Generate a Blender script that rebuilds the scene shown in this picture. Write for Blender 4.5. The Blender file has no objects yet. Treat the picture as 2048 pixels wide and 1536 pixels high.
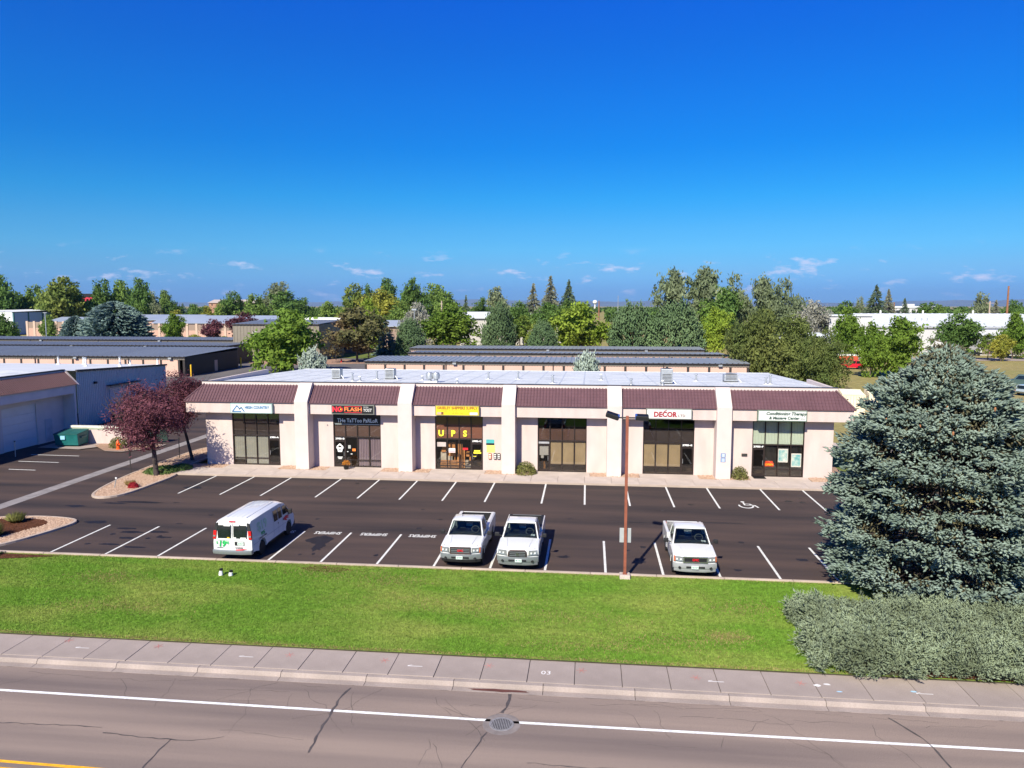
import bpy, bmesh, math, random
import numpy as np
from mathutils import Vector, Matrix, Euler

R = math.radians
random.seed(7)
SC = bpy.context.scene
COL = SC.collection

# ------------------------------------------------------------------ camera
cam_d = bpy.data.cameras.new('camera'); cam = bpy.data.objects.new('camera', cam_d); COL.objects.link(cam)
cam.location = (0, 0, 12.5)
cam.rotation_euler = (R(90 - 6.02), 0, R(6.0))
cam_d.sensor_width = 36; cam_d.lens = 26.0; cam_d.clip_start = 0.5; cam_d.clip_end = 90000
SC.camera = cam

# ------------------------------------------------------------------ world
SUN_EL = R(38.5); SX, SY = -0.31, -0.951
wd = bpy.data.worlds.new('World'); SC.world = wd; wd.use_nodes = True
nt = wd.node_tree; nt.nodes.clear()
def wn(t, **k):
    n = nt.nodes.new(t)
    for a, b in k.items(): setattr(n, a, b)
    return n
sky = wn('ShaderNodeTexSky', sky_type='NISHITA', sun_disc=False, sun_elevation=SUN_EL,
         sun_rotation=math.atan2(SX, SY), altitude=1500, air_density=1.0, dust_density=0.25, ozone_density=3.0)
hs = wn('ShaderNodeHueSaturation'); hs.inputs['Saturation'].default_value = 1.3; hs.inputs['Hue'].default_value = 0.505
bg = wn('ShaderNodeBackground'); bg.inputs['Strength'].default_value = 0.093
wo = wn('ShaderNodeOutputWorld')
tc = wn('ShaderNodeTexCoord'); sep = wn('ShaderNodeSeparateXYZ')
nt.links.new(tc.outputs['Generated'], sep.inputs[0])
# elevation tint (blue haze band low down, deep blue high up)
ramp = wn('ShaderNodeValToRGB'); cr = ramp.color_ramp
RAMP = [(0.0054, (0.1356, 0.2710, 0.6482, 1)), (0.0240, (0.1586, 0.3138, 0.6460, 1)), (0.0479, (0.2117, 0.4079, 0.6343, 1)), (0.0741, (0.2096, 0.5082, 0.6790, 1)), (0.1001, (0.1917, 0.5406, 0.6985, 1)), (0.1384, (0.0945, 0.5690, 0.7486, 1)), (0.2000, (0.0200, 0.5331, 0.8331, 1)), (0.2586, (0.0200, 0.5385, 0.9263, 1)), (0.3138, (0.0200, 0.5180, 0.9974, 1)), (0.3622, (0.0200, 0.5081, 1.1036, 1))]
cr.elements[0].position = RAMP[0][0]; cr.elements[0].color = RAMP[0][1]
cr.elements[1].position = RAMP[-1][0]; cr.elements[1].color = RAMP[-1][1]
for p, c in RAMP[1:-1]:
    e = cr.elements.new(p); e.color = c
nt.links.new(sep.outputs['Z'], ramp.inputs[0])
mul = wn('ShaderNodeMix', data_type='RGBA', blend_type='MULTIPLY'); mul.inputs['Factor'].default_value = 1.0
nt.links.new(sky.outputs[0], hs.inputs['Color'])
nt.links.new(hs.outputs[0], mul.inputs['A']); nt.links.new(ramp.outputs[0], mul.inputs['B'])
# small fair weather clouds low over the horizon
mp = wn('ShaderNodeMapping'); mp.inputs['Scale'].default_value = (20, 20, 66); mp.inputs['Location'].default_value = (3.3, 1.2, 0.4)
nt.links.new(tc.outputs['Generated'], mp.inputs[0])
cn = wn('ShaderNodeTexNoise'); cn.inputs['Scale'].default_value = 1.0; cn.inputs['Detail'].default_value = 7; cn.inputs['Roughness'].default_value = 0.6
nt.links.new(mp.outputs[0], cn.inputs['Vector'])
cramp = wn('ShaderNodeValToRGB'); c2 = cramp.color_ramp
c2.elements[0].position = 0.57; c2.elements[0].color = (0, 0, 0, 1); c2.elements[1].position = 0.70; c2.elements[1].color = (1, 1, 1, 1)
nt.links.new(cn.outputs['Fac'], cramp.inputs[0])
band = wn('ShaderNodeValToRGB'); b2 = band.color_ramp
b2.elements[0].position = 0.0; b2.elements[0].color = (0.1, 0.1, 0.1, 1); b2.elements[1].position = 0.075; b2.elements[1].color = (0, 0, 0, 1)
for p, v in ((0.012, .5), (0.03, 1), (0.055, .9)):
    e = b2.elements.new(p); e.color = (v, v, v, 1)
nt.links.new(sep.outputs['Z'], band.inputs[0])
cm = wn('ShaderNodeMath', operation='MULTIPLY'); nt.links.new(cramp.outputs[0], cm.inputs[0]); nt.links.new(band.outputs[0], cm.inputs[1])
cmm = wn('ShaderNodeMath', operation='MULTIPLY'); nt.links.new(cm.outputs[0], cmm.inputs[0]); cmm.inputs[1].default_value = 0.9
mixc = wn('ShaderNodeMix', data_type='RGBA'); mixc.inputs['B'].default_value = (5.0, 5.2, 6.6, 1)
nt.links.new(cmm.outputs[0], mixc.inputs['Factor']); nt.links.new(mul.outputs['Result'], mixc.inputs['A'])
nt.links.new(mixc.outputs['Result'], bg.inputs['Color']); nt.links.new(bg.outputs[0], wo.inputs['Surface'])

# ------------------------------------------------------------------ sun, exposure
sl = bpy.data.lights.new('sun', 'SUN'); sl.energy = 4.8; sl.angle = R(0.53); sl.color = (1.0, 0.925, 0.745)
so = bpy.data.objects.new('sun', sl); COL.objects.link(so)
ce = math.cos(SUN_EL)
so.rotation_euler = Vector((-SX * ce, -SY * ce, -math.sin(SUN_EL))).to_track_quat('-Z', 'Y').to_euler()
so.location = (-60, -60, 120)
SC.view_settings.view_transform = 'Standard'; SC.view_settings.look = 'None'
SC.view_settings.exposure = 0.80; SC.view_settings.gamma = 1.0; SC.view_settings.use_curve_mapping = False
SC.render.engine = 'CYCLES'
SC.cycles.max_bounces = 6; SC.cycles.transparent_max_bounces = 8; SC.cycles.volume_bounces = 0

# ------------------------------------------------------------------ materials
MATS = {}
def mat(name, col, rough=0.75, var=0.14, scale=2.0, bump=0.0, bscale=30.0, metal=0.0, spec=0.4, col2=None, fine=0.0, fscale=60.0,
        stretch=(1, 1, 1), transl=None, rnd=0.0, coat=0.0, world=False, pos=(0.3, 0.7)):
    if name in MATS: return MATS[name]
    m = bpy.data.materials.new(name); m.use_nodes = True; MATS[name] = m
    t = m.node_tree; t.nodes.clear(); L = t.links.new
    def N(ty, **k):
        n = t.nodes.new(ty)
        for a, b in k.items(): setattr(n, a, b)
        return n
    out = N('ShaderNodeOutputMaterial'); p = N('ShaderNodeBsdfPrincipled')
    p.inputs['Roughness'].default_value = rough; p.inputs['Metallic'].default_value = metal
    p.inputs['Specular IOR Level'].default_value = spec; p.inputs['Coat Weight'].default_value = coat
    p.inputs['Coat Roughness'].default_value = 0.04
    if world:
        co = N('ShaderNodeNewGeometry').outputs['Position']
    else:
        co = N('ShaderNodeTexCoord').outputs['Object']
    mp = N('ShaderNodeMapping'); mp.inputs['Scale'].default_value = stretch; L(co, mp.inputs[0])
    n1 = N('ShaderNodeTexNoise'); n1.inputs['Scale'].default_value = scale; n1.inputs['Detail'].default_value = 6; L(mp.outputs[0], n1.inputs['Vector'])
    rp = N('ShaderNodeValToRGB')
    a = [max(0, c * (1 - var)) for c in col]; b = col2 if col2 else [min(1, c * (1 + var)) for c in col]
    if col2: a = list(col)
    rp.color_ramp.elements[0].position = pos[0]; rp.color_ramp.elements[0].color = (*a, 1)
    rp.color_ramp.elements[1].position = pos[1]; rp.color_ramp.elements[1].color = (*b, 1)
    L(n1.outputs['Fac'], rp.inputs[0]); colout = rp.outputs[0]
    if fine > 0:
        n2 = N('ShaderNodeTexNoise'); n2.inputs['Scale'].default_value = fscale; n2.inputs['Detail'].default_value = 3; L(co, n2.inputs['Vector'])
        r2 = N('ShaderNodeMapRange'); r2.inputs['From Min'].default_value = 0.3; r2.inputs['From Max'].default_value = 0.7
        r2.inputs['To Min'].default_value = 1 - fine; r2.inputs['To Max'].default_value = 1 + fine; L(n2.outputs['Fac'], r2.inputs[0])
        mx = N('ShaderNodeMix', data_type='RGBA', blend_type='MULTIPLY'); mx.inputs['Factor'].default_value = 1
        L(colout, mx.inputs['A']); L(r2.outputs[0], mx.inputs['B']); colout = mx.outputs['Result']
    if rnd > 0:
        oi = N('ShaderNodeObjectInfo'); r3 = N('ShaderNodeMapRange'); r3.inputs['To Min'].default_value = 1 - rnd; r3.inputs['To Max'].default_value = 1 + rnd
        L(oi.outputs['Random'], r3.inputs[0])
        mx = N('ShaderNodeMix', data_type='RGBA', blend_type='MULTIPLY'); mx.inputs['Factor'].default_value = 1
        L(colout, mx.inputs['A']); L(r3.outputs[0], mx.inputs['B']); colout = mx.outputs['Result']
    L(colout, p.inputs['Base Color'])
    if bump > 0:
        n3 = N('ShaderNodeTexNoise'); n3.inputs['Scale'].default_value = bscale; n3.inputs['Detail'].default_value = 4; L(co, n3.inputs['Vector'])
        bp = N('ShaderNodeBump'); bp.inputs['Strength'].default_value = bump; bp.inputs['Distance'].default_value = 0.02
        L(n3.outputs['Fac'], bp.inputs['Height']); L(bp.outputs[0], p.inputs['Normal'])
    if transl:
        ts = N('ShaderNodeBsdfTranslucent'); ms = N('ShaderNodeMixShader'); ms.inputs[0].default_value = transl
        L(colout, ts.inputs['Color']); L(p.outputs[0], ms.inputs[1]); L(ts.outputs[0], ms.inputs[2]); L(ms.outputs[0], out.inputs['Surface'])
    else:
        L(p.outputs[0], out.inputs['Surface'])
    return m

def glass_mat(name, tint=(0.5, 0.5, 0.5), refl=1.0):
    if name in MATS: return MATS[name]
    m = bpy.data.materials.new(name); m.use_nodes = True; MATS[name] = m
    t = m.node_tree; t.nodes.clear(); L = t.links.new
    out = t.nodes.new('ShaderNodeOutputMaterial'); tr = t.nodes.new('ShaderNodeBsdfTransparent'); gl = t.nodes.new('ShaderNodeBsdfGlossy')
    lw = t.nodes.new('ShaderNodeLayerWeight'); lw.inputs[0].default_value = .5; pw = t.nodes.new('ShaderNodeMath'); pw.operation = 'POWER'; pw.inputs[1].default_value = 4.0; L(lw.outputs['Facing'], pw.inputs[0]); fr = t.nodes.new('ShaderNodeMath'); fr.operation = 'MULTIPLY_ADD'; fr.inputs[1].default_value = .9; fr.inputs[2].default_value = .045; L(pw.outputs[0], fr.inputs[0]); mx = t.nodes.new('ShaderNodeMixShader')
    tr.inputs[0].default_value = (*tint, 1); gl.inputs['Roughness'].default_value = 0.015; gl.inputs[0].default_value = (refl, refl, refl, 1)
    L(fr.outputs[0], mx.inputs[0]); L(tr.outputs[0], mx.inputs[1]); L(gl.outputs[0], mx.inputs[2]); L(mx.outputs[0], out.inputs[0])
    return m

# ------------------------------------------------------------------ mesh helpers
def np_mesh(name, V, F):
    """V (N,3) array, F (M,k) int array with constant k"""
    V = np.asarray(V, np.float32); F = np.asarray(F, np.int32); k = F.shape[1]
    me = bpy.data.meshes.new(name)
    me.vertices.add(len(V)); me.vertices.foreach_set('co', V.ravel())
    me.loops.add(F.size); me.loops.foreach_set('vertex_index', F.ravel())
    me.polygons.add(len(F)); me.polygons.foreach_set('loop_start', np.arange(0, F.size, k, dtype=np.int32))
    me.polygons.foreach_set('loop_total', np.full(len(F), k, np.int32))
    me.update(calc_edges=True)
    return me

def link(name, me, m=None, parent=None, loc=None, rot=None):
    o = bpy.data.objects.new(name, me); COL.objects.link(o)
    if m is not None and me is not None and len(me.materials) == 0: me.materials.append(m)
    if parent is not None: o.parent = parent
    if loc is not None: o.location = loc
    if rot is not None: o.rotation_euler = rot
    return o

def tag(o, label=None, cat=None, group=None, kind=None):
    if label: o['label'] = label
    if cat: o['category'] = cat
    if group: o['group'] = group
    if kind: o['kind'] = kind
    return o

def thing(name, label, cat, loc=(0, 0, 0), rz=0.0, group=None):
    o = bpy.data.objects.new(name, None); COL.objects.link(o); o.empty_display_size = 0.3
    o.location = loc; o.rotation_euler = (0, 0, rz)
    return tag(o, label, cat, group)

def dup(root, loc=None, rz=None, scale=None, label=None):
    def cp(o, par):
        c = o.copy(); COL.objects.link(c); c.parent = par
        for ch in o.children: cp(ch, c)
        return c
    r = cp(root, None)
    if loc is not None: r.location = loc
    if rz is not None: r.rotation_euler = (0, 0, rz)
    if scale is not None: r.scale = scale
    if label: r['label'] = label
    return r

class MB:
    def __init__(s): s.v = []; s.f = []
    def add(s, vs, fs):
        n = len(s.v); s.v += [tuple(v) for v in vs]; s.f += [tuple(i + n for i in f) for f in fs]; return s
    def box(s, x0, x1, y0, y1, z0, z1):
        return s.add([(x0, y0, z0), (x1, y0, z0), (x1, y1, z0), (x0, y1, z0), (x0, y0, z1), (x1, y0, z1), (x1, y1, z1), (x0, y1, z1)],
                     [(0, 3, 2, 1), (4, 5, 6, 7), (0, 1, 5, 4), (1, 2, 6, 5), (2, 3, 7, 6), (3, 0, 4, 7)])
    def hexa(s, b, t):
        return s.add(list(b) + list(t), [(0, 3, 2, 1), (4, 5, 6, 7), (0, 1, 5, 4), (1, 2, 6, 5), (2, 3, 7, 6), (3, 0, 4, 7)])
    def quad(s, a, b, c, d): return s.add([a, b, c, d], [(0, 1, 2, 3)])
    def prism_z(s, poly, z0, z1):
        n = len(poly)
        return s.add([(x, y, z0) for x, y in poly] + [(x, y, z1) for x, y in poly],
                     [tuple(range(n - 1, -1, -1)), tuple(range(n, 2 * n))] + [(i, (i + 1) % n, n + (i + 1) % n, n + i) for i in range(n)])
    def prism_y(s, poly, y0, y1):   # poly in x,z
        n = len(poly)
        return s.add([(x, y0, z) for x, z in poly] + [(x, y1, z) for x, z in poly],
                     [tuple(range(n)), tuple(range(2 * n - 1, n - 1, -1))] + [(i, n + i, n + (i + 1) % n, (i + 1) % n) for i in range(n)])
    def prism_x(s, poly, x0, x1):   # poly in y,z
        n = len(poly)
        return s.add([(x0, y, z) for y, z in poly] + [(x1, y, z) for y, z in poly],
                     [tuple(range(n - 1, -1, -1)), tuple(range(n, 2 * n))] + [(i, (i + 1) % n, n + (i + 1) % n, n + i) for i in range(n)])
    def cyl(s, p0, p1, r0, r1=None, n=10):
        r1 = r0 if r1 is None else r1
        p0 = Vector(p0); p1 = Vector(p1); d = (p1 - p0).normalized()
        u = d.orthogonal().normalized(); w = d.cross(u)
        vs = [p0 + (u * math.cos(a) + w * math.sin(a)) * r0 for a in [2 * math.pi * i / n for i in range(n)]]
        vs += [p1 + (u * math.cos(a) + w * math.sin(a)) * r1 for a in [2 * math.pi * i / n for i in range(n)]]
        return s.add(vs, [tuple(range(n - 1, -1, -1)), tuple(range(n, 2 * n))] + [(i, (i + 1) % n, n + (i + 1) % n, n + i) for i in range(n)])
    def lathe(s, prof, n=16, c=(0, 0, 0), axis='z'):
        """prof list of (r, h)"""
        m = len(prof); vs = []
        for r, h in prof:
            for i in range(n):
                a = 2 * math.pi * i / n
                p = (r * math.cos(a), r * math.sin(a), h)
                if axis == 'y': p = (p[0], p[2], p[1])
                if axis == 'x': p = (p[2], p[0], p[1])
                vs.append((p[0] + c[0], p[1] + c[1], p[2] + c[2]))
        fs = [(j * n + i, j * n + (i + 1) % n, (j + 1) * n + (i + 1) % n, (j + 1) * n + i) for j in range(m - 1) for i in range(n)]
        fs += [tuple(range(n - 1, -1, -1)), tuple(range((m - 1) * n, m * n))]
        return s.add(vs, fs)
    def slices(s, prof, ys, f):
        """prof (x,z) polygon swept over y values; f(x,y,z)->point"""
        n = len(prof); vs = [f(x, y, z) for y in ys for x, z in prof]; fs = []
        for j in range(len(ys) - 1):
            for i in range(n):
                k = (i + 1) % n; fs.append((j * n + i, (j + 1) * n + i, (j + 1) * n + k, j * n + k))
        fs += [tuple(range(n)), tuple(range(len(ys) * n - 1, (len(ys) - 1) * n - 1, -1))]
        return s.add(vs, fs)
    def build(s, name, m, parent=None, smooth=0, bevel=0, seg=2, off=None):
        me = bpy.data.meshes.new(name)
        v = s.v
        if off is not None: v = [(a - off[0], b - off[1], c - off[2]) for a, b, c in v]
        me.from_pydata(v, [], s.f); me.validate()
        bm = bmesh.new(); bm.from_mesh(me); bmesh.ops.recalc_face_normals(bm, faces=bm.faces); bm.to_mesh(me); bm.free()
        if smooth: me.shade_smooth(); me.set_sharp_from_angle(angle=R(smooth))
        o = link(name, me, m, parent)
        if bevel:
            b = o.modifiers.new('bevel', 'BEVEL'); b.width = bevel; b.segments = seg; b.limit_method = 'ANGLE'; b.angle_limit = R(40)
        return o

def wbuild(mb, name, m, parent, **k):
    """vertices given in world space; parent is an unrotated empty"""
    return mb.build(name, m, parent, off=tuple(parent.location), **k)

def wbox(name, m, parent, *b, **k): return wbuild(MB().box(*b), name, m, parent, **k)

def text_geo(body, size, bold=0.0, depth=0.004, shear=0.0, align='CENTER', spacing=1.0):
    cu = bpy.data.curves.new('txt', 'FONT'); cu.body = body; cu.size = size; cu.offset = bold * size; cu.extrude = depth; cu.shear = shear
    cu.align_x = align; cu.align_y = 'CENTER'; cu.space_character = spacing; cu.resolution_u = 2
    o = bpy.data.objects.new('txt', cu); COL.objects.link(o)
    dg = bpy.context.evaluated_depsgraph_get()
    me = bpy.data.meshes.new_from_object(o.evaluated_get(dg))
    bpy.data.objects.remove(o); bpy.data.curves.remove(cu)
    me.materials.clear()
    return me

def text(name, body, size, origin, right, up, m, parent, width=None, off=None, **k):
    me = text_geo(body, size, **k)
    rt = Vector(right).normalized(); u = Vector(up).normalized(); nn = rt.cross(u)
    xs = [v.co.x for v in me.vertices]; sx = 1.0
    if width and xs: sx = width / (max(xs) - min(xs))
    o = Vector(origin)
    if off is not None: o = o - Vector(off)
    for v in me.vertices:
        v.co = o + rt * (v.co.x * sx) + u * v.co.y + nn * v.co.z
    return link(name, me, m, parent)

# common materials
WHITE = mat('white_paint', (.70, .70, .69), .5, .04)
BLACK = mat('black_paint', (.009, .009, .010), .5, .2)
DARKM = mat('dark_metal', (.04, .037, .037), .5, .2)
GALV = mat('galvanised_metal', (.42, .44, .46), .45, .12, 6, metal=.6)
RUBBER = mat('rubber', (.012, .012, .012), .85, .15)
YEL = mat('yellow_paint', (.75, .45, .02), .5, .08)
RED = mat('red_paint', (.55, .02, .03), .35, .06)
CONC = mat('concrete', (.46, .39, .35), .9, .12, .8, .25, 60, fine=.12, fscale=40, spec=.2)
CONC2 = mat('street_concrete', (.315, .262, .238), .92, .14, .7, .25, 60, fine=.14, fscale=35, spec=.2, rnd=.05)

# ================================================================== SETTING
def sheet(name, poly, z, m, parent=None, kind='structure', sub=0):
    me = bpy.data.meshes.new(name); me.from_pydata([(x, y, z) for x, y in poly], [], [tuple(range(len(poly)))])
    if me.polygons[0].normal.z < 0: me.flip_normals()
    o = link(name, me, m, parent)
    if parent is None: tag(o, kind=kind)
    return o
def rect(x0, x1, y0, y1): return [(x0, y0), (x1, y0), (x1, y1), (x0, y1)]

M_GROUND = mat('dry_grass_ground', (.30, .235, .105), .95, .2, .05, .4, 3, col2=(.22, .21, .075), fine=.2, fscale=1.5, spec=.1, world=True)
M_GRASSF = mat('far_grass', (.085, .135, .03), .95, .2, .12, .4, 3, col2=(.17, .18, .055), fine=.2, fscale=2, spec=.1, world=True)
M_YARD = mat('yard_asphalt', (.125, .115, .118), .92, .18, .15, .2, 30, fine=.1, fscale=12, spec=.2, world=True)
M_LOT = mat('lot_asphalt', (.030, .0245, .026), .88, .1, .6, .35, 90, col2=(.082, .055, .047), fine=.2, fscale=45, stretch=(.10, 1.0, 1), spec=.25, world=True)
M_ROAD = mat('road_asphalt', (.155, .123, .115), .93, .1, .8, .4, 120, col2=(.30, .232, .195), fine=.24, fscale=45, stretch=(.05, 1.0, 1), spec=.2, world=True)
M_PINKG = mat('pink_gravel', (.32, .205, .155), .95, .2, 1.2, .6, 16, fine=.3, fscale=9, spec=.1, world=True)
M_GRAVEL = mat('river_rock', (.25, .155, .105), .95, .3, 5, .8, 20, col2=(.40, .27, .195), fine=.3, fscale=18, spec=.15, world=True)
M_MULCH = mat('brown_mulch', (.085, .036, .022), .98, .35, 6, .8, 25, fine=.35, fscale=20, spec=.05, world=True)
M_LAWN = mat('lawn_turf', (.12, .22, .028), .95, .15, .35, .6, 18, col2=(.25, .28, .07), fine=.28, fscale=7, stretch=(.55, 1.3, 1), spec=.1, world=True, pos=(.42, .76))

g = sheet('ground', rect(-32000, 32000, -400, 32000), -0.26, M_GROUND)
sheet('far_lawn', [(-330, 186), (-80, 186), (-80, 262), (-330, 300)], -0.245, M_GRASSF)
sheet('far_field', [(-170, 420), (-60, 420), (-90, 640), (-260, 640)], -0.24, mat('straw_field', (.52, .38, .22), .95, .15, .05, world=True))
sheet('storage_yard', [(-190, 100), (-60, 100), (-60, 172), (-190, 172)], -0.02, M_YARD)
sheet('yard_road', [(-60, 78), (34, 78), (34, 176), (-60, 182)], -0.024, M_YARD)
sheet('gravel_border', [(-66, 150), (-47, 158), (-47, 166), (-62, 170), (-78, 176), (-80, 158)], -0.012, M_PINKG)
sheet('grass_patch', [(-74, 176), (-44, 170), (-30, 185), (-74, 200)], -0.006, M_GRASSF)
sheet('gravel_strip', [(-44, 172), (40, 172), (40, 188), (-44, 190)], -0.016, M_PINKG)
sheet('back_road', [(60, 181), (160, 186), (160, 197), (60, 191)], -0.2, mat('pale_road', (.33, .27, .25), .95, .12, .1, fine=.1, fscale=5, world=True))
sheet('side_lawn', [(18.2, 54), (34, 54), (34, 68), (19.5, 68), (18.2, 62)], -0.006, M_GRASSF)
sheet('dry_strip', [(17.9, 68), (60, 68), (60, 118), (34, 118), (17.9, 90)], -0.010, M_GROUND)
sheet('side_path', [(19.0, 69), (30, 63.5), (30, 65.2), (20.5, 71)], 0.0, CONC)

# parking lot and drive (one asphalt sheet)
lot = sheet('parking_lot', [(-64, 33.7), (-33.5, 33.7), (12.6, 33.7), (18.2, 33.7), (18.2, 54.5), (-31, 54.5), (-31, 82), (-37, 100), (-64, 100)], 0.0, M_LOT)
M_LINE = mat('line_paint', (.62, .62, .60), .75, .16, 5, fine=.25, fscale=26, world=True)
def strip(name, p, q, w, z, m, parent):
    p = Vector((*p, 0)); q = Vector((*q, 0)); d = (q - p).normalized(); n = Vector((-d.y, d.x, 0)) * w / 2
    me = bpy.data.meshes.new(name)
    me.from_pydata([(a.x, a.y, z) for a in (p - n, q - n, q + n, p + n)], [], [(0, 1, 2, 3)])
    if me.polygons[0].normal.z < 0: me.flip_normals()
    return link(name, me, m, parent)
for x in (-27.27, -24.3, -21.48, -15.7, -13.03, -10.2, -7.38, -4.64, -2.0, .86, 3.54, 6.15, 8.86, 11.45):
    strip('parking_line', (x, 33.72), (x, 38.75), .115, .004, M_LINE, lot)
for x in (-27.35, -24.42, -21.6, -17.84, -15.0, -12.2, -9.37, -6.6, -2.95, -.21, 2.63, 5.37, 8.15, 11.74, 14.55):
    strip('parking_line', (x, 45.95), (x - .02, 51.2), .115, .004, M_LINE, lot)
for a, b in (((-45.9, 54.4), (-42.3, 54.28)), ((-46.9, 57.0), (-42.46, 56.87)), ((-44.4, 51.6), (-42.1, 51.5))):
    strip('parking_line', a, b, .13, .004, M_LINE, lot)
for x in (-16.95, -14.3, -11.69, -8.97):
    text('painted_word', 'SHIPPERS', .62, (x, 38.6, .006), (-1, 0, 0), (0, -1, 0), M_LINE, lot, width=1.5, bold=.02, depth=0)
# access symbol
ms = MB()
cx, cy = 9.9, 46.75
for i in range(22):
    a0 = R(-200 + i * 11.5); a1 = R(-200 + (i + 1) * 11.5)
    ms.quad(*[(cx + r * math.cos(a), cy + r * 1.25 * math.sin(a), .006) for r, a in ((.36, a0), (.48, a0), (.48, a1), (.36, a1))])
ms.add([(cx - .1 + p, cy + q, .006) for p, q in ((0, .1), (.1, .1), (.1, .75), (0, .75))], [(0, 1, 2, 3)])
ms.add([(cx + p, cy + q, .006) for p, q in ((0, .1), (.5, .1), (.62, -.4), (.73, -.36), (.58, .2), (0, .2))], [(0, 1, 2, 3, 4, 5)])
ms.add([(cx + p, cy + q, .006) for p, q in ((0, .42), (.35, .42), (.35, .5), (0, .5))], [(0, 1, 2, 3)])
ms.add([(cx - .05 + .13 * math.cos(a), cy + .92 + .14 * math.sin(a), .006) for a in [i * math.pi / 5 for i in range(10)]], [tuple(range(10))])
ms.build('access_symbol', M_LINE, lot)
# pale concrete pan running up the drive
strip('concrete_pan', (-36.6, 40), (-37.0, 98), .95, .004, mat('pan_concrete', (.23, .21, .21), .92, .2, 1.5, .2, 40, fine=.15, fscale=15, world=True), lot)
# patches and oil stains with a shape of their own
M_PATCH = mat('tar_patch', (.013, .011, .011), .6, .3, 4, world=True)
def blob(name, x, y, rx, ry, z, m, parent, n=16, seed=0):
    rg = random.Random(seed)
    poly = [(x + rx * (0.6 + .5 * rg.random()) * math.cos(2 * math.pi * i / n), y + ry * (0.6 + .5 * rg.random()) * math.sin(2 * math.pi * i / n)) for i in range(n)]
    me = bpy.data.meshes.new(name); me.from_pydata([(a, b, z) for a, b in poly], [], [tuple(range(n))])
    return link(name, me, m, parent)
for i, (x, y, rx, ry) in enumerate([(-28.5, 43.6, 1.6, .25), (-30, 43.2, 1.0, .2), (-32, 42.3, .7, .3), (-27.2, 47.6, .8, .4), (-28.4, 39.2, .8, .35), (-26, 38.2, .7, .2),
        (-25.2, 37.6, .8, .22), (-25.1, 35.5, .7, .18), (-23.8, 37.8, .9, .2), (-24.8, 36.6, .6, .2), (-22.9, 36.9, .5, .15), (-14.3, 37.3, .75, .9), (-14.0, 36.3, .4, .8),
        (-23.5, 35.2, .8, .15), (7.8, 42.8, 1.3, .1), (2.5, 42.4, 1.2, .1), (5.4, 35.7, .5, .2), (-1.2, 36.0, .35, .2), (10.6, 36.8, .35, .2)]):
    blob('stain', x, y, rx, ry, .003 if i % 2 else .0025, M_PATCH, lot, seed=i)

rgo = random.Random(31)
for k in range(46):
    x_ = rgo.choice([-26, -23, -14.4, -11.7, -9, -.6, 2.2, 7.5, 10.2, -26, -23, -20, -16.4, -13.6, -10.8, -8, -4.6, -1.6, 1.2, 4, 6.8, 10, 13.2]) + rgo.uniform(-.7, .7); y_ = rgo.choice([rgo.uniform(34.5, 38), rgo.uniform(46.5, 50.5), rgo.uniform(39, 46)])
    blob('oil_spot', x_, y_, rgo.uniform(.08, .3), rgo.uniform(.06, .22), .0015 + k * 1e-5, M_PATCH, lot, n=9, seed=300 + k)
# lot kerb
kerb = tag(link('lot_kerb', None), kind='structure')
segs = np.arange(-33.4, 18.0, 3.05)
M_KERB = mat('kerb_concrete', (.39, .315, .265), .9, .12, 1, .2, 50, fine=.1, fscale=30, rnd=.06, world=True)
kb = MB().box(0, 3.035, 0, .16, -.1, .13).build('kerb_stone', M_KERB, kerb, bevel=.02); kb.location = (segs[0], 33.54, 0)
for s_ in segs[1:]:
    c = kb.copy(); COL.objects.link(c); c.location = (s_, 33.54, 0)

# lawn
lawn = sheet('lawn', [(-60, 25.0), (24, 25.0), (24, 33.545), (-60, 33.545)], 0.06, M_LAWN)
def grass(name, poly_fn, n, hgt, m, seed, z0=.06):
    rg = np.random.default_rng(seed)
    x, y = poly_fn(rg, n); n = len(x)
    a = rg.uniform(0, 2 * np.pi, n); w = rg.uniform(.008, .022, n); h = hgt * rg.uniform(.5, 1.4, n); lean = rg.normal(0, .6, (n, 2)) * h[:, None]
    V = np.empty((n, 3, 3), np.float32)
    V[:, 0] = np.stack([x - np.cos(a) * w, y - np.sin(a) * w, np.full(n, z0)], 1); V[:, 1] = np.stack([x + np.cos(a) * w, y + np.sin(a) * w, np.full(n, z0)], 1)
    V[:, 2] = np.stack([x + lean[:, 0], y + lean[:, 1], z0 + h], 1)
    me = np_mesh(name, V.reshape(-1, 3), np.arange(3 * n).reshape(-1, 3))
    return link(name, me, m)
M_BLADE = mat('grass_blades', (.16, .30, .036), .8, .15, .35, col2=(.31, .36, .085), stretch=(.55, 1.3, 1), transl=.35, spec=.15, fine=.3, fscale=5, world=True, pos=(.42, .76))
def lawn_area(rg, n):
    x = rg.uniform(-33, 11, n); y = rg.uniform(25.02, 33.5, n)
    k = (np.abs(x) < 4 + y * .85)
    return x[k], y[k]
tag(grass('grass', lawn_area, 330000, .042, M_BLADE, 3), 'mown green grass of the front lawn', 'grass', kind='stuff')
MB().box(-60, 24, 24.985, 25.005, -.2, .057).build('soil_edge', mat('edge_soil', (.05, .045, .025), .95, .3, 4), lawn)
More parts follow.
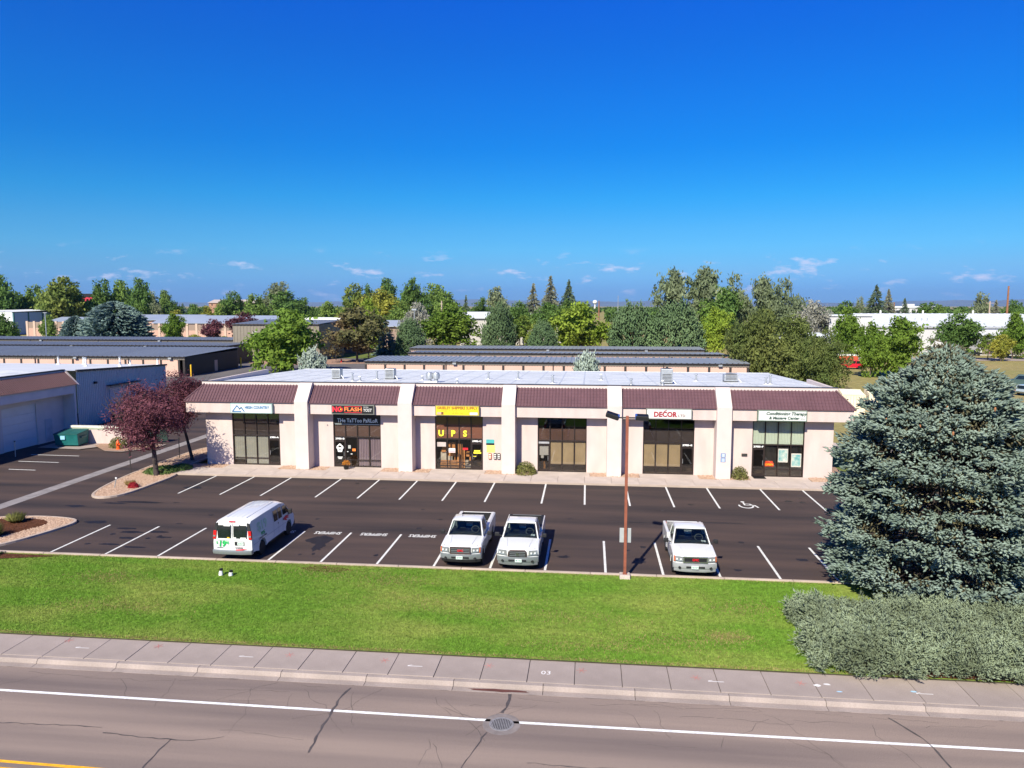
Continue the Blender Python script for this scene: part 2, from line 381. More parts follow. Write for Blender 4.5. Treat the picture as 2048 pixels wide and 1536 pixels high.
def dry_area(rg, n):
    q = n // 4; C = [(-12.2, 32.5, 1.6, .5), (-8.8, 31.9, 1.1, .45), (-5.5, 29.6, 2.4, .5), (3.4, 27.0, 1.6, .3), (5.3, 27.5, .5, .25), (-1.5, 28.6, 2.6, .4), (-22, 30.9, 1.0, .4), (-19.5, 27.8, 1.6, .4), (0.5, 26.2, 2.0, .3), (6.3, 30.3, 1.0, .5)]
    xs = [rg.uniform(-33, 9, q), rg.uniform(-33, 11, q // 2)]; ys = [25.02 + np.abs(rg.normal(0, .10, q)), 33.48 - np.abs(rg.normal(0, .09, q // 2))]
    for cx_, cy_, sx_, sy_ in C: m_ = n // 18; xs.append(rg.normal(cx_, sx_, m_)); ys.append(np.clip(rg.normal(cy_, sy_, m_), 25.05, 33.45))
    return np.concatenate(xs), np.concatenate(ys)
tag(grass('dry_grass', dry_area, 26000, .045, mat('dry_blades', (.33, .26, .11), .85, .25, 2, transl=.3, world=True), 5), 'straw-coloured dry tufts along the lawn edges', 'grass', kind='stuff')
# bare patch by the kerb
blob('bare_soil', -12.4, 32.9, 1.5, .45, .067, M_MULCH, lawn, seed=77)

# street: pavement, kerb, gutter, asphalt
walk = sheet('pavement', rect(-60, 40, 23.42, 25.0), -0.03, mat('joint_dirt', (.12, .1, .085), .95, .2))
x = -40.0; i = 0
proto = None
while x < 30:
    if proto is None:
        proto = MB().box(0, 1.565, 0, 1.535, -.06, 0).build('pavement_slab', CONC2, walk, bevel=.012); proto.location = (x, 23.45, .02)
    else:
        c = proto.copy(); COL.objects.link(c); c.location = (x, 23.45, .02 + random.uniform(-.004, .004))
    x += 1.585
road = sheet('road', rect(-300, 300, 2, 22.95), -.135, M_ROAD)
gut = tag(link('street_kerb', None), kind='structure')
def gprof(): return [(22.9, -.3), (22.9, -.128), (23.17, -.125), (23.2, -.04), (23.24, 0.012), (23.42, .015), (23.42, -.3)]
kp = MB().prism_x(gprof(), 0, 2.98).build('kerb_section', CONC2, gut, smooth=50)
kp.location = (-40.4, 0, 0); x = -37.4
while x < 30:
    c = kp.copy(); COL.objects.link(c); c.location = (x, 0, 0); x += 3.0
# red-brown stain in the gutter
blob('rust_stain', -3.0, 23.04, 1.15, .1, -.1205, mat('rust_stain', (.10, .035, .03), .9, .2), road, seed=5)
M_EDGE = mat('edge_line', (.74, .75, .76), .7, .12, 3, fine=.15, fscale=12, world=True)
strip('edge_line', (-60, 21.62), (-2.9, 21.28), .12, -.131, M_EDGE, road)
strip('edge_line', (-2.2, 21.25), (60, 21.55), .12, -.131, M_EDGE, road)
strip('centre_line', (-60, 18.6), (40, 16.85), .11, -.131, mat('yellow_line', (.80, .40, .015), .7, .1, 3, fine=.15, fscale=12), road)
strip('centre_line', (-60, 18.3), (40, 16.55), .11, -.131, MATS['yellow_line'], road)
M_SEAL = mat('crack_sealant', (.078, .066, .064), .65, .3, 5)
def crack(pts, w, z=-.130, seed=0, m=None, name='crack_seal', jit=.035):
    rg = random.Random(seed); P = []
    for (a, b) in zip(pts[:-1], pts[1:]):
        n = max(2, int(math.dist(a, b) / .22))
        for k in range(n):
            t = k / n; P.append((a[0] + (b[0] - a[0]) * t + rg.uniform(-jit, jit), a[1] + (b[1] - a[1]) * t + rg.uniform(-jit, jit)))
    P.append(pts[-1]); V = []; F = []
    for k, p in enumerate(P):
        q = P[min(k + 1, len(P) - 1)]; o = P[max(k - 1, 0)]; d = Vector((q[0] - o[0], q[1] - o[1])).normalized(); ww = w * rg.uniform(.35, 1.05) / 2
        V += [(p[0] - d.y * ww, p[1] + d.x * ww, z), (p[0] + d.y * ww, p[1] - d.x * ww, z)]
    F = [(2 * k, 2 * k + 1, 2 * k + 3, 2 * k + 2) for k in range(len(P) - 1)]
    me = bpy.data.meshes.new(name); me.from_pydata(V, [], F)
    if me.polygons[0].normal.z < 0: me.flip_normals()
    return link(name, me, m or M_SEAL, road)
for k, (pts, w) in enumerate([
    ([(-7.8, 22.7), (-7.95, 22.0), (-7.91, 21.63), (-7.91, 20.23), (-7.83, 19.1)], .10),
    ([(-2.45, 22.85), (-2.5, 22.04), (-2.6, 21.72)], .13), ([(-2.95, 20.6), (-3.24, 19.47), (-3.45, 18.7), (-3.5, 17.8)], .06),
    ([(9.3, 22.7), (9.75, 21.9), (9.95, 21.2), (10.0, 20.2), (9.95, 19.0)], .08), ([(-19.8, 19.6), (-17.7, 19.6), (-15.6, 19.68), (-14.5, 19.68)], .05),
    ([(-14.3, 19.4), (-12.2, 19.3), (-11.2, 19.36), (-10.6, 19.6)], .05), ([(-12.1, 19.32), (-12.1, 18.5), (-12.1, 17.4)], .06),
    ([(-40, 22.93), (-20, 22.93), (0, 22.92), (20, 22.93)], .035), ([(-4.42, 21.82), (-3.3, 21.3)], .03), ([(-1.6, 19.28), (0, 19.23), (1.6, 19.3)], .05)]):
    crack(pts, w, seed=k)
M_HAIR = mat('hairline_crack', (.075, .065, .063), .95, .2)
rg = random.Random(11)
for k in range(46):
    x0 = rg.uniform(-19, 13); y0 = rg.choice([rg.uniform(21.9, 22.85), rg.uniform(22.1, 22.85), rg.uniform(18, 22.6)]); pts = [(x0, y0)]
    d = rg.choice([(-.6, -.5), (.5, -.55), (-.8, .05), (.8, .03), (.1, -.6)])
    for _ in range(rg.randint(2, 5)):
        pts.append((pts[-1][0] + d[0] * rg.uniform(.4, 1.2) + rg.uniform(-.2, .2), min(22.88, pts[-1][1] + d[1] * rg.uniform(.4, 1.2) + rg.uniform(-.12, .12))))
    crack(pts, .016, z=-.1325, seed=200 + k, m=M_HAIR, name='hairline_crack', jit=.05)
# spray-paint utility marks on the pavement
M_SPR = mat('red_spray', (.46, .19, .17), .8, .15); M_SPW = mat('white_spray', (.72, .70, .70), .8, .1); M_SPB = mat('blue_spray', (.35, .55, .72), .8, .1)
for k, (x, y) in enumerate([(-19.3, 24.7), (-15.7, 24.6), (-10.6, 24.45), (-7.1, 24.4), (-3.37, 24.4), (-.16, 24.4), (3.69, 24.3), (7.1, 24.3)]):
    m = MB()
    for a in (0, 65, 120):
        c, s_ = math.cos(R(a)), math.sin(R(a)); l, w = .18, .011
        m.quad((x - c * l - s_ * w, y - s_ * l + c * w, .0265 + a * 1e-5), (x + c * l - s_ * w, y + s_ * l + c * w, .0265 + a * 1e-5), (x + c * l + s_ * w, y + s_ * l - c * w, .0265 + a * 1e-5), (x - c * l + s_ * w, y - s_ * l - c * w, .0265 + a * 1e-5))
    m.build('spray_mark', M_SPR, walk)
for x, y in ((-18.4, 24.18), (-12.1, 24.15), (-5.93, 24.1), (4.32, 24.1), (10.9, 24.0)):
    MB().quad((x - .26, y - .018, .0275), (x + .26, y - .012, .0275), (x + .26, y + .018, .0275), (x - .26, y + .012, .0275)).quad((x - .26, y, .0285), (x - .12, y + .06, .0285), (x - .1, y + .09, .0285), (x - .26, y + .03, .0285)).build('spray_mark', M_SPW, walk)
text('spray_mark', '03', .36, (-1.36, 24.1, .0275), (1, .05, 0), (0, 1, 0), M_SPW, walk, depth=0)
for k, (x, y, s_) in enumerate([(7.6, 24.2, .3), (7.95, 24.3, .25), (8.2, 23.85, .2), (10.6, 24.1, .22)]):
    blob('spray_mark', x, y, s_ * .5, s_ * .28, .0275 + .001 * k, M_SPB if k > 1 else M_SPW, walk, n=9, seed=50 + k)

# manhole: concrete collar, iron ring, grate bars
mh = thing('storm_drain', 'round iron storm drain grate in a concrete collar set in the road', 'drain', (-2.54, 21.11, -.133))
MB().lathe([(.38, 0), (.38, .002), (.55, .002), (.58, 0)], 28).build('collar', mat('collar_concrete', (.20, .172, .165), .9, .2, 3), mh)
MB().lathe([(.30, .004), (.30, .010), (.37, .010), (.38, .004)], 28).build('ring', mat('cast_iron', (.30, .285, .28), .6, .2, 8, metal=.4), mh)
MB().lathe([(.0, .0045), (.30, .0045), (.30, .0055), (0, .0055)], 28).build('well', mat('drain_dark', (.01, .01, .01), .9), mh)
for k in range(-5, 6):
    l = math.sqrt(max(.02, .29 ** 2 - (k * .052) ** 2))
    MB().box(k * .052 - .016, k * .052 + .016, -l, l, .006, .012).build('grate_bar', MATS['cast_iron'], mh)

# islands
def rounded(pts, it=3):
    for _ in range(it):
        q = []
        for i in range(len(pts)):
            a = pts[i]; b = pts[(i + 1) % len(pts)]
            q += [(a[0] * .75 + b[0] * .25, a[1] * .75 + b[1] * .25), (a[0] * .25 + b[0] * .75, a[1] * .25 + b[1] * .75)]
        pts = q
    return pts
def inset(pts, d):
    cx = sum(p[0] for p in pts) / len(pts); cy = sum(p[1] for p in pts) / len(pts); out = []
    n = len(pts)
    for i in range(n):
        a = pts[i - 1]; b = pts[(i + 1) % n]; t = Vector((b[0] - a[0], b[1] - a[1])).normalized(); nn = Vector((-t.y, t.x))
        if nn.dot(Vector((cx - pts[i][0], cy - pts[i][1]))) < 0: nn = -nn
        out.append((pts[i][0] + nn.x * d, pts[i][1] + nn.y * d))
    return out
def inside(x, y, poly):
    P = np.array(poly); c = np.zeros(len(x), bool); j = len(P) - 1
    for i in range(len(P)):
        xi, yi = P[i]; xj, yj = P[j]
        c ^= ((yi > y) != (yj > y)) & (x < (xj - xi) * (y - yi) / (yj - yi + 1e-12) + xi); j = i
    return c
def stones(name, polyline, n, size, z, m, parent, seed, excl=None):
    rg = np.random.default_rng(seed); P = np.array(polyline)
    x = rg.uniform(P[:, 0].min(), P[:, 0].max(), n); y = rg.uniform(P[:, 1].min(), P[:, 1].max(), n)
    k = inside(x, y, polyline)
    if excl is not None: k &= ~inside(x, y, excl)
    x, y = x[k], y[k]; n = len(x)
    base = np.array([(1, 0, 0), (0, 1, 0), (-1, 0, 0), (0, -1, 0), (0, 0, 1)], np.float32)
    s = size * rg.uniform(.5, 1.4, (n, 1, 1)); a = rg.uniform(0, 6.28, n)
    st = np.stack([rg.uniform(.7, 1.3, n), rg.uniform(.7, 1.3, n), rg.uniform(.5, 1.0, n)], 1)[:, None, :]
    B = base[None] * st * s
    ca, sa = np.cos(a)[:, None], np.sin(a)[:, None]
    V = np.stack([B[..., 0] * ca - B[..., 1] * sa + x[:, None], B[..., 0] * sa + B[..., 1] * ca + y[:, None], B[..., 2] + z], 2)
    F = np.array([(0, 1, 4), (1, 2, 4), (2, 3, 4), (3, 0, 4)])[None] + (np.arange(n) * 5)[:, None, None]
    o = link(name, np_mesh(name, V.reshape(-1, 3), F.reshape(-1, 3)), m, parent); o['kind'] = 'stuff'
    return o
M_STONE = mat('loose_stone', (.24, .145, .10), .9, .3, 9, col2=(.56, .41, .31), spec=.2, world=True)
def island(name, outline, mulch=None, seed=0, nst=9000):
    o = sheet(name, inset(outline, .1), .10, M_GRAVEL)
    n = len(outline); inn = inset(outline, .16); V = []; F = []
    for p, q in zip(outline, inn): V += [(p[0], p[1], -.05), (p[0], p[1], .115), (p[0] * .8 + q[0] * .2, p[1] * .8 + q[1] * .2, .13), (q[0], q[1], .13), (q[0], q[1], .05)]
    for i in range(n):
        j = (i + 1) % n
        for k in range(4): F.append((i * 5 + k, j * 5 + k, j * 5 + k + 1, i * 5 + k + 1))
    mb = MB(); mb.v = V; mb.f = F; mb.build('kerb', M_KERB, o)
    stones('gravel', inn, nst, .055, .10, M_STONE, o, seed, excl=mulch)
    if mulch:
        sheet('mulch', mulch, .106, M_MULCH, o)
        stones('mulch_chips', mulch, 3500, .05, .104, M_MULCH, o, seed + 1)
    return o
isl = rounded([(-30.2, 51.2), (-30.3, 47.6), (-30.6, 44.6), (-31.9, 43.9), (-33.0, 45.0), (-33.8, 49), (-34.1, 54), (-33.9, 62), (-31.1, 62), (-31.1, 51.2)], 2)
island('gravel_island', isl, seed=1)
isl2 = rounded([(-29.5, 37.4), (-29.3, 39.2), (-31, 39.7), (-33.4, 39.7), (-44, 37.0), (-44, 33.8), (-31.2, 33.8), (-30.3, 34.8)], 2)
island('corner_island', isl2, mulch=rounded([(-30.5, 38.5), (-32.2, 39.2), (-34, 39.0), (-42, 36.6), (-42, 34.5), (-32.2, 34.5), (-31.4, 36.2)], 2), seed=3, nst=16000)
mb_ = sheet('mulch_bed', rounded([(-25.6, 33.42), (-60, 33.42), (-60, 31.2), (-30.5, 32.2), (-28, 32.8)], 1), .097, M_MULCH)
stones('mulch_chips', [(-27, 33.2), (-36, 33.2), (-36, 32.0), (-30, 32.4)], 4000, .05, .096, M_MULCH, mb_, 8)

# shop walk: slabs in front of the building
fw = sheet('shop_walk', rect(-31.0, 18.1, 51.3, 54.5), .06, MATS['joint_dirt'])
MB().box(-31.0, 16.6, 51.12, 51.28, -.05, .125).build('kerb', M_KERB, fw, bevel=.02)
proto = None; x = -30.9
while x < 16.4:
    if proto is None:
        proto = MB().box(0, 1.9, 0, 1.98, 0, .065).build('walk_slab', CONC, fw, bevel=.01); proto.location = (x, 51.3, .06)
    else:
        c = proto.copy(); COL.objects.link(c); c.location = (x, 51.3, .06 + random.uniform(-.003, .003))
    x += 1.915
# gravel beds under the walls and concrete aprons at the doors
OPEN = [(-27.75, -23.9), (-19.6, -15.85), (-11.62, -7.95), (-3.81, -.15), (3.99, 7.7), (11.84, 15.5)]
PIL = [(-22.19, -21.15), (-14.19, -13.12), (-6.39, -5.39), (1.32, 2.37), (9.09, 10.13)]
for a, b in OPEN: MB().box(a - .25, b + .25, 53.28, 54.62, .0, .124).build('door_apron', CONC, fw, bevel=.01)
beds = [(-30.9, -28.05)] + [(OPEN[i][1] + .3, OPEN[i + 1][0] - .3) for i in range(5)] + [(15.85, 18.0)]
for k, (a, b) in enumerate(beds):
    sheet('gravel_bed', rect(a, b, 53.28, 54.58), .10, M_PINKG, fw)
    stones('gravel', rect(a, b, 53.28, 54.55), 900, .07, .10, M_STONE, fw, 60 + k)
sheet('gravel_side', rect(17.5, 19.1, 51.2, 62), .02, M_PINKG)

# ================================================================== SHOP BUILDING
STUC = mat('stucco', (.53, .435, .415), .93, .08, 1.6, .45, 45, fine=.06, fscale=25, spec=.15, stretch=(1, 1, .3), world=True)
STUC_W = mat('white_stucco', (.565, .485, .465), .9, .04, 1.5, .25, 45, spec=.15, world=True)
PLUM = mat('plum_tile', (.105, .052, .064), .6, .10, .9, .1, 30, fine=.06, fscale=6, spec=.35, world=True)
ROOFM = mat('roof_membrane', (.44, .465, .49), .6, .08, 1.4, .6, 6, col2=(.63, .65, .67), fine=.14, fscale=6, spec=.3, stretch=(.35, 1.6, 1), world=True, pos=(.35, .6))
FRAME = mat('bronze_frame', (.045, .033, .030), .4, .15, 5, metal=.5)
GLASS = glass_mat('shop_glass', (.93, .92, .90))
GLASSD = glass_mat('shop_glass_dark', (.75, .74, .72))
YW = 54.6; YF = 53.75; YP = 53.4
shop = thing('shop_building', 'long pinkish white stucco shop row with plum tiled mansard and five pilasters', 'building', (-6.2, 54.6, 0))
# front wall with openings (pieces between and above the storefronts)
xs = [-29.9] + [v for o in OPEN for v in o] + [17.5]
w = MB()
for i in range(0, len(xs), 2): w.box(xs[i], xs[i + 1], YW, YW + .25, 0, 4.24)
w.box(-29.9, 17.5, YW, YW + .25, 4.24, 5.2)
wbuild(w, 'front_wall', STUC, shop)
wbox('side_wall', STUC, shop, -29.9, -29.65, YW + .25, 75.5, 0, 5.78)
wbox('side_wall', STUC, shop, 17.25, 17.5, YW + .25, 75.5, 0, 5.78)
wbox('back_wall', STUC, shop, -29.65, 17.25, 75.25, 75.5, 0, 5.78)
# fascia band and soffit
bays = [(-31.0, PIL[0][0])] + [(PIL[i][1], PIL[i + 1][0]) for i in range(4)] + [(PIL[4][1], 18.55)]
for a, b in bays:
    wbox('fascia', STUC, shop, a, b, YF, YF + .2, 4.34, 5.2)
wbox('soffit', STUC, shop, -31.0, 18.55, YF + .2, YW - .003, 4.36, 4.42)
wbox('fascia', STUC, shop, -31.0, -30.8, YF + .2, 64.0, 4.34, 5.2)
wbox('fascia', STUC, shop, 18.35, 18.55, YF + .2, 62.0, 4.34, 5.2)
wbox('soffit', STUC, shop, -30.8, -29.9, YW, 64.0, 4.36, 4.42)
wbox('soffit', STUC, shop, 17.5, 18.35, YW, 62.0, 4.36, 4.42)
# pilasters: upright shaft then a raking head that follows the mansard
for a, b in PIL:
    prof = [(YP, .05), (YP, 5.32), (YP + 1.12, 6.63), (YW + .6, 6.63), (YW + .6, 5.0), (YW + .1, 4.9), (YW + .1, .05)]
    wbuild(MB().prism_x(prof, a, b), 'pilaster', STUC_W, shop, bevel=.015)
# tiled mansard bays: ribs and stepped courses, real relief
def mansard(a, b, y0, z0, y1, z1, hipl=0.0, hipr=0.0, pitch=.235, courses=6, rib=.045):
    mb = MB(); n = max(1, round((b - a) / pitch)); dx = (b - a) / n
    ny, nz = -(z1 - z0), (y1 - y0); l = math.hypot(ny, nz); ny /= l; nz /= l
    prof = [(0, .0), (.42, .0), (.52, rib), (.70, rib), (.80, .0), (1.0, .0)]
    cols = []
    for i in range(n):
        for t, h in prof[:-1]: cols.append((a + (i + t) * dx, h))
    cols.append((b, 0))
    rows = []
    for c in range(courses):
        rows += [(c / courses, .012), ((c + .985) / courses, .0)]
    V = []
    for t, h2 in rows:
        for x_, h in cols:
            u = (x_ - a) / (b - a); xx = x_
            lo, hi = a + hipl * t, b - hipr * t
            xx = min(max(x_, lo), hi); hh = h + h2
            V.append((xx, y0 + (y1 - y0) * t + ny * hh, z0 + (z1 - z0) * t + nz * hh))
    nc = len(cols)
    F = [(r * nc + i, r * nc + i + 1, (r + 1) * nc + i + 1, (r + 1) * nc + i) for r in range(len(rows) - 1) for i in range(nc - 1)]
    mb.v = V; mb.f = F
    return mb
for k, (a, b) in enumerate(bays):
    wbuild(mansard(a - (.12 if k == 0 else 0), b + (.12 if k == 5 else 0), YF - .1, 5.2, YW + .25, 6.44, hipl=1.15 if k == 0 else 0, hipr=1.15 if k == 5 else 0), 'mansard_tiles', PLUM, shop)
    wbox('mansard_edge', PLUM, shop, a + .003 - (.12 if k == 0 else 0), b - .003 + (.12 if k == 5 else 0), YF - .12, YF + .1, 5.16, 5.225)
# hipped ends of the mansard
def side_mansard(x0, x1, y0, y1):
    m2 = mansard(y0, y1, 0, 5.2, 1, 6.44, hipl=1.35)
    s = 1 if x1 > x0 else -1
    m2.v = [(x0 + (x1 - x0) * v[1], v[0], v[2]) for v in m2.v]
    return m2
wbuild(side_mansard(-31.12, -30.0, YF - .1, 64.0), 'mansard_tiles', PLUM, shop)
wbuild(side_mansard(18.67, 17.6, YF - .1, 62.0), 'mansard_tiles', PLUM, shop)
for xa, xb in ((-31.1, -30.0), (18.65, 17.6)):
    wbuild(MB().cyl((xa, YF - .1, 5.25), (xb, YW + .25, 6.47), .06, n=6), 'hip_cap', PLUM, shop)
# white cap band and metal coping
wbox('cap_band', STUC_W, shop, -30.2, 17.75, YW + .22, YW + .45, 6.40, 6.62)
wbox('coping', DARKM, shop, -30.25, 17.8, YW + .2, YW + .62, 6.625, 6.665)
# roof falling to the back, with lapped sheets
rf = MB()
rf.quad((-30.2, YW + .5, 6.50), (17.8, YW + .5, 6.50), (17.8, 75.9, 5.82), (-30.2, 75.9, 5.82))
roof = wbuild(rf, 'roof', ROOFM, shop)
seam = MB(); rg = random.Random(4)
k = 0
for x in np.arange(-29, 17.5, 1.9):
    seam.add([(x, YW + .6, 6.503), (x + .06, YW + .6, 6.515), (x + .12, YW + .6, 6.503), (x, 75.8, 5.826), (x + .06, 75.8, 5.838), (x + .12, 75.8, 5.826)], [(0, 1, 4, 3), (1, 2, 5, 4)])
wbuild(seam, 'roof_seams', mat('roof_seam', (.46, .49, .54), .6, .15, 1), shop)
wbox('roof_edge', mat('roof_trim', (.62, .64, .66), .5, .1), shop, -30.25, 17.85, 75.85, 75.98, 5.6, 5.85)
wbox('parapet', STUC_W, shop, -30.2, -29.95, YW + .62, 66.4, 5.78, 6.62)
wbox('parapet', STUC_W, shop, 17.45, 17.7, YW + .62, 61.6, 5.78, 6.62)
# storefronts
TOPZ = 4.24; MIDZ = 2.46; LOWZ = .66; SILL = .125
def panel(name, m, par, x0, x1, z0, z1, y, th=.012):
    return wbuild(MB().box(x0, x1, y, y + th, z0, z1), name, m, par)
class Off:  # helper giving wbuild a parent with known world offset for sub parts
    pass
def sbuild(mb, name, m, part, **k):
    return mb.build(name, m, part, off=tuple(shop.location), **k)
M_BLIND_G = mat('grey_blind', (.27, .275, .25), .85, .06, 1.5, world=True)
M_BLIND_T = mat('tan_blind', (.30, .23, .14), .85, .10, 1.5, world=True)
M_SPAN = mat('brown_spandrel', (.085, .045, .036), .6, .10, 1.0, world=True)
M_SPAN_D = mat('dark_spandrel', (.035, .026, .026), .5, .15, 1.0, world=True)
M_SPAN_C = mat('rust_spandrel', (.20, .075, .048), .7, .06, 1.0, world=True)
M_SPAN_F = mat('pale_green_blind', (.50, .60, .52), .8, .05, 1.0, world=True)
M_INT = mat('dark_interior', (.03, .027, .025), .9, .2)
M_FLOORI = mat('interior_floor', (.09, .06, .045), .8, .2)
M_CURT = mat('mauve_curtain', (.22, .17, .21), .9, .15, 3, stretch=(6, 1, .3), world=True)
M_SLAT = mat('dark_vertical_slat', (.16, .155, .145), .7, .15, 2, world=True)
M_PAPER = mat('white_paper', (.75, .74, .73), .8, .05)
M_CARD = mat('cardboard', (.42, .19, .065), .85, .2, 2, rnd=.2, world=True)
M_NUM = mat('number_white', (.85, .85, .85), .5, .03)
names = 'ABCDEF'; doorcol = (3, 0, 3, 0, 3, 0)
for bi, (x0, x1) in enumerate(OPEN):
    cw = (x1 - x0) / 4; dc = doorcol[bi]; yg = YW + .10
    fr = MB()
    fr.box(x0 + .002, x0 + .06, YW + .05, YW + .17, SILL, TOPZ - .002).box(x1 - .06, x1 - .002, YW + .05, YW + .17, SILL, TOPZ - .002)
    fr.box(x0 + .06, x1 - .06, YW + .05, YW + .17, TOPZ - .07, TOPZ - .002).box(x0 + .06, x1 - .06, YW + .045, YW + .175, MIDZ - .045, MIDZ + .045)
    for c in range(1, 4): fr.box(x0 + c * cw - .03, x0 + c * cw + .03, YW + .05, YW + .17, SILL, TOPZ - .07)
    for c in range(4):
        a, b = x0 + c * cw + .03, x0 + (c + 1) * cw - .03
        if c == 0: a = x0 + .06
        if c == 3: b = x1 - .06
        if c == dc:
            fr.box(a, b, YW + .055, YW + .165, 2.16, 2.22)
        else:
            fr.box(a, b, YW + .055, YW + .165, LOWZ - .025, LOWZ + .025).box(a, b, YW + .055, YW + .165, SILL, SILL + .06)
    sf = wbuild(fr, 'storefront', FRAME, shop)
    # room behind
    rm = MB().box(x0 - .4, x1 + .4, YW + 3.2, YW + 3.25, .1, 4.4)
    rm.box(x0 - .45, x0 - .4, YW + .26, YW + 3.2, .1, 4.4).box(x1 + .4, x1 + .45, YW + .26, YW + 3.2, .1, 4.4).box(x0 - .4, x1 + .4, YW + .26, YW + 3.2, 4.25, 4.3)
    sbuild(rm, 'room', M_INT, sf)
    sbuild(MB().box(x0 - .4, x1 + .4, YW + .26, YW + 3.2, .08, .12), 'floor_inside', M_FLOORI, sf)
    for c in range(4):
        a, b = x0 + c * cw + .03, x0 + (c + 1) * cw - .03
        if c == 0: a = x0 + .06
        if c == 3: b = x1 - .06
        sbuild(MB().box(a, b, yg, yg + .01, MIDZ + .045, TOPZ - .07), 'pane', GLASS, sf)
        back = {0: M_SPAN_D, 1: M_SPAN, 2: M_SPAN_C, 3: M_SPAN, 4: M_SPAN_D, 5: M_SPAN_F}[bi]
        if bi == 4:
            sbuild(MB().box(a, b, yg + .05, yg + .06, MIDZ + .05, MIDZ + .95), 'spandrel', M_SPAN_D, sf)
        elif bi == 3:
            sbuild(MB().box(a, b, yg + .05, yg + .06, MIDZ + .05, MIDZ + .9), 'spandrel', back, sf)
        elif bi == 5:
            for s_ in range(8):
                q = a + (b - a) * s_ / 8
                sbuild(MB().box(q + .004, q + (b - a) / 8 - .004, yg + .06 + .006 * (s_ % 2), yg + .066 + .006 * (s_ % 2), MIDZ + .05, TOPZ - .08), 'blind_slat', M_SPAN_F, sf)
        else:
            sbuild(MB().box(a, b, yg + .05, yg + .06, MIDZ + .05, TOPZ - .075), 'spandrel', back, sf)
        if c == dc:
            # door leaf: stiles, rails, glass, pull
            d = MB().box(a + .004, a + .07, YW + .07, YW + .115, SILL + .01, 2.155).box(b - .07, b - .004, YW + .07, YW + .115, SILL + .01, 2.155)
            d.box(a + .07, b - .07, YW + .07, YW + .115, SILL + .01, SILL + .2).box(a + .07, b - .07, YW + .07, YW + .115, 2.07, 2.155)
            hx = a + .1 if bi % 2 == 0 else b - .1
            sbuild(d, 'door', FRAME, sf)
            sbuild(MB().box(a + .07, b - .07, yg - .01, yg, SILL + .2, 2.07), 'door_glass', GLASSD, sf)
            sbuild(MB().cyl((hx, YW + .035, .95), (hx, YW + .035, 1.3), .014, n=6).cyl((hx, YW + .035, .97), (hx, YW + .075, .97), .01, n=5).cyl((hx, YW + .035, 1.28), (hx, YW + .075, 1.28), .01, n=5), 'door_pull', GALV, sf)
            sbuild(MB().box(a, b, yg + .0, yg + .012, 2.22, MIDZ - .045), 'header_panel', BLACK, sf)
            if bi != 3:
                t = text('unit_number', '2985-' + names[bi], .2, ((a + b) / 2, yg - .006, 2.315), (1, 0, 0), (0, 0, 1), M_NUM, sf, width=.72, bold=.03, off=tuple(shop.location))
        else:
            sbuild(MB().box(a, b, yg, yg + .01, LOWZ + .025, MIDZ - .045), 'pane', GLASS, sf)
            sbuild(MB().box(a, b, yg, yg + .01, SILL + .06, LOWZ - .025), 'pane', GLASS, sf)
            bm_ = {0: M_BLIND_G, 3: M_BLIND_T, 4: M_BLIND_T}.get(bi)
            if bm_:
                bot = {0: .52 if c == 0 else .2, 3: .6, 4: .68}[bi]
                top = MIDZ - .06
                n = 9
                for s_ in range(n):
                    q = a + .02 + (b - a - .04) * s_ / n; ww = (b - a - .04) / n
                    sbuild(MB().box(q + .002, q + ww - .002, yg + .07 + .005 * (s_ % 2), yg + .074 + .005 * (s_ % 2), bot, top), 'blind_slat', bm_, sf)
            if bi == 5:
                n = 10
                for s_ in range(n):
                    q = a + (b - a) * s_ / n; ww = (b - a) / n
                    sbuild(MB().hexa([(q, yg + .1, SILL), (q + ww * .45, yg + .15, SILL), (q + ww * .45 + .004, yg + .15, SILL), (q + .004, yg + .1, SILL)],
                                     [(q, yg + .1, 2.4), (q + ww * .45, yg + .15, 2.4), (q + ww * .45 + .004, yg + .15, 2.4), (q + .004, yg + .1, 2.4)]), 'blind_slat', M_SLAT, sf)
            if bi == 1 and c >= 2:
                V = []; n = 36
                for s_ in range(n + 1):
                    q = a + (b - a) * s_ / n; yy = yg + .12 + .035 * math.sin(s_ * 1.15 + c)
                    V += [(q, yy, .2), (q, yy, 2.35)]
                mb = MB(); mb.v = V; mb.f = [(2 * s_, 2 * s_ + 2, 2 * s_ + 3, 2 * s_ + 1) for s_ in range(n)]
                sbuild(mb, 'curtain', M_CURT, sf, smooth=80)
    O = tuple(shop.location); cx = lambda c, t: x0 + (c + t) * cw
    if bi == 1:
        sbuild(MB().box(x0 + .03, x1 - .03, YW + .028, YW + .042, 3.42, TOPZ - .02), 'window_banner', BLACK, sf)
        sbuild(MB().box(x0 + .15, x1 - .1, YW + .021, YW + .026, 3.455, 3.475), 'banner_line', mat('ice_blue', (.75, .88, .95), .5), sf)
        text('banner_lettering', 'THe TaTToo PaRLoR', .42, ((x0 + x1) / 2 + .05, YW + .02, 3.74), (1, 0, 0), (0, 0, 1), MATS['ice_blue'], sf, width=3.2, bold=.012, off=O)
        # skull sticker on the door glass: head ring, brow, eyes, teeth
        sk = MB(); q = cx(0, .5); zc = 1.55; yy = yg - .02
        for s_ in range(20):
            a0 = 2 * math.pi * s_ / 20; a1 = 2 * math.pi * (s_ + 1) / 20
            r0 = lambda a: (.235 if math.sin(a) > -.3 else .20) + .02 * math.sin(5 * a)
            sk.quad(*[(q + k2 * r0(aa) * math.cos(aa), yy, zc + k2 * r0(aa) * 1.35 * math.sin(aa)) for k2, aa in ((.74, a0), (1.12, a0), (1.12, a1), (.74, a1))])
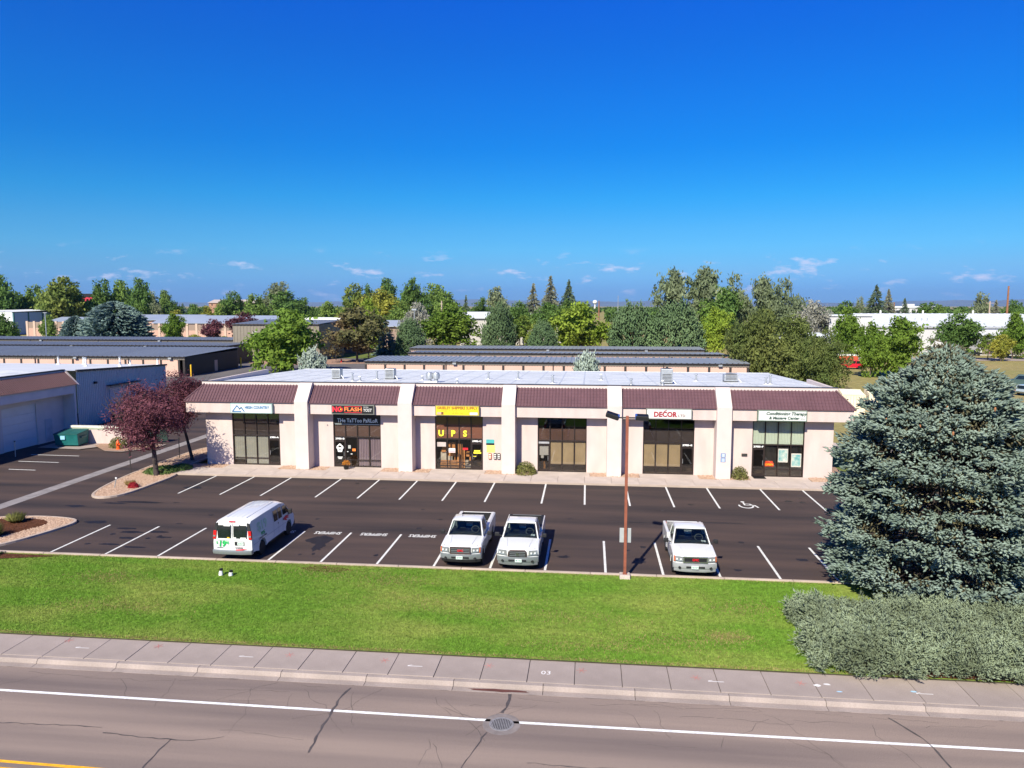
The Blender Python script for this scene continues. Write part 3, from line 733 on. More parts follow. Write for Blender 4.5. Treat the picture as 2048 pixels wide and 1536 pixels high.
        for s_ in (-1, 1):
            sk.add([(q + s_ * .075 + .07 * math.cos(t), yy, zc + .02 + .075 * math.sin(t)) for t in [i * math.pi / 5 for i in range(10)]], [tuple(range(10))])
            sk.add([(q + s_ * .02, yy, zc - .1), (q + s_ * .14, yy, zc - .08), (q + s_ * .13, yy, zc - .16), (q + s_ * .03, yy, zc - .2)], [(0, 1, 2, 3)])
        sbuild(sk, 'skull_sticker', M_NUM, sf)
        for j, s_ in enumerate(('TUES-SAT', 'NOON-8PM', '970-')): pass
        for j in range(3): sbuild(MB().box(q - .2 + .03 * j, q + .2 - .03 * j, yy - .003, yy, .86 - j * .07, .895 - j * .07), 'sticker_line', M_NUM, sf)
        for (u, z, ww, hh, m) in ((.2, 1.55, .2, .26, mat('grey_note', (.35, .36, .34), .8)), (.55, 1.35, .26, .2, mat('orange_note', (.75, .2, .03), .7)), (.1, 1.28, .1, .05, M_PAPER), (.4, 1.1, .14, .05, M_PAPER)):
            sbuild(MB().box(cx(1, u), cx(1, u) + ww, yg - .012, yg - .006, z, z + hh), 'window_note', m, sf)
    if bi == 2:
        MY = mat('yellow_vinyl', (.85, .72, .05), .5, .03)
        for j, ch in enumerate('UPS'):
            text('window_letter', ch, .62, (cx(j, .5), YW + .075, 2.86), (1, 0, 0), (0, 0, 1), MY, sf, bold=.05, off=O)
        rg2 = random.Random(5)
        for (u0, u1, z0, z1, m) in ((.3, 1.75, .14, .45, M_CARD), (.35, 1.7, .47, .68, M_CARD), (.32, .8, .70, 1.32, mat('pale_crate', (.40, .36, .30), .8)), (.42, .78, 1.34, 1.62, M_CARD), (1.0, 1.25, .7, 2.05, M_CARD),
                (1.3, 1.55, .7, 2.1, M_CARD), (.85, 1.5, .7, 1.0, MATS['pale_crate']), (1.72, 1.96, .14, 1.15, M_CARD), (1.8, 2.02, 1.16, 2.02, M_CARD), (2.08, 2.2, .14, 2.0, M_CARD), (2.28, 2.38, .14, 1.55, M_CARD), (2.48, 2.75, 1.0, 1.35, M_CARD), (2.78, 2.95, .72, .98, M_CARD), (2.42, 2.95, .14, .4, MATS['pale_crate']), (2.45, 2.7, .5, .72, MATS['pale_crate'])):
            yb = yg + .3 + .02 * rg2.randint(0, 12)
            sbuild(MB().box(cx(0, u0), cx(0, u1), yb, yb + .35, z0, z1), 'carton', m, sf, bevel=.01)
        for (u, z, ww, hh, m) in ((.15, 1.85, .68, .34, mat('grey_poster', (.45, .38, .36), .7)), (1.12, 1.4, .5, .33, M_PAPER), (3.2, 1.36, .58, .13, MY), (3.25, 1.52, .46, .1, MY), (3.15, 1.13, .26, .04, MY), (2.3, 1.62, .4, .17, RED)):
            sbuild(MB().box(cx(0, u), cx(0, u) + ww, yg - .016, yg - .011, z, z + hh), 'window_notice', m, sf)
        sbuild(MB().box(cx(0, 1.14), cx(0, 1.14) + .46, yg - .02, yg - .017, 1.44, 1.5), 'window_notice', mat('pink_print', (.75, .15, .2), .6), sf)
    if bi == 3:
        sbuild(MB().box(cx(0, .12), cx(0, .9), yg + .03, yg + .04, 1.35, 2.05), 'paper_sheet', M_PAPER, sf)
        sbuild(MB().box(cx(0, .28), cx(0, .5), yg + .03, yg + .04, 1.12, 1.36), 'paper_sheet', M_PAPER, sf)
        sbuild(MB().box(cx(0, .25), cx(0, .6), yg + .8, yg + 1.2, .14, .8), 'wooden_stand', M_CARD, sf)
        sbuild(MB().box(cx(0, .08), cx(0, .95), yg - .006, yg - .001, 2.23, 2.4), 'header_notice', mat('grey_notice', (.33, .33, .35), .7), sf)
    if bi == 5:
        MP = mat('seascape_poster', (.10, .42, .48), .6, .3, 3, col2=(.70, .78, .75), world=True)
        for (c_, u, z) in ((2, .05, 1.18), (3, .08, .85)):
            sbuild(MB().box(cx(c_, u), cx(c_, u) + .70, yg + .03, yg + .04, z, z + 1.0), 'poster', M_PAPER, sf)
            sbuild(MB().box(cx(c_, u) + .05, cx(c_, u) + .65, yg + .025, yg + .028, z + .08, z + .92), 'poster_print', MP, sf)
        neo = mat('open_sign_red', (.75, .07, .02), .5)
        sbuild(MB().box(cx(1, .02), cx(1, .74), yg + .02, yg + .04, .86, 1.12), 'open_sign', neo, sf)
        sbuild(MB().box(cx(1, .1), cx(1, .66), yg + .02, yg + .04, 1.13, 1.26), 'open_sign', neo, sf)
        text('open_lettering', 'OPEN', .2, (cx(1, .38), yg + .012, .99), (1, 0, 0), (0, 0, 1), YEL, sf, bold=.03, off=O)
        sbuild(MB().box(cx(0, .05), cx(0, 1.0), YW - .75, YW - .05, .126, .145), 'door_mat', BLACK, sf)
# wall lamp, thermostat box etc.
wbuild(MB().cyl((-20.05, YW - .07, 3.38), (-20.05, YW, 3.4), .045, n=8), 'wall_lamp', GALV, shop)
wbox('letter_slot', DARKM, shop, 11.1, 11.5, YW - .09, YW, 1.62, 1.8, bevel=.01)
M_CTEAL = mat('card_teal', (.05, .35, .36), .6)
for (a, b, z0, z1, m, th) in ((-7.7, -7.08, 2.2, 2.48, M_CTEAL, .02), (-7.7, -7.08, 2.06, 2.199, BLACK, .02), (-7.66, -7.04, 1.5, 2.04, mat('pale_yellow_board', (.85, .70, .16), .7), .02)):
    wbox('notice_board', m, shop, a, b, YW - th, YW, z0, z1)
for (a, m, lid) in ((-7.52, mat('orange_box', (.72, .16, .04), .5), False), (-7.12, DARKM, True), (-6.84, DARKM, True)):
    bx_ = wbox('drop_box', m, shop, a, a + .22, YW - .13, YW, 1.0, 1.45, bevel=.02)
    for j in range(3): MB().box(a + .03, a + .19, YW - .138, YW - .13, 1.07 + j * .13, 1.12 + j * .13).build('box_label', M_NUM, bx_, off=O)
# blue notices on the pilaster
M_BLUES = mat('blue_sign', (.03, .14, .36), .5, .05)
for z in (1.72, 1.38):
    b_ = wbox('pilaster_notice', M_BLUES, shop, 9.42, 9.75, YP - .02, YP, z, z + .29)
    for j in range(3): MB().box(9.47, 9.70, YP - .026, YP - .02, z + .05 + j * .08, z + .085 + j * .08).build('notice_line', M_NUM, b_, off=O)

# roof plant: each unit its own thing
def zroof(y): return 6.50 + (5.82 - 6.50) * (y - 55.1) / 20.8
def cooler(x, y, label, sx=.62, sy=.62, h=.95):
    t = thing('roof_condenser', label, 'air conditioner', (x, y, zroof(y)))
    MB().box(-sx, sx, -sy, sy, .08, h).build('cabinet', GALV, t, bevel=.03)
    for s_ in (-1, 1): MB().box(-sx, sx, s_ * sy * .6 - .05, s_ * sy * .6 + .05, -.01, .08).build('skid', DARKM, t)
    for j in range(6): MB().box(-sx * .8, sx * .8, -sy - .015, -sy, .2 + j * .11, .24 + j * .11).build('louvre', DARKM, t)
    MB().cyl((sx + .05, -.2, .3), (sx + .3, -.25, -.02), .04, n=6).build('pipe', WHITE, t)
    MB().lathe([(sx * .75, h), (sx * .75, h + .03), (sx * .3, h + .05), (.01, h + .05)], 14).build('fan_guard', DARKM, t)
    return t
cooler(-21.6, 61.5, 'boxy grey roof condenser near the left end of the shop roof', .38, .38, .85)
cooler(-16.9, 61.5, 'boxy grey roof condenser above the tattoo shop', .4, .4, .9)
cooler(6.1, 59.5, 'tall grey swamp cooler with a leaning prop above the signed decor shop', .45, .45, 1.2)
cooler(11.6, 62.5, 'low grey louvred condenser near the right end of the shop roof', .55, .45, .62)
t = thing('roof_fans', 'pair of round metal turbine vents on the shop roof above the yellow sign', 'roof vent', (-12.55, 58.3, zroof(58.3)))
for s_ in (-.25, .28):
    MB().lathe([(.16, 0), (.16, .25), (.28, .3), (.3, .6), (.24, .78), (.05, .82)], 14, c=(s_, .1 * s_, 0)).build('turbine', GALV, t, smooth=40)
MB().box(-.65, .4, -.35, .35, -.02, .07).build('curb', WHITE, t)
vlabels = [(-19.3, 58.6, .55), (-18.6, 58.4, .32), (-17.9, 60.8, .6), (-10.4, 57.5, .25), (-8.6, 62.5, .5), (-6.1, 63.0, .55), (-2.9, 58.5, .55), (1.0, 63, .4), (3.2, 57.2, .42), (8.9, 63, .5), (14.3, 60.3, .6), (5.6, 57.4, .3), (-13.9, 60.5, .3), (13.9, 60.0, .45)]
vl = ['leftmost pipe vent, with a rain cap', 'short pipe vent beside the leftmost one', 'capped flue between the two left condensers', 'small round vent right of the turbine pair', 'thin vent over the middle bay', 'thin tall vent, rearmost over the middle',
      'capped flue behind the third pilaster head', 'thin vent left of the street lamp top', 'capped flue nearest the front edge over the decor shop', 'thin vent behind the tall swamp cooler', 'capped flue at the right end', 'short vent at the foot of the swamp cooler', 'low vent left of the turbine pair', 'hooked vent beside the right end flue']
for (x, y, h), lb in zip(vlabels, vl):
    t = thing('roof_vent', lb + ' on the shop roof', 'roof vent', (x, y, zroof(y)), group='vents on the shop roof')
    MB().lathe([(.20, -.02), (.18, .06), (.085, .14), (.07, h)], 10).build('flue', GALV, t, smooth=40)
    MB().lathe([(.13, h + .03), (.12, h + .10), (.02, h + .13)], 10).build('cap', GALV if h > .4 else WHITE, t, smooth=40)
    MB().lathe([(.26, -.015), (.25, .03), (.1, .05)], 10).build('boot', WHITE, t)

# ------------------------------------------------------------------ shop signs
def sign(label, x0, x1, z0, z1, facem, cabm):
    t = thing('shop_sign', label, 'sign', ((x0 + x1) / 2, YF, z0), group='box signs over the shopfronts')
    wbox('cabinet', cabm, t, x0, x1, YF - .28, YF - .002, z0, z1, bevel=.012)
    wbox('face', facem, t, x0 + .07, x1 - .07, YF - .288, YF - .28, z0 + .06, z1 - .06)
    return t, tuple(t.location), YF - .295
SIGNW = mat('sign_white', (.62, .64, .63), .4, .03); CABG = mat('cabinet_grey', (.16, .17, .15), .5, .15); CABT = mat('cabinet_teal', (.30, .42, .40), .5, .1)
t, O, y = sign('white box sign with blue mountain logo, leftmost on the fascia', -27.3, -23.95, 4.36, 5.1, SIGNW, CABT)
BLU = mat('logo_blue', (.04, .16, .34), .5); tl = mat('pale_lettering', (.45, .65, .68), .5)
lg = MB()
def bar(mb, a, b, wd, yy):
    d = Vector((b[0] - a[0], b[1] - a[1])).normalized(); n = Vector((-d.y, d.x)) * wd / 2
    mb.quad((a[0] - n.x, yy, a[1] - n.y), (b[0] - n.x, yy, b[1] - n.y), (b[0] + n.x, yy, b[1] + n.y), (a[0] + n.x, yy, a[1] + n.y))
for a, b in (((-27.1, 4.49), (-26.72, 4.95)), ((-26.74, 4.95), (-26.5, 4.66)), ((-26.55, 4.65), (-26.38, 4.82)), ((-26.42, 4.84), (-26.15, 4.48)), ((-27.12, 4.49), (-26.4, 4.49))): bar(lg, a, b, .085, y)
wbuild(lg, 'mountain_logo', BLU, t)
text('lettering', 'HIGH COUNTRY', .30, (-25.15, y, 4.80), (1, 0, 0), (0, 0, 1), BLU, t, width=1.95, bold=.045, off=O)
text('lettering', 'Heating, Air Conditioning', .13, (-25.15, y, 4.62), (1, 0, 0), (0, 0, 1), tl, t, width=1.75, off=O)
t, O, y = sign('black box sign with red and orange lettering over the tattoo shop', -19.3, -16.0, 4.4, 5.12, BLACK, CABG)
RDL = mat('sign_red', (.75, .03, .05), .5); ORL = mat('sign_orange', (.85, .22, .06), .5); GRL = mat('sign_grey', (.6, .6, .6), .5)
text('lettering', 'NO', .52, (-18.82, y, 4.76), (1, 0, 0), (0, 0, 1), RDL, t, width=.82, bold=.045, off=O)
lb_ = MB().add([(-18.53, y - .004, 4.92), (-18.44, y - .004, 4.93), (-18.52, y - .004, 4.78), (-18.45, y - .004, 4.78), (-18.62, y - .004, 4.58), (-18.57, y - .004, 4.74), (-18.64, y - .004, 4.74)], [(0, 1, 2, 3, 4, 5, 6)])
wbuild(lb_, 'lightning_bolt', YEL, t)
text('lettering', 'FLASH', .40, (-17.62, y, 4.77), (1, 0, 0), (0, 0, 1), ORL, t, width=1.35, bold=.025, off=O)
wbuild(MB().box(-18.3, -16.95, y, y + .004, 4.52, 4.55).box(-18.3, -16.95, y, y + .004, 4.98, 5.01), 'rule', RDL, t)
text('lettering', 'DON', .17, (-16.62, y, 4.95), (1, 0, 0), (0, -.15, 1), GRL, t, width=.35, off=O)
text('lettering', 'YOST', .32, (-16.52, y, 4.72), (1, 0, 0), (0, 0, 1), GRL, t, width=.66, bold=.015, shear=.2, off=O)
SY_ = mat('sign_yellow', (.86, .62, .02), .45, .04); OLV = mat('sign_brown', (.30, .13, .02), .5)
t, O, y = sign('yellow box sign of the shipping supply shop', -11.35, -8.05, 4.42, 5.17, SY_, mat('cabinet_olive', (.25, .22, .08), .5))
text('lettering', 'GREELEY SHIPPERS SUPPLY', .26, (-9.7, y, 4.98), (1, 0, 0), (0, 0, 1), OLV, t, width=3.05, bold=.045, off=O)
for z, wdt in ((4.80, 2.4), (4.70, 2.0)): text('lettering', 'BOXES  PACKAGING  WHOLESALE' if z > 4.75 else 'RETAIL PACKING SUPPLIES', .085, (-9.7, y, z), (1, 0, 0), (0, 0, 1), ORL, t, width=wdt, off=O)
text('lettering', 'WE SHIP UPS', .09, (-9.7, y, 4.60), (1, 0, 0), (0, 0, 1), OLV, t, width=.9, off=O)
wbuild(MB().box(-11.2, -10.9, y, y + .004, 4.5, 4.68), 'emblem', mat('emblem_pink', (.75, .35, .25), .6), t)
wbuild(MB().box(-10.9, -10.72, y, y + .004, 4.5, 4.7), 'emblem', mat('emblem_brown', (.15, .07, .02), .6), t)
wbuild(MB().box(-8.75, -8.18, y, y + .004, 4.5, 4.68), 'emblem', M_PAPER, t)
text('lettering', 'U-HAUL', .1, (-8.46, y - .006, 4.6), (1, 0, 0), (0, 0, 1), BLACK, t, width=.46, off=O)
t, O, y = sign('white box sign with dark red DECOR lettering', 4.1, 7.35, 4.4, 5.17, SIGNW, CABG)
DRD = mat('decor_red', (.30, .015, .03), .5)
text('lettering', 'DECOR', .50, (5.45, y, 4.74), (1, 0, 0), (0, 0, 1), DRD, t, width=1.65, bold=.045, off=O)
sf_ = MB()
for xx in (4.66, 5.02, 5.94, 6.1): sf_.box(xx - .05, xx + .09, y - .001, y + .003, 4.565, 4.595)
wbuild(sf_, 'serifs', DRD, t)
bb = MB(); bar(bb, (5.34, 4.97), (5.55, 5.06), .06, y); wbuild(bb, 'accent', DRD, t)
text('lettering', 'LTD', .26, (6.62, y, 4.66), (1, 0, 0), (0, 0, 1), mat('ltd_brown', (.16, .03, .03), .5), t, width=.5, bold=.02, off=O)
t, O, y = sign('white box sign with green script lettering, rightmost on the fascia', 11.9, 15.3, 4.38, 5.16, SIGNW, mat('cabinet_green', (.14, .19, .15), .5))
GRN = mat('script_green', (.035, .075, .06), .5)
text('lettering', 'Conditioning Therapy', .30, (13.85, y, 4.92), (1, 0, 0), (0, 0, 1), GRN, t, width=2.8, bold=.04, shear=.25, off=O)
text('lettering', '& Massage Center', .28, (13.72, y, 4.61), (1, 0, 0), (0, 0, 1), GRN, t, width=2.1, bold=.04, shear=.2, off=O)
text('lettering', 'Inc.', .17, (15.03, y, 4.58), (1, 0, 0), (0, 0, 1), GRN, t, width=.3, shear=.2, off=O)
fg = MB(); fx = 12.16
for a, b in (((fx, 4.95), (fx - .1, 4.75)), ((fx, 4.95), (fx + .1, 4.75)), ((fx - .03, 4.78), (fx - .06, 4.5)), ((fx + .03, 4.78), (fx + .06, 4.5)), ((fx, 5.0), (fx, 5.06)), ((fx - .04, 4.5), (fx + .1, 4.48))): bar(fg, a, b, .025, y)
wbuild(fg, 'figure_logo', mat('figure_teal', (.3, .5, .45), .5), t)

# ================================================================== VEHICLES
CARW = mat('white_car_paint', (.66, .67, .67), .28, .02, 1, spec=.5, coat=.6)
CARGL = mat('car_glass', (.012, .018, .018), .06, .3, 3, spec=.6)
CLEARG = glass_mat('windscreen_glass', (.62, .70, .68))
CHROME = mat('dull_chrome', (.42, .44, .45), .22, .1, 4, metal=.85)
BUMPG = mat('grey_bumper', (.24, .26, .28), .35, .08, 3, metal=.4)
PLAST = mat('black_plastic', (.014, .014, .016), .6, .2, 5)
LAMPG = mat('headlamp_lens', (.20, .21, .215), .08, .12, 12, spec=.8, coat=1.0)
AMBER = mat('amber_lens', (.42, .11, .04), .2, .1)
REDL = mat('red_lens', (.55, .012, .015), .15, .1, coat=.6)
PLATE = mat('licence_plate', (.62, .70, .68), .4, .05)
PLG = mat('plate_green', (.05, .22, .13), .5)
LINER = mat('bed_liner', (.010, .011, .014), .75, .3, 6)

def wheel(par, x, y, z, r, wdt=.24, rimm=None):
    s_ = 1 if y > 0 else -1
    w_ = MB().lathe([(r * .62, -wdt / 2), (r * .93, -wdt / 2), (r, -wdt * .33), (r, wdt * .33), (r * .93, wdt / 2), (r * .62, wdt / 2)], 22, axis='y').build('wheel', RUBBER, par, smooth=40)
    w_.location = (x, y, z)
    rim = MB().lathe([(r * .635, -wdt * .3), (r * .635, s_ * wdt * .44), (r * .56, s_ * wdt * .40), (r * .5, s_ * wdt * .25), (r * .2, s_ * wdt * .34), (.02, s_ * wdt * .36)], 20, axis='y')
    rim.build('rim', rimm or GALV, w_, smooth=30)
    for k in range(5):
        a = 2 * math.pi * k / 5
        MB().cyl((r * .36 * math.cos(a), s_ * wdt * .30, r * .36 * math.sin(a)), (r * .36 * math.cos(a), s_ * wdt * .335, r * .36 * math.sin(a)), r * .1, n=8).build('hub_slot', BLACK, w_)
    return w_

def arch(cx, cz, r, n=9, z0=None):
    """points of a wheel cut, going from +x side to -x side (for a bottom edge traversed front to back)"""
    return [(cx + r * math.cos(R(a)), cz + r * math.sin(R(a))) for a in np.linspace(-8, 188, n)]

def patch(par, name, m, f, u0, u1, v0, v1, nu=4, nv=4, off=.008):
    """glass or trim following a surface f(u,v)->(pos, normal)"""
    V = []
    for j in range(nv + 1):
        for i in range(nu + 1):
            p, n = f(u0 + (u1 - u0) * i / nu, v0 + (v1 - v0) * j / nv); V.append(p + n * off)
    mb = MB(); mb.v = [tuple(v) for v in V]
    mb.f = [(j * (nu + 1) + i, j * (nu + 1) + i + 1, (j + 1) * (nu + 1) + i + 1, (j + 1) * (nu + 1) + i) for j in range(nv) for i in range(nu)]
    return mb.build(name, m, par)

def quadface(a, b, c, d, bulge=0.0):
    a, b, c, d = map(Vector, (a, b, c, d)); n = (b - a).cross(d - a).normalized()
    def f(u, v):
        p = (a * (1 - u) + b * u) * (1 - v) + (d * (1 - u) + c * u) * v
        return p + n * bulge * (1 - (2 * u - 1) ** 2), n
    return f

def plate(par, x, y, z, sgn, txt, tilt=0):
    p = MB().box(x - .008, x + .008, y - .16, y + .16, z - .08, z + .08).build('licence_plate', PLATE, par, bevel=.008)
    text('plate_characters', txt, .11, (x + sgn * .010, y, z), (0, sgn, 0), (0, 0, 1), PLG, p, width=.26, bold=.02, depth=.001)
    return p

def pickup(name, loc, rz, label, style):
    t = thing(name, label, 'pickup truck', loc, rz, group='pickup trucks in the front lot')
    xl = {'gmc1': .45, 'toy': .28, 'gmc2': 0.0}[style]
    xf, xr, wr, W = 1.62, -1.48 - xl * .8, .385, .985
    prof = [(2.46, .50), (2.54, .62), (2.55, .98), (2.49, 1.07), (2.25, 1.125), (1.7, 1.17), (1.14, 1.205), (1.09, 1.09), (-.44, 1.09), (-.48, 1.22), (-.50, 1.22), (-.50, .46)]
    prof += [(xf - .62, .44)] + arch(xf, .42, .47)[::-1]
    def fb(x, y, z):
        q = abs(y) / W
        if x > 1.9: x -= .16 * q ** 4 * min(1, (x - 1.9) / .5)
        if z > 1.03: z += .035 * (1 - q * q) - (.055 if q > .98 else 0)
        if q > .98 and z < .6: y *= .985
        return (x, y, z)
    ys = [-W, -.945, -.86, -.6, -.3, 0, .3, .6, .86, .945, W]
    MB().slices(prof, ys, fb).build('body', CARW, t, smooth=32)
    # hood centre crease lines
    for s_ in (-1, 1): MB().add([(2.3, s_ * .5, 1.158), (1.2, s_ * .62, 1.232), (1.2, s_ * .645, 1.24), (2.3, s_ * .53, 1.168)], [(0, 1, 2, 3)]).build('hood_crease', CARW, t)
    MB().box(-2.4 - xl, 2.3, -.62, .62, .36, .66).build('light_blocker', PLAST, t)  # dark box added under the body to block light
    # cab
    bz, tz = 1.20, 1.83
    B = [(1.14, -.90, bz), (1.14, .90, bz), (-.50, .90, bz), (-.50, -.90, bz)]; T = [(.52, -.72, tz), (.52, .72, tz), (-.42, .72, tz), (-.42, -.72, tz)]
    # hollow cab: pillars and rails round each opening, crowned roof, cabin inside
    cabm = MB(); faces = [((B[0], B[1], T[1], T[0]), (.05, .95, .05, .91), 'windscreen'), ((B[2], B[3], T[3], T[2]), (.10, .90, .18, .86), 'rear_window'),
                          ((B[3], B[0], T[0], T[3]), (.10, .86, .06, .87), 'side_window'), ((B[1], B[2], T[2], T[1]), (.14, .90, .06, .87), 'side_window')]
    for q, (u0, u1, v0, v1), nm in faces:
        f = quadface(*q); pt = lambda u, v: tuple(f(u, v)[0]); pi = lambda u, v: tuple(f(u, v)[0] - f(u, v)[1] * .05)
        o4 = [pt(0, 0), pt(1, 0), pt(1, 1), pt(0, 1)]; i4 = [pt(u0, v0), pt(u1, v0), pt(u1, v1), pt(u0, v1)]; d4 = [pi(u0, v0), pi(u1, v0), pi(u1, v1), pi(u0, v1)]
        cabm.add(o4 + i4 + d4, [(k, (k + 1) % 4, 4 + (k + 1) % 4, 4 + k) for k in range(4)] + [(4 + k, 4 + (k + 1) % 4, 8 + (k + 1) % 4, 8 + k) for k in range(4)])
        patch(t, nm, CLEARG, f, u0, u1, v0, v1, 4, 2, -.012)
    rfm = []
    for i_ in range(5):
        for j_ in range(5):
            u, v = i_ / 4, j_ / 4; x_ = T[0][0] * (1 - u) + T[2][0] * u; y_ = -.72 + 1.44 * v
            rfm.append((x_ , y_, tz + .05 * (1 - (2 * u - 1) ** 4) * (1 - (2 * v - 1) ** 4)))
    cabm.add(rfm, [(a_ * 5 + b_, a_ * 5 + b_ + 1, (a_ + 1) * 5 + b_ + 1, (a_ + 1) * 5 + b_) for a_ in range(4) for b_ in range(4)])
    cabm.build('cab', CARW, t, smooth=50)
    DASH = mat('dashboard', (.022, .026, .025), .8, .2, 4); SEAT = mat('seat_cloth', (.035, .038, .04), .9, .2, 6)
    MB().box(-.46, 1.1, -.84, .84, 1.0, 1.215).build('cabin_floor', BLACK, t)
    MB().hexa([(.62, -.80, 1.216), (1.06, -.82, 1.216), (1.06, .82, 1.216), (.62, .80, 1.216)], [(.66, -.78, 1.27), (.98, -.8, 1.235), (.98, .8, 1.235), (.66, .78, 1.27)]).build('dashboard', DASH, t, bevel=.01)
    for s_ in (-1, 1):
        MB().hexa([(-.20, s_ * .42 - .26, 1.216), (-.02, s_ * .42 - .26, 1.216), (-.02, s_ * .42 + .26, 1.216), (-.20, s_ * .42 + .26, 1.216)], [(-.34, s_ * .42 - .22, 1.62), (-.24, s_ * .42 - .22, 1.62), (-.24, s_ * .42 + .22, 1.62), (-.34, s_ * .42 + .22, 1.62)]).build('seat_back', SEAT, t, bevel=.03)
    sw = MB()
    for k in range(16):
        a0, a1 = 2 * math.pi * k / 16, 2 * math.pi * (k + 1) / 16
        sw.cyl((.52 - .05 * math.sin(a0), .42 + .19 * math.cos(a0), 1.36 + .15 * math.sin(a0)), (.52 - .05 * math.sin(a1), .42 + .19 * math.cos(a1), 1.36 + .15 * math.sin(a1)), .016, n=5)
    sw.build('steering_wheel', mat('wheel_grey', (.09, .09, .09), .6), t)
    if style != 'gmc1': MB().box(.72, .95, .50, .70, 1.272, 1.285).build('dash_paper', M_PAPER, t)
    fs = quadface(B[0], B[1], T[1], T[0])
    for (u0, u1, v0, v1) in ((.035, .965, .90, .935), (.035, .965, .02, .06), (.03, .055, .05, .92), (.945, .97, .05, .92)): patch(t, 'windscreen_seal', PLAST, fs, u0, u1, v0, v1, 1, 1, .006)
    for s_ in (-1, 1):
        MB().cyl((.5, s_ * .69, tz + .004), (-.4, s_ * .69, tz + .004), .012 if style == 'toy' else .006, n=5).build('roof_ditch', PLAST, t)
        MB().add([(2.42, s_ * .80, 1.108), (1.2, s_ * .86, 1.196), (1.2, s_ * .872, 1.196), (2.42, s_ * .812, 1.108)], [(0, 1, 2, 3)]).build('hood_gap', PLAST, t)
    wp = MB()
    for y0 in (-.55, .08): wp.cyl((1.135, y0, 1.24), (1.02, y0 + .52, 1.345), .012, n=4)
    wp.build('wiper', PLAST, t)
    # interior hints: seat backs and steering wheel behind the glass are below visibility; dash visor strip
    for s_ in (-1, 1):
        mir = MB().box(.83, .95, s_ * 1.06, s_ * 1.28, 1.2, 1.40).build('mirror', PLAST, t, bevel=.035, seg=3)
        MB().cyl((.9, s_ * .93, 1.22), (.9, s_ * 1.1, 1.27), .025, n=6).build('arm', PLAST, mir)
        MB().box(-.32, -.14, s_ * (W + .004), s_ * (W + .03), 1.02, 1.07).build('door_handle', CARW if style != 'toy' else PLAST, t)
        # door gaps
        dg = MB()
        for x_ in (1.0, -.42): dg.box(x_ - .006, x_ + .006, s_ * (W - .001), s_ * (W + .002), .55, 1.16)
        dg.build('door_gap', PLAST, t)
        MB().box(-.44, 1.02, s_ * (W - .03), s_ * (W + .012), .44, .52).build('rocker', PLAST, t)
    # bed
    for s_ in (-1, 1):
        bp = [(-.54, .46), (-.54, 1.24), (-2.56 - xl, 1.24), (-2.60 - xl, 1.18), (-2.60 - xl, .56), (-2.5 - xl, .5), (xr - .55, .48)] + arch(xr, .42, .46) + [(xr + .62, .46)]
        bp = [(-.54, .46), (-.54, 1.24), (-2.56 - xl, 1.24), (-2.60 - xl, 1.18), (-2.60 - xl, .56), (-2.5 - xl, .5)] + arch(xr, .42, .46)[::-1]
        yy = [s_ * .86, s_ * .95, s_ * W]
        MB().slices(bp, yy, lambda x, y, z: (x, y, z - (.03 if abs(y) > .97 and z > 1.2 else 0))).build('bed_side', CARW, t, smooth=32)
        MB().box(-2.52 - xl, -.58, s_ * .80, s_ * .858, .76, 1.235 if style != 'gmc2' else 1.1).build('liner_side', LINER, t)
        MB().box(xr - .45, xr + .45, s_ * .58, s_ * .80, .76, .98).build('wheel_well', LINER, t, bevel=.05)
        tl_ = MB().box(-2.63 - xl, -2.57 - xl, s_ * .80, s_ * .975, .82, 1.18).build('tail_light', REDL, t, bevel=.02)
    MB().box(-2.6 - xl, -.54, -.86, .86, .68, .76).build('bed_floor', LINER if style != 'gmc2' else mat('worn_bed', (.16, .16, .17), .6, .5, 5), t)
    MB().box(-.62, -.56, -.86, .86, .76, 1.24).build('bed_front', CARW, t)
    tg = MB().box(-2.60 - xl, -2.53 - xl, -.79, .79, .6, 1.235).build('tailgate', CARW if style != 'toy' else mat('grey_liner_cap', (.10, .11, .12), .6), t, bevel=.015)
    MB().box(-2.528 - xl, -2.515 - xl, -.78, .78, .78, 1.22).build('inner_panel', LINER if style != 'gmc2' else MATS['worn_bed'], tg)
    for j in range(2):
        for yy in (-.5, -.1, .1, .5): pass
    if style != 'gmc2':
        for s_ in (-1, 1): MB().box(-2.55 - xl, -.58, s_ * .79, s_ * .93, 1.242, 1.26).build('rail_cap', LINER if style == 'toy' else CARW, t, bevel=.006)
    if style == 'gmc2':
        rg3 = random.Random(2)
        for k in range(26):
            x_ = rg3.uniform(-2.4 - xl, -.8); y_ = rg3.uniform(-.7, .7); s2 = rg3.uniform(.04, .14)
            MB().box(x_, x_ + s2 * 2, y_, y_ + s2, .762, .762 + s2 * rg3.uniform(.4, 1.2)).build('load_scrap', rg3.choice([GALV, BLACK, M_PAPER, DARKM]), t)
    MB().box(-2.72 - xl, -2.58 - xl, -.9, .9, .5, .66).build('rear_bumper', CHROME, t, bevel=.03)
    # front: bumper bowed in plan
    def fbump(x, y, z):
        q = abs(y) / .98; return (x - .20 * q ** 3, y, z)
    bm1 = BUMPG if style != 'gmc2' else mat('silver_bumper', (.33, .34, .36), .35, .08, 3, metal=.15)
    MB().slices([(2.45, .52), (2.62, .50), (2.66, .60), (2.64, .74), (2.5, .76)], [-.98, -.9, -.7, -.45, -.2, 0, .2, .45, .7, .9, .98], fbump).build('front_bumper', bm1, t, smooth=40)
    MB().slices([(2.4, .34), (2.56, .34), (2.60, .42), (2.6, .50), (2.4, .52)], [-.94, -.7, -.4, 0, .4, .7, .94], fbump).build('valance', PLAST if style == 'gmc1' else bm1, t, smooth=40)
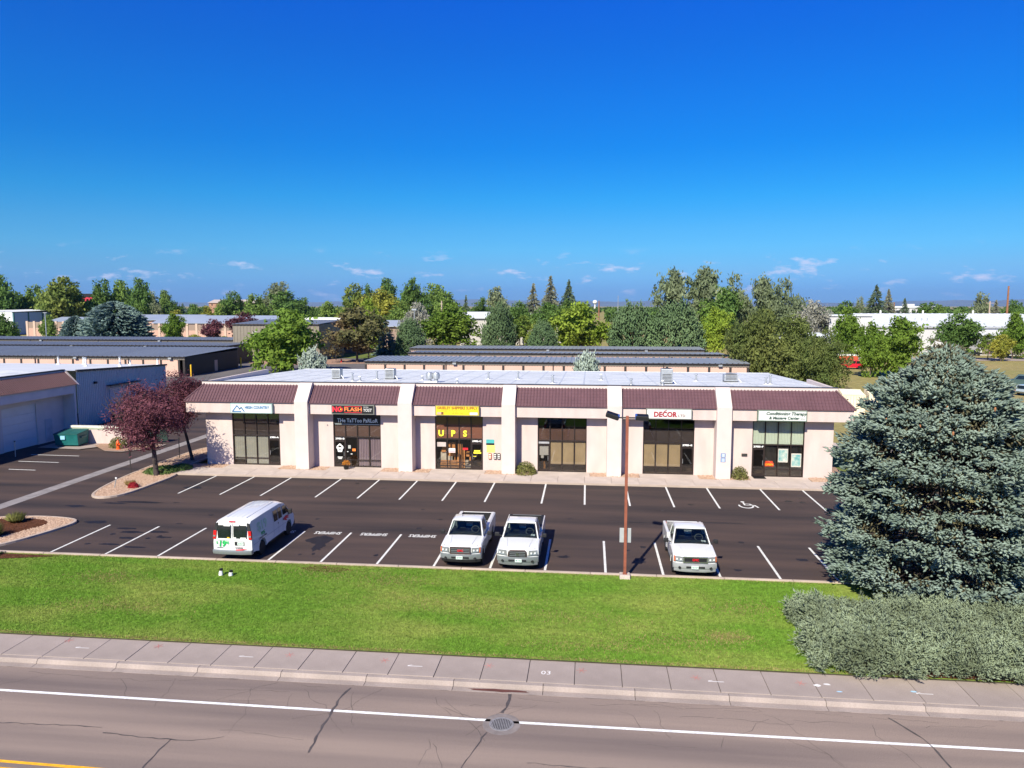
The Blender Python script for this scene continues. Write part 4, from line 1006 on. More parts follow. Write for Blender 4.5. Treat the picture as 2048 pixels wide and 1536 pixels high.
    for s_ in (-1, 1):
        MB().lathe([(.01, 0), (.055, .012), (.07, -.01), (.07, -.03)], 12, c=(2.59, s_ * .7, .55), axis='x').build('fog_lamp', PLAST, t)
    MB().box(2.635, 2.668, -.42, .42, .56, .64).build('intake', PLAST, t, bevel=.01)
    plate(t, 2.675, -.03 if style != 'toy' else .05, .60, 1, {'gmc1': '239 XKR', 'toy': '481 TNZ', 'gmc2': '726 HLP'}[style])
    # grille
    if style in ('gmc1', 'gmc2'):
        gw = .47 if style == 'gmc1' else .52
        sm_ = PLAST if style == 'gmc1' else CHROME
        z0, z1 = (.76, 1.075) if style == 'gmc1' else (.80, 1.06)
        gr = MB().box(2.50, 2.565, -gw, gw, z0, z1).build('grille', PLAST, t, bevel=.02)
        MB().box(2.52, 2.60, -gw - .03, gw + .03, z1 - .045, z1 + .01).box(2.52, 2.60, -gw - .03, gw + .03, z0 - .02, z0 + .035).box(2.52, 2.60, -gw - .03, -gw + .02, z0 + .035, z1 - .045).box(2.52, 2.60, gw - .02, gw + .03, z0 + .035, z1 - .045).build('surround', sm_ if style == 'gmc2' else mat('dark_chrome', (.12, .09, .09), .3, .1, metal=.5), gr)
        for k in range(3): MB().box(2.565, 2.585, -gw + .02, gw - .02, z0 + .06 + k * .08, z0 + .085 + k * .08).build('slat', BUMPG if style == 'gmc1' else PLAST, gr)
        text('emblem', 'GMC', .15, (2.600, 0, (z0 + z1) / 2 - .005), (0, 1, 0), (0, 0, 1), mat('emblem_red', (.62, .02, .035), .3), gr, width=.30, bold=.03, depth=.006)
    else:
        V = [(-.36, .66), (.36, .66), (.47, .80), (.44, 1.0), (.34, 1.075), (-.34, 1.075), (-.44, 1.0), (-.47, .80)]
        gr = MB().prism_x(V, 2.46, 2.595).build('grille', mat('dark_chrome', (.12, .09, .09), .3, .1, metal=.5), t, bevel=.02)
        V2 = [(a * .88, .86 + (b - .86) * .84) for a, b in V]
        MB().prism_x(V2, 2.596, 2.602).build('mesh', PLAST, gr)
        for k in range(4): MB().box(2.602, 2.618, -.37, .37, .72 + k * .085, .745 + k * .085).build('slat', BUMPG, gr)
        em = MB()
        for k in range(18):
            a0, a1 = 2 * math.pi * k / 18, 2 * math.pi * (k + 1) / 18
            em.quad(*[(2.628, r * math.cos(a) * 1.35, .87 + r * math.sin(a)) for r, a in ((.05, a0), (.072, a0), (.072, a1), (.05, a1))])
            em.quad(*[(2.629, r * math.cos(a) * .6, .87 + r * math.sin(a)) for r, a in ((.045, a0), (.06, a0), (.06, a1), (.045, a1))])
        em.quad((2.63, -.07, .885), (2.63, .07, .885), (2.63, .07, .905), (2.63, -.07, .905)); em.build('emblem', CHROME, gr)
    for s_ in (-1, 1):
        y0, y1 = s_ * .55, s_ * .93
        if style == 'toy': y0 = s_ * .52
        b = [(2.60, y0, .82), (2.50, y1, .84), (2.30, y1, .84), (2.46, y0, .82)]; tt = [(2.585, y0, 1.06), (2.45, y1, 1.05), (2.24, y1, 1.05), (2.45, y0, 1.06)]
        hl = MB().hexa(b, tt).build('headlight', LAMPG, t, bevel=.02)
        for k in range(2): MB().box(2.585 - .035 * k, 2.60 - .035 * k, s_ * (.62 + .17 * k), s_ * (.70 + .17 * k), .90, .99).build('bulb_bowl', mat('bulb_bright', (.62, .64, .64), .2), hl, bevel=.02)
        MB().hexa([(2.50, s_ * .50, .765), (2.40, s_ * .955, .775), (2.2, s_ * .955, .775), (2.3, s_ * .50, .765)], [(2.605, s_ * .50, .82), (2.47, s_ * .972, .835), (2.2, s_ * .972, .835), (2.3, s_ * .50, .82)]).build('lower_trim', PLAST, hl)
        if style != 'toy': MB().hexa([(2.52, s_ * .90, .83), (2.48, s_ * .965, .83), (2.28, s_ * .965, .83), (2.35, s_ * .90, .83)], [(2.475, s_ * .90, 1.055), (2.43, s_ * .965, 1.05), (2.25, s_ * .965, 1.05), (2.32, s_ * .90, 1.055)]).build('turn_lamp', AMBER, hl)
    for x_ in (xf, xr):
        for s_ in (-1, 1): wheel(t, x_, s_ * .84, wr, wr)
    if style == 'gmc1': MB().cyl((.1, -.3, 1.87), (-.02, -.3, 1.96), .012, n=5).build('antenna', BLACK, t)
    # things behind the windscreen: visor sheet
    if style != 'gmc1': pass
    return t
pickup('pickup_truck', (-6.03, 36.32, 0), R(-90), 'white pickup with black bed liner and dark red-lettered grille, nearest the painted bays', 'gmc1')
pickup('pickup_truck', (-3.28, 36.2, 0), R(-90), 'white pickup with large oval-badged grille and silver bumper, right of its lookalike', 'toy')
pickup('pickup_truck', (4.93, 36.12, 0), R(-90), 'white pickup with a cluttered open bed, alone right of the lamp post', 'gmc2')

# ---- cargo van
def van(loc, rz):
    t = thing('cargo_van', 'white rental cargo van with green price lettering, backed up to the lawn', 'van', loc, rz)
    W = .985; xf, xr = 1.92, -1.52
    prof = [(2.80, .48), (2.86, .6), (2.84, .92), (2.72, 1.06), (2.25, 1.20), (2.15, 1.25), (1.62, 1.86), (1.42, 2.0), (1.0, 2.075), (-1, 2.09), (-2.5, 2.08), (-2.72, 2.0), (-2.78, 1.3), (-2.82, .95), (-2.82, .46)]
    prof += [(-2.4, .44)] + arch(xr, .40, .45) [::-1] + [(xr + .6, .40), (xf - .6, .40)] + arch(xf, .40, .45)[::-1]
    def yw(z, y):
        f = 1 - (.155 * ((z - 1.05) / 1.0) ** 1.6 if z > 1.05 else 0); return y * f
    def fb(x, y, z):
        q = abs(y) / W
        if x > 2.2: x -= .22 * q ** 4 * min(1, (x - 2.2) / .4)
        elif z > 1.3 and x > 1.3: x -= .10 * q ** 4
        if x < -2.6: x += .05 * q ** 6
        if z > 1.95: z -= .10 * q ** 4
        return (x, yw(z, y), z)
    ys = [-W, -.95, -.88, -.7, -.45, -.2, 0, .2, .45, .7, .88, .95, W]
    MB().slices(prof, ys, fb).build('body', CARW, t, smooth=34)
    MB().box(-2.5, 2.4, -.6, .6, .3, .6).build('light_blocker', PLAST, t)  # same added light-blocking box beneath the van
    # roof ribs
    for y_ in (-.5, -.25, 0, .25, .5): MB().box(-2.3, .9, y_ - .03, y_ + .03, 2.06, 2.088).build('roof_rib', CARW, t, bevel=.008)
    def side(s_):
        def f(x, z):
            y = s_ * yw(z, W); return Vector((x, y, z)), Vector((0, s_, .12)).normalized()
        return f
    for s_ in (-1, 1):
        F = side(s_)
        patch(t, 'side_window', CARGL, F, 1.15, 1.62, 1.30, 1.76, 3, 3)            # front door
        MB().add([tuple(F(1.64, 1.30)[0] + F(0, 0)[1] * .008), tuple(F(1.98, 1.30)[0] + F(0, 0)[1] * .008), tuple(F(1.64, 1.72)[0] + F(0, 0)[1] * .008)], [(0, 1, 2)]).build('quarter_glass', CARGL, t)
        for (a, b) in ((.56, 1.0), (-.02, .46)):
            pw = patch(t, 'side_window', CARGL, F, a, b, 1.24, 1.8, 3, 3)
            patch(pw, 'slider_rail', PLAST, F, a, b, 1.50, 1.52, 1, 1, .012)
        patch(t, 'body_line', BUMPG, F, -2.6, 2.3, .80, .815, 1, 1, .004)
        for x_ in (1.08, .52, -.1): patch(t, 'door_gap', PLAST, F, x_ - .005, x_ + .005, .5, 1.95, 1, 6, .003)
        for x_ in (.44, 1.12): patch(t, 'door_handle', PLAST, F, x_ - .05, x_ + .05, 1.03, 1.10, 1, 1, .02)
        MB().box(-.8, 1.2, s_ * .88, s_ * 1.0, .34, .42).build('step_rail', PLAST, t, bevel=.01)
        mir = MB().box(1.62, 1.74, s_ * 1.04, s_ * 1.26, 1.25, 1.52).build('mirror', PLAST, t, bevel=.03)
        MB().cyl((1.68, s_ * .9, 1.3), (1.68, s_ * 1.06, 1.35), .025, n=6).build('arm', PLAST, mir)
        for x_ in (xf, xr): wheel(t, x_, s_ * .85, .365, .365)
        # tail lights wrap the rear corners
        tl_ = MB().hexa([(-2.825, s_ * .84, 1.13), (-2.825, s_ * .985, 1.13), (-2.70, s_ * .995, 1.13), (-2.70, s_ * .84, 1.13)], [(-2.805, s_ * .80, 1.55), (-2.80, s_ * .955, 1.55), (-2.68, s_ * .965, 1.55), (-2.68, s_ * .80, 1.55)]).build('tail_light', REDL, t, bevel=.015)
        MB().hexa([(-2.832, s_ * .855, 1.25), (-2.832, s_ * .97, 1.25), (-2.8, s_ * .97, 1.25), (-2.8, s_ * .855, 1.25)], [(-2.828, s_ * .85, 1.32), (-2.828, s_ * .965, 1.32), (-2.8, s_ * .965, 1.32), (-2.8, s_ * .85, 1.32)]).build('reverse_lamp', LAMPG, tl_)
    # rear doors: glass, seam, black corner trim, stop lamp
    def rear(u, v):
        z = v; x = -2.80 + (.02 if z < 1.3 else 0) + max(0, (z - 1.3) / .7) * .05 - .0; return Vector((x - .012, u, z)), Vector((-1, 0, .06)).normalized()
    for s_ in (-1, 1):
        patch(t, 'rear_window', CARGL, rear, s_ * .07, s_ * .74, 1.17, 1.82, 3, 3, .012)
        MB().hexa([(-2.79, s_ * .78, 1.55), (-2.78, s_ * .935, 1.55), (-2.74, s_ * .94, 1.55), (-2.74, s_ * .78, 1.55)], [(-2.745, s_ * .74, 1.93), (-2.735, s_ * .865, 1.90), (-2.70, s_ * .87, 1.90), (-2.70, s_ * .74, 1.93)]).build('corner_trim', PLAST, t)
    patch(t, 'door_gap', PLAST, rear, -.008, .008, .62, 1.95, 1, 6, .006)
    patch(t, 'window_decal', M_PAPER, rear, -.36, -.1, 1.80, 1.90, 1, 1, .02); patch(t, 'window_decal', M_PAPER, rear, .1, .42, 1.78, 1.88, 1, 1, .02)
    patch(t, 'window_decal', YEL, rear, .14, .26, 1.17, 1.23, 1, 1, .02); patch(t, 'window_decal', M_PAPER, rear, -.2, -.08, 1.17, 1.23, 1, 1, .02); patch(t, 'window_decal', M_PAPER, rear, -.7, -.42, 1.17, 1.23, 1, 1, .02)
    MB().box(-2.76, -2.70, -.16, .16, 1.965, 2.02).build('stop_lamp', REDL, t, bevel=.01)
    MB().slices([(-2.74, .38), (-2.74, .60), (-2.96, .60), (-2.98, .52), (-2.94, .40)], [-.99, -.9, -.5, 0, .5, .9, .99], lambda x, y, z: (x + .1 * (abs(y) / .99) ** 4, y, z)).build('rear_bumper', BUMPG, t, smooth=40)
    MB().slices([(2.7, .36), (2.92, .38), (2.95, .5), (2.92, .62), (2.7, .64)], [-.98, -.8, -.4, 0, .4, .8, .98], lambda x, y, z: (x - .2 * (abs(y) / .98) ** 4, y, z)).build('front_bumper', PLAST, t, smooth=40)
    MB().box(-2.845, -2.825, -.62, -.13, .83, 1.02).build('plate_recess', PLAST, t, bevel=.01)
    plate(t, -2.855, -.44, .925, -1, 'AB 90317')
    GR2 = mat('van_green', (.02, .42, .10), .5); VR = mat('van_red', (.70, .03, .05), .5); VP = mat('pale_green_print', (.45, .60, .42), .6)
    up = (.02, 0, 1)
    # rear lettering reads for a viewer behind the van: right of the viewer is local -y
    text('lettering', '$', .17, (-2.862, .77, .97), (0, -1, 0), up, GR2, t, bold=.03, depth=.001)
    text('lettering', '19', .40, (-2.862, .52, .90), (0, -1, 0), up, GR2, t, bold=.04, depth=.001, width=.34, shear=.15)
    text('lettering', '95', .19, (-2.862, .24, .96), (0, -1, 0), up, GR2, t, bold=.03, depth=.001)
    text('lettering', 'U-HAUL', .11, (-2.862, -.36, .72), (0, -1, 0), up, BLACK, t, width=.40, bold=.03, depth=.001)
    MB().add([(-2.866, -.18, .64), (-2.866, -.45, .66), (-2.866, -.86, .70), (-2.866, -.60, .64), (-2.866, -.55, .61), (-2.866, -.30, .60), (-2.866, -.22, .57)], [(0, 1, 2, 3, 4, 5, 6)]).build('swoosh', VR, t)
    for a, b in ((.78, .14), (-.06, -.8)): MB().box(-2.852, -2.848, b, a, 1.085, 1.10).build('small_print', mat('small_print', (.45, .48, .47), .7), t)
    MB().box(-2.864, -2.860, .45, .80, .705, .725).build('small_print', BLACK, t)
    # right flank: local -y, viewer sees +x to the right
    yq = -W - .004
    text('lettering', '$19', .62, (-1.45, -.948, 1.50), (1, 0, 0), (0, .16, 1), VP, t, width=1.15, bold=.03, depth=.001)
    text('lettering', '95', .25, (-1.45, yq, 1.10), (1, 0, 0), (0, .05, 1), GR2, t, width=.5, bold=.03, depth=.001)
    text('lettering', 'CARGO VAN', .14, (-1.5, yq, .92), (1, 0, 0), (0, 0, 1), BLACK, t, width=.95, bold=.02, depth=.001)
    MB().add([(1.15, yq, 1.12), (1.5, yq, 1.2), (2.1, yq + .006, 1.05), (1.7, yq, 1.08), (2.0, yq, .95), (1.55, yq, 1.0), (1.7, yq, .86), (1.3, yq, .98)], [tuple(range(8))]).build('swoosh', VR, t)
    text('lettering', 'U-HAUL', .13, (1.95, yq - .002, 1.16), (1, 0, 0), (0, .02, 1), BLACK, t, width=.5, bold=.02, depth=.001)
    MB().box(2.80, 2.86, -.55, .55, .68, .95).build('grille', PLAST, t, bevel=.02)
    for s_ in (-1, 1): MB().box(2.66, 2.80, s_ * .6, s_ * .9, .75, .98).build('headlight', LAMPG, t, bevel=.03)
    patch(t, 'windscreen', CARGL, quadface((2.13, -.86, 1.28), (2.13, .86, 1.28), (1.60, .78, 1.88), (1.60, -.78, 1.88), .06), .03, .97, .03, .97, 6, 3, .02)
    return t
van((-17.32, 36.30, 0), R(90)).scale = (.955, 1, 1)

# ---- plain cars seen small
def small_car(name, label, cat, loc, rz, paint, L=4.6, W=1.8, H=1.7, suv=True, bed=False, group=None):
    t = thing(name, label, cat, loc, rz, group)
    h = L / 2; xf, xr = h * .62, -h * .60; wr = .34; bz = H * .58
    prof = [(h, .4), (h + .02, .62), (h * .96, bz * .88), (h * .42, bz), (-h, bz), (-h - .02, .45), (-h * .95, .32)] + arch(xr, .36, .40)[::-1] + arch(xf, .36, .40)[::-1]
    MB().slices(prof, [-W / 2, -W / 2 + .06, 0, W / 2 - .06, W / 2], lambda x, y, z: (x * (1 - .03 * (abs(y) > W / 2 - .01)), y, z - (.04 if abs(y) > W / 2 - .01 and z > .7 else 0))).build('body', paint, t, smooth=35)
    x0 = h * .42; x1 = -h * .97 if suv else -h * .7
    if bed: x1 = -h * .05
    B = [(x0, -W / 2 + .06, bz - .02), (x0, W / 2 - .06, bz - .02), (x1, W / 2 - .06, bz - .02), (x1, -W / 2 + .06, bz - .02)]
    T = [(x0 - .65, -W / 2 + .2, H), (x0 - .65, W / 2 - .2, H), (x1 + .15, W / 2 - .2, H), (x1 + .15, -W / 2 + .2, H)]
    MB().hexa(B, T).build('cab', paint, t, bevel=.06)
    patch(t, 'windscreen', CARGL, quadface(B[0], B[1], T[1], T[0]), .06, .94, .08, .9); patch(t, 'rear_window', CARGL, quadface(B[2], B[3], T[3], T[2]), .1, .9, .12, .88)
    for q in ((B[3], B[0], T[0], T[3]), (B[1], B[2], T[2], T[1])):
        for u0, u1 in ((.08, .46), (.5, .9)): patch(t, 'side_window', CARGL, quadface(*q), u0, u1, .12, .85)
    for s_ in (-1, 1):
        for x_ in (xf, xr): wheel(t, x_, s_ * (W / 2 - .12), wr, wr, .2)
        MB().box(-h - .03, -h + .05, s_ * (W / 2 - .22), s_ * (W / 2 - .02), bz * .72, bz * .95).build('tail_light', REDL, t)
        MB().box(h * .955, h * 1.0, s_ * (W / 2 - .35), s_ * (W / 2 - .08), bz * .66, bz * .82).build('headlight', LAMPG, t)
    MB().box(-h - .08, -h + .02, -W / 2 + .05, W / 2 - .05, .42, .58).build('rear_bumper', CHROME, t); MB().box(h - .02, h + .08, -W / 2 + .05, W / 2 - .05, .40, .56).build('front_bumper', PLAST, t)
    if bed: MB().box(-h * .96, x1 - .08, -W / 2 + .12, W / 2 - .12, bz + .001, bz + .012).build('bed', LINER, t)
    return t
PRED = mat('red_car_paint', (.52, .012, .03), .3, .03, coat=.5); PBLK = mat('black_car_paint', (.012, .012, .015), .3, .05, coat=.5); PNAVY = mat('navy_car_paint', (.02, .025, .07), .3, .05, coat=.5)
small_car('parked_car', 'red station wagon parked beyond the elms, right of the shop', 'car', (53.0, 156.5, -.2), R(175), PRED, H=1.75)
small_car('parked_car', 'black pickup behind the low stucco wall on the left', 'pickup truck', (-46.6, 68.4, 0), R(90), PBLK, L=5.3, W=1.95, H=1.8, bed=True)
small_car('parked_car', 'red car half hidden behind the purple plum trees', 'car', (-44.6, 71.5, 0), R(80), PRED, L=4.7, H=1.6)
small_car('parked_car', 'dark blue car in the shade at the far right edge', 'car', (104.5, 201, -.2), R(10), PNAVY, H=1.6)
small_car('parked_car', 'black car in the shade before the warehouse, left of the blue one', 'car', (98.0, 202, -.2), R(8), PBLK, H=1.5)
small_car('parked_car', 'silver-blue car peeping out right of the big spruce', 'car', (63.2, 113, -.2), R(30), mat('silver_car_paint', (.35, .42, .47), .3, .03, coat=.5), H=1.5)
small_car('parked_car', 'dark green wagon peeping out right of the big spruce', 'car', (68.5, 125.5, -.2), R(150), mat('green_car_paint', (.05, .09, .09), .3, .03, coat=.5), H=1.8)
# red and white trailer beyond
t = thing('flat_trailer', 'red and white trailer behind the red station wagon', 'trailer', (53.6, 162, -.2))
MB().box(-2.6, 2.4, -1, 1, 2.3, 2.6).build('white_top', WHITE, t, bevel=.05); MB().box(-2.5, 2.3, -.95, .95, .9, 2.3).build('red_body', mat('brick_red_paint', (.42, .07, .03), .6), t, bevel=.05)
for s_ in (-1, 1):
    for x_ in (-1.4, 1.3): wheel(t, x_, s_ * .9, .4, .4)
# box truck at the left end of the shop
t = thing('box_truck', 'white box truck standing behind the left corner of the shop', 'truck', (-34.6, 70.5, 0))
MB().box(-1.2, 1.2, -3.0, 3.2, .95, 3.45).build('cargo_box', mat('box_white', (.80, .86, .86), .4, .02), t, bevel=.03)
for x_ in (-.75, .75): MB().box(x_ - .06, x_ + .06, -3.03, 4.6, .7, .95).build('chassis_rail', PLAST, t)
MB().box(-1.1, 1.1, -3.15, -3.0, .55, .70).build('rear_bumper', PLAST, t); MB().box(-1.15, -.75, -3.1, -3.02, .32, .62).build('mud_flap', PLAST, t)
MB().box(-1.05, 1.05, 3.3, 5.0, .6, 2.3).build('cab', WHITE, t, bevel=.15)
for x_ in (-1.0, 1.0):
    for y_ in (-1.9, 4.2):
        w_ = MB().lathe([(.25, -.14), (.43, -.14), (.45, -.1), (.45, .1), (.43, .14), (.25, .14)], 18, axis='x').build('wheel', RUBBER, t); w_.location = (x_, y_, .45)
    MB().box(x_ * 1.08 - .05, x_ * 1.08 + .05, -3.03, -2.99, .72, .86).build('tail_light', REDL, t)

# ================================================================== STREET FURNITURE
RUSTY = mat('rust_brown_steel', (.24, .075, .045), .55, .2, 3, spec=.4)
lp = thing('lamp_post', 'tall rust brown square lamp post with two black floodlight heads at the lawn kerb', 'lamp post', (1.72, 33.3, .08))
MB().box(-.24, .24, -.24, .24, -.05, .16).build('footing', CONC, lp, bevel=.03)
MB().box(-.065, .065, -.065, .065, .16, 7.5).build('post', RUSTY, lp, bevel=.008)
MB().box(-.10, .10, -.10, .10, .16, .19).build('base_plate', RUSTY, lp)
MB().cyl((-.38, 0, 7.42), (.38, 0, 7.42), .035, n=8).build('cross_arm', PLAST, lp)
M_BLUEBR = mat('blue_bracket', (.03, .09, .35), .5)
for s_, tilt in ((-1, -18), (1, 2)):
    hd = MB().hexa([(-.30, -.19, -.095), (.30, -.19, -.095), (.30, .19, -.095), (-.30, .19, -.095)], [(-.28, -.16, .095), (.28, -.16, .095), (.28, .16, .095), (-.28, .16, .095)]).build('lamp_head', BLACK, lp, bevel=.02)
    hd.location = (s_ * .66, 0, 7.46 + (.06 if s_ < 0 else 0)); hd.rotation_euler = (R(14), R(-tilt * s_ * -1) if s_ < 0 else R(2), 0)
    MB().box(-s_ * .31, -s_ * .23, -.12, .12, -.09, .10).build('bracket', M_BLUEBR, hd)
    MB().box(-.27, .27, -.165, .165, -.109, -.097).build('lens', LAMPG, hd)
MB().box(-.26, .26, .07, .085, 1.62, 2.3).build('sign_plate', mat('sign_back', (.42, .44, .46), .5, .08, 3, metal=.3), lp, bevel=.006)
MB().box(-.08, .08, .066, .07, 1.75, 1.78).box(-.08, .08, .066, .07, 2.14, 2.17).build('sign_clamp', GALV, lp)

def hydrant(loc, label, m):
    t = thing('fire_hydrant', label, 'hydrant', loc, group='fire hydrants')
    MB().lathe([(.19, 0), (.19, .06), (.13, .08), (.12, .5), (.15, .52), (.15, .58), (.13, .62), (.11, .72), (.05, .78), (.035, .86)], 14).build('barrel', m, t, smooth=40)
    for a in (0, 90, 180):
        d = Vector((math.cos(R(a - 90)), math.sin(R(a - 90)), 0))
        MB().cyl(d * .09 + Vector((0, 0, .45)), d * .22 + Vector((0, 0, .45)), .07 if a == 90 else .055, n=10).build('outlet', m, t)
    return t
HYD = mat('hydrant_orange', (.72, .10, .015), .45, .06)
hydrant((-40.75, 59.55, .08), 'orange-red fire hydrant in front of the low stucco wall', HYD)
hydrant((-55.2, 160, 0), 'small red fire hydrant on the pink gravel beyond the shop roof', mat('hydrant_red', (.6, .02, .02), .45))
for (x, y, h, ln, lab) in ((-34.05, 51.1, 1.75, -.04, 'dark thin signpost with a black tip on the gravel island by the drive'), (-33.4, 56.6, 1.7, 0, 'thin dark post with a small cap between the two plum trees'), (-32.35, 46.6, .75, .18, 'short leaning pale stake at the tip of the gravel island'), (-47.4, 55.9, 1.3, 0, 'dark guard post in front of the blue-shaded garage door')):
    t = thing('signpost', lab, 'post', (x, y, .08))
    MB().cyl((0, 0, -.05), (ln * 1.2, 0, h), .035, n=6).build('post', GALV if h < 1.5 else DARKM, t)
    MB().box(ln - .05, ln + .06, -.03, .03, h - (.5 if h > 1.74 else .1), h).build('tip', BLACK if h > 1.2 else WHITE, t)
# lawn fixtures
for x, lab, hh in ((-16.9, 'white and dark ground spotlight on the lawn, the left one', .2), (-16.42, 'white and dark ground spotlight on the lawn, the right one', .14)):
    t = thing('ground_spotlight', lab, 'spotlight', (x, 31.6, .09), group='ground spotlights on the lawn')
    MB().lathe([(.10, 0), (.10, .02), (.085, .13), (.06, hh)], 12).build('housing', WHITE, t, smooth=40)
    MB().lathe([(.05, hh), (.08, hh + .02), (.08, hh + .09), (.03, hh + .11)], 12, c=(0, .04, 0)).build('hood', BLACK, t, smooth=40)
# dumpster
t = thing('dumpster', 'teal steel dumpster beside the garage door', 'dumpster', (-46.1, 60.9, .12), R(3))
TEAL = mat('teal_paint', (.008, .115, .115), .5, .15, 2, fine=.1, fscale=12)
MB().hexa([(-1.05, -.65, .08), (1.05, -.65, .08), (1.05, .75, .08), (-1.05, .75, .08)], [(-1.1, -.8, 1.05), (1.1, -.8, 1.05), (1.1, .85, 1.25), (-1.1, .85, 1.25)]).build('bin', TEAL, t, bevel=.02)
for s_ in (-1, 1):
    MB().hexa([(-.02 if s_ > 0 else -1.12, -.84, 1.06), (1.12 if s_ > 0 else .0, -.84, 1.06), (1.12 if s_ > 0 else .0, .88, 1.26), (-.02 if s_ > 0 else -1.12, .88, 1.26)], [(-.0 + .01 if s_ > 0 else -1.12, -.84, 1.12), (1.12 if s_ > 0 else -.01, -.84, 1.12), (1.12 if s_ > 0 else -.01, .88, 1.33), (.01 if s_ > 0 else -1.12, .88, 1.33)]).build('lid', mat('dark_teal_lid', (.012, .09, .085), .6), t)
    MB().box(s_ * 1.12, s_ * 1.22, -.4, .4, .7, .85).build('fork_pocket', TEAL, t)
MB().box(-.45, -.05, -.83, -.80, .62, .95).build('bin_label', mat('label_blue', (.25, .5, .7), .6), t)
# low stucco wall, gate and step
t = thing('low_wall', 'low pale stucco wall with green coping behind the orange hydrant', 'wall', (-43.5, 62.2, 0))
wbox('wall', STUC, t, -46.9, -41.5, 62.0, 62.25, 0, 1.35); wbox('coping', mat('coping_pale', (.62, .62, .55), .8), t, -46.95, -41.45, 61.95, 62.3, 1.52, 1.68); wbox('band', mat('green_band', (.34, .38, .30), .8), t, -46.92, -41.48, 61.98, 62.27, 1.353, 1.517)
t = thing('dark_gate', 'dark green metal gate beside the low stucco wall', 'gate', (-39.9, 63.5, 0))
wbox('gate_panel', mat('gate_green', (.012, .03, .025), .6), t, -41.4, -38.6, 63.6, 63.66, .1, 1.15); wbox('gate_post', mat('post_green', (.03, .12, .08), .6), t, -41.45, -41.3, 63.5, 63.65, 0, 1.3)
pad = sheet('concrete_pad', [(-48.4, 59.6), (-44.2, 59.2), (-43.3, 60.4), (-41.4, 58.7), (-39.8, 58.6), (-37.9, 60.6), (-37.9, 62.2), (-48.4, 62.2)], .08, CONC2)
sheet('gravel', [(-44.0, 61.0), (-41.6, 58.9), (-39.9, 58.8), (-38.1, 60.7), (-38.1, 61.95), (-44, 61.95)], .09, M_GRAVEL, pad)
# potted plant by the tattoo shop door
t = thing('potted_plant', 'dark pot of orange flowers beside the tattoo shop door', 'plant', (-18.35, 53.75, .125))
MB().lathe([(.14, 0), (.16, .02), (.23, .32), (.25, .34), (.21, .34), (.19, .28)], 14).build('pot', BLACK, t, smooth=40)

# ================================================================== OTHER BUILDINGS
# left shop block: shaded stucco front with garage doors facing the drive, ribbed metal flank behind
STUC2 = mat('stucco_grey', (.60, .55, .55), .93, .06, 1.2, .3, 45, fine=.05, fscale=20, world=True)
SIDING = mat('blue_grey_siding', (.43, .475, .49), .5, .08, .4, world=True)
lb = thing('garage_building', 'stucco garage block with tiled mansard and ribbed grey flank, at the left edge', 'building', (-52, 62, 0))
XW, XF = -49.6, -48.45
w = MB(); gd = [(57.3, 61.2), (50.2, 54.2), (43.5, 47.4)]
ys_ = [40.0, 43.5, 47.4, 50.2, 54.2, 57.3, 61.2, 65.0]
for i in range(0, len(ys_), 2): w.box(XW - .25, XW, ys_[i], ys_[i + 1], 0, 3.75)
w.box(XW - .25, XW, 40, 65, 3.75, 6.4)
wbuild(w, 'front_wall', STUC2, lb)
for (a, b) in gd:
    for k in range(5):
        wbox('garage_panel', mat('garage_white', (.62, .63, .66), .5, .05, 1), lb, XW - .12, XW - .06, a, b, .02 + k * .746, .02 + (k + 1) * .746 - .012)
    wbox('garage_jamb', STUC2, lb, XW, XW + .05, b, b + .1, 0, 3.8)
wbox('service_door', mat('grey_door', (.45, .46, .5), .6), lb, XW, XW + .04, 62.2, 63.1, .1, 2.15, bevel=.01)
wbox('wing_wall', STUC2, lb, XW, XF, 64.75, 65.0, 0, 4.3)
wbox('fascia', STUC2, lb, XF - .2, XF, 40, 65.0, 4.3, 5.1); wbox('soffit', STUC2, lb, XW, XF - .2, 40, 64.75, 4.25, 4.3)
m2 = mansard(40, 65.05, 0, 5.1, 1, 6.25, rib=.10); m2.v = [(XF + .12 + (XW - .1 - XF) * v[1], v[0], v[2]) for v in m2.v]
wbuild(m2, 'mansard_tiles', PLUM, lb)
wbuild(MB().prism_y([(XF + .2, 5.08), (XW + .05, 6.42), (XW - .2, 6.42), (XW - .2, 5.08)], 65.06, 65.3), 'gable_trim', STUC_W, lb)
wbox('cap', DARKM, lb, XW - .3, XW + .05, 40, 65.2, 6.42, 6.52)
# ribbed metal flank: every rib is real
fl = MB(); y = 65.3
n = 56; dy = (80.2 - 65.3) / n; V = []
for i in range(n):
    for tt, hh in ((0, 0), (.6, 0), (.68, .05), (.92, .05)):
        yy = 65.3 + (i + tt) * dy; V += [(XF - .1 + hh, yy, 0), (XF - .1 + hh, yy, 6.3 - (yy - 65.3) * .04)]
fl.v = V; fl.f = [(2 * i, 2 * i + 2, 2 * i + 3, 2 * i + 1) for i in range(len(V) // 2 - 1)]
wbuild(fl, 'ribbed_flank', SIDING, lb)
wbuild(MB().hexa([(XF - .15, 65.3, 6.28), (XF + .04, 65.3, 6.28), (XF + .04, 80.4, 5.68), (XF - .15, 80.4, 5.68)], [(XF - .15, 65.3, 6.48), (XF + .04, 65.3, 6.48), (XF + .04, 80.4, 5.86), (XF - .15, 80.4, 5.86)]), 'eave_trim', DARKM, lb)
wbox('back_wall', SIDING, lb, -80, XF - .12, 80.0, 80.2, 0, 5.6)
wbuild(MB().quad((-80, 40, 6.4), (XW - .1, 40, 6.4), (XW - .1, 65.2, 6.40), (-80, 65.2, 6.40)), 'roof', ROOFM, lb)
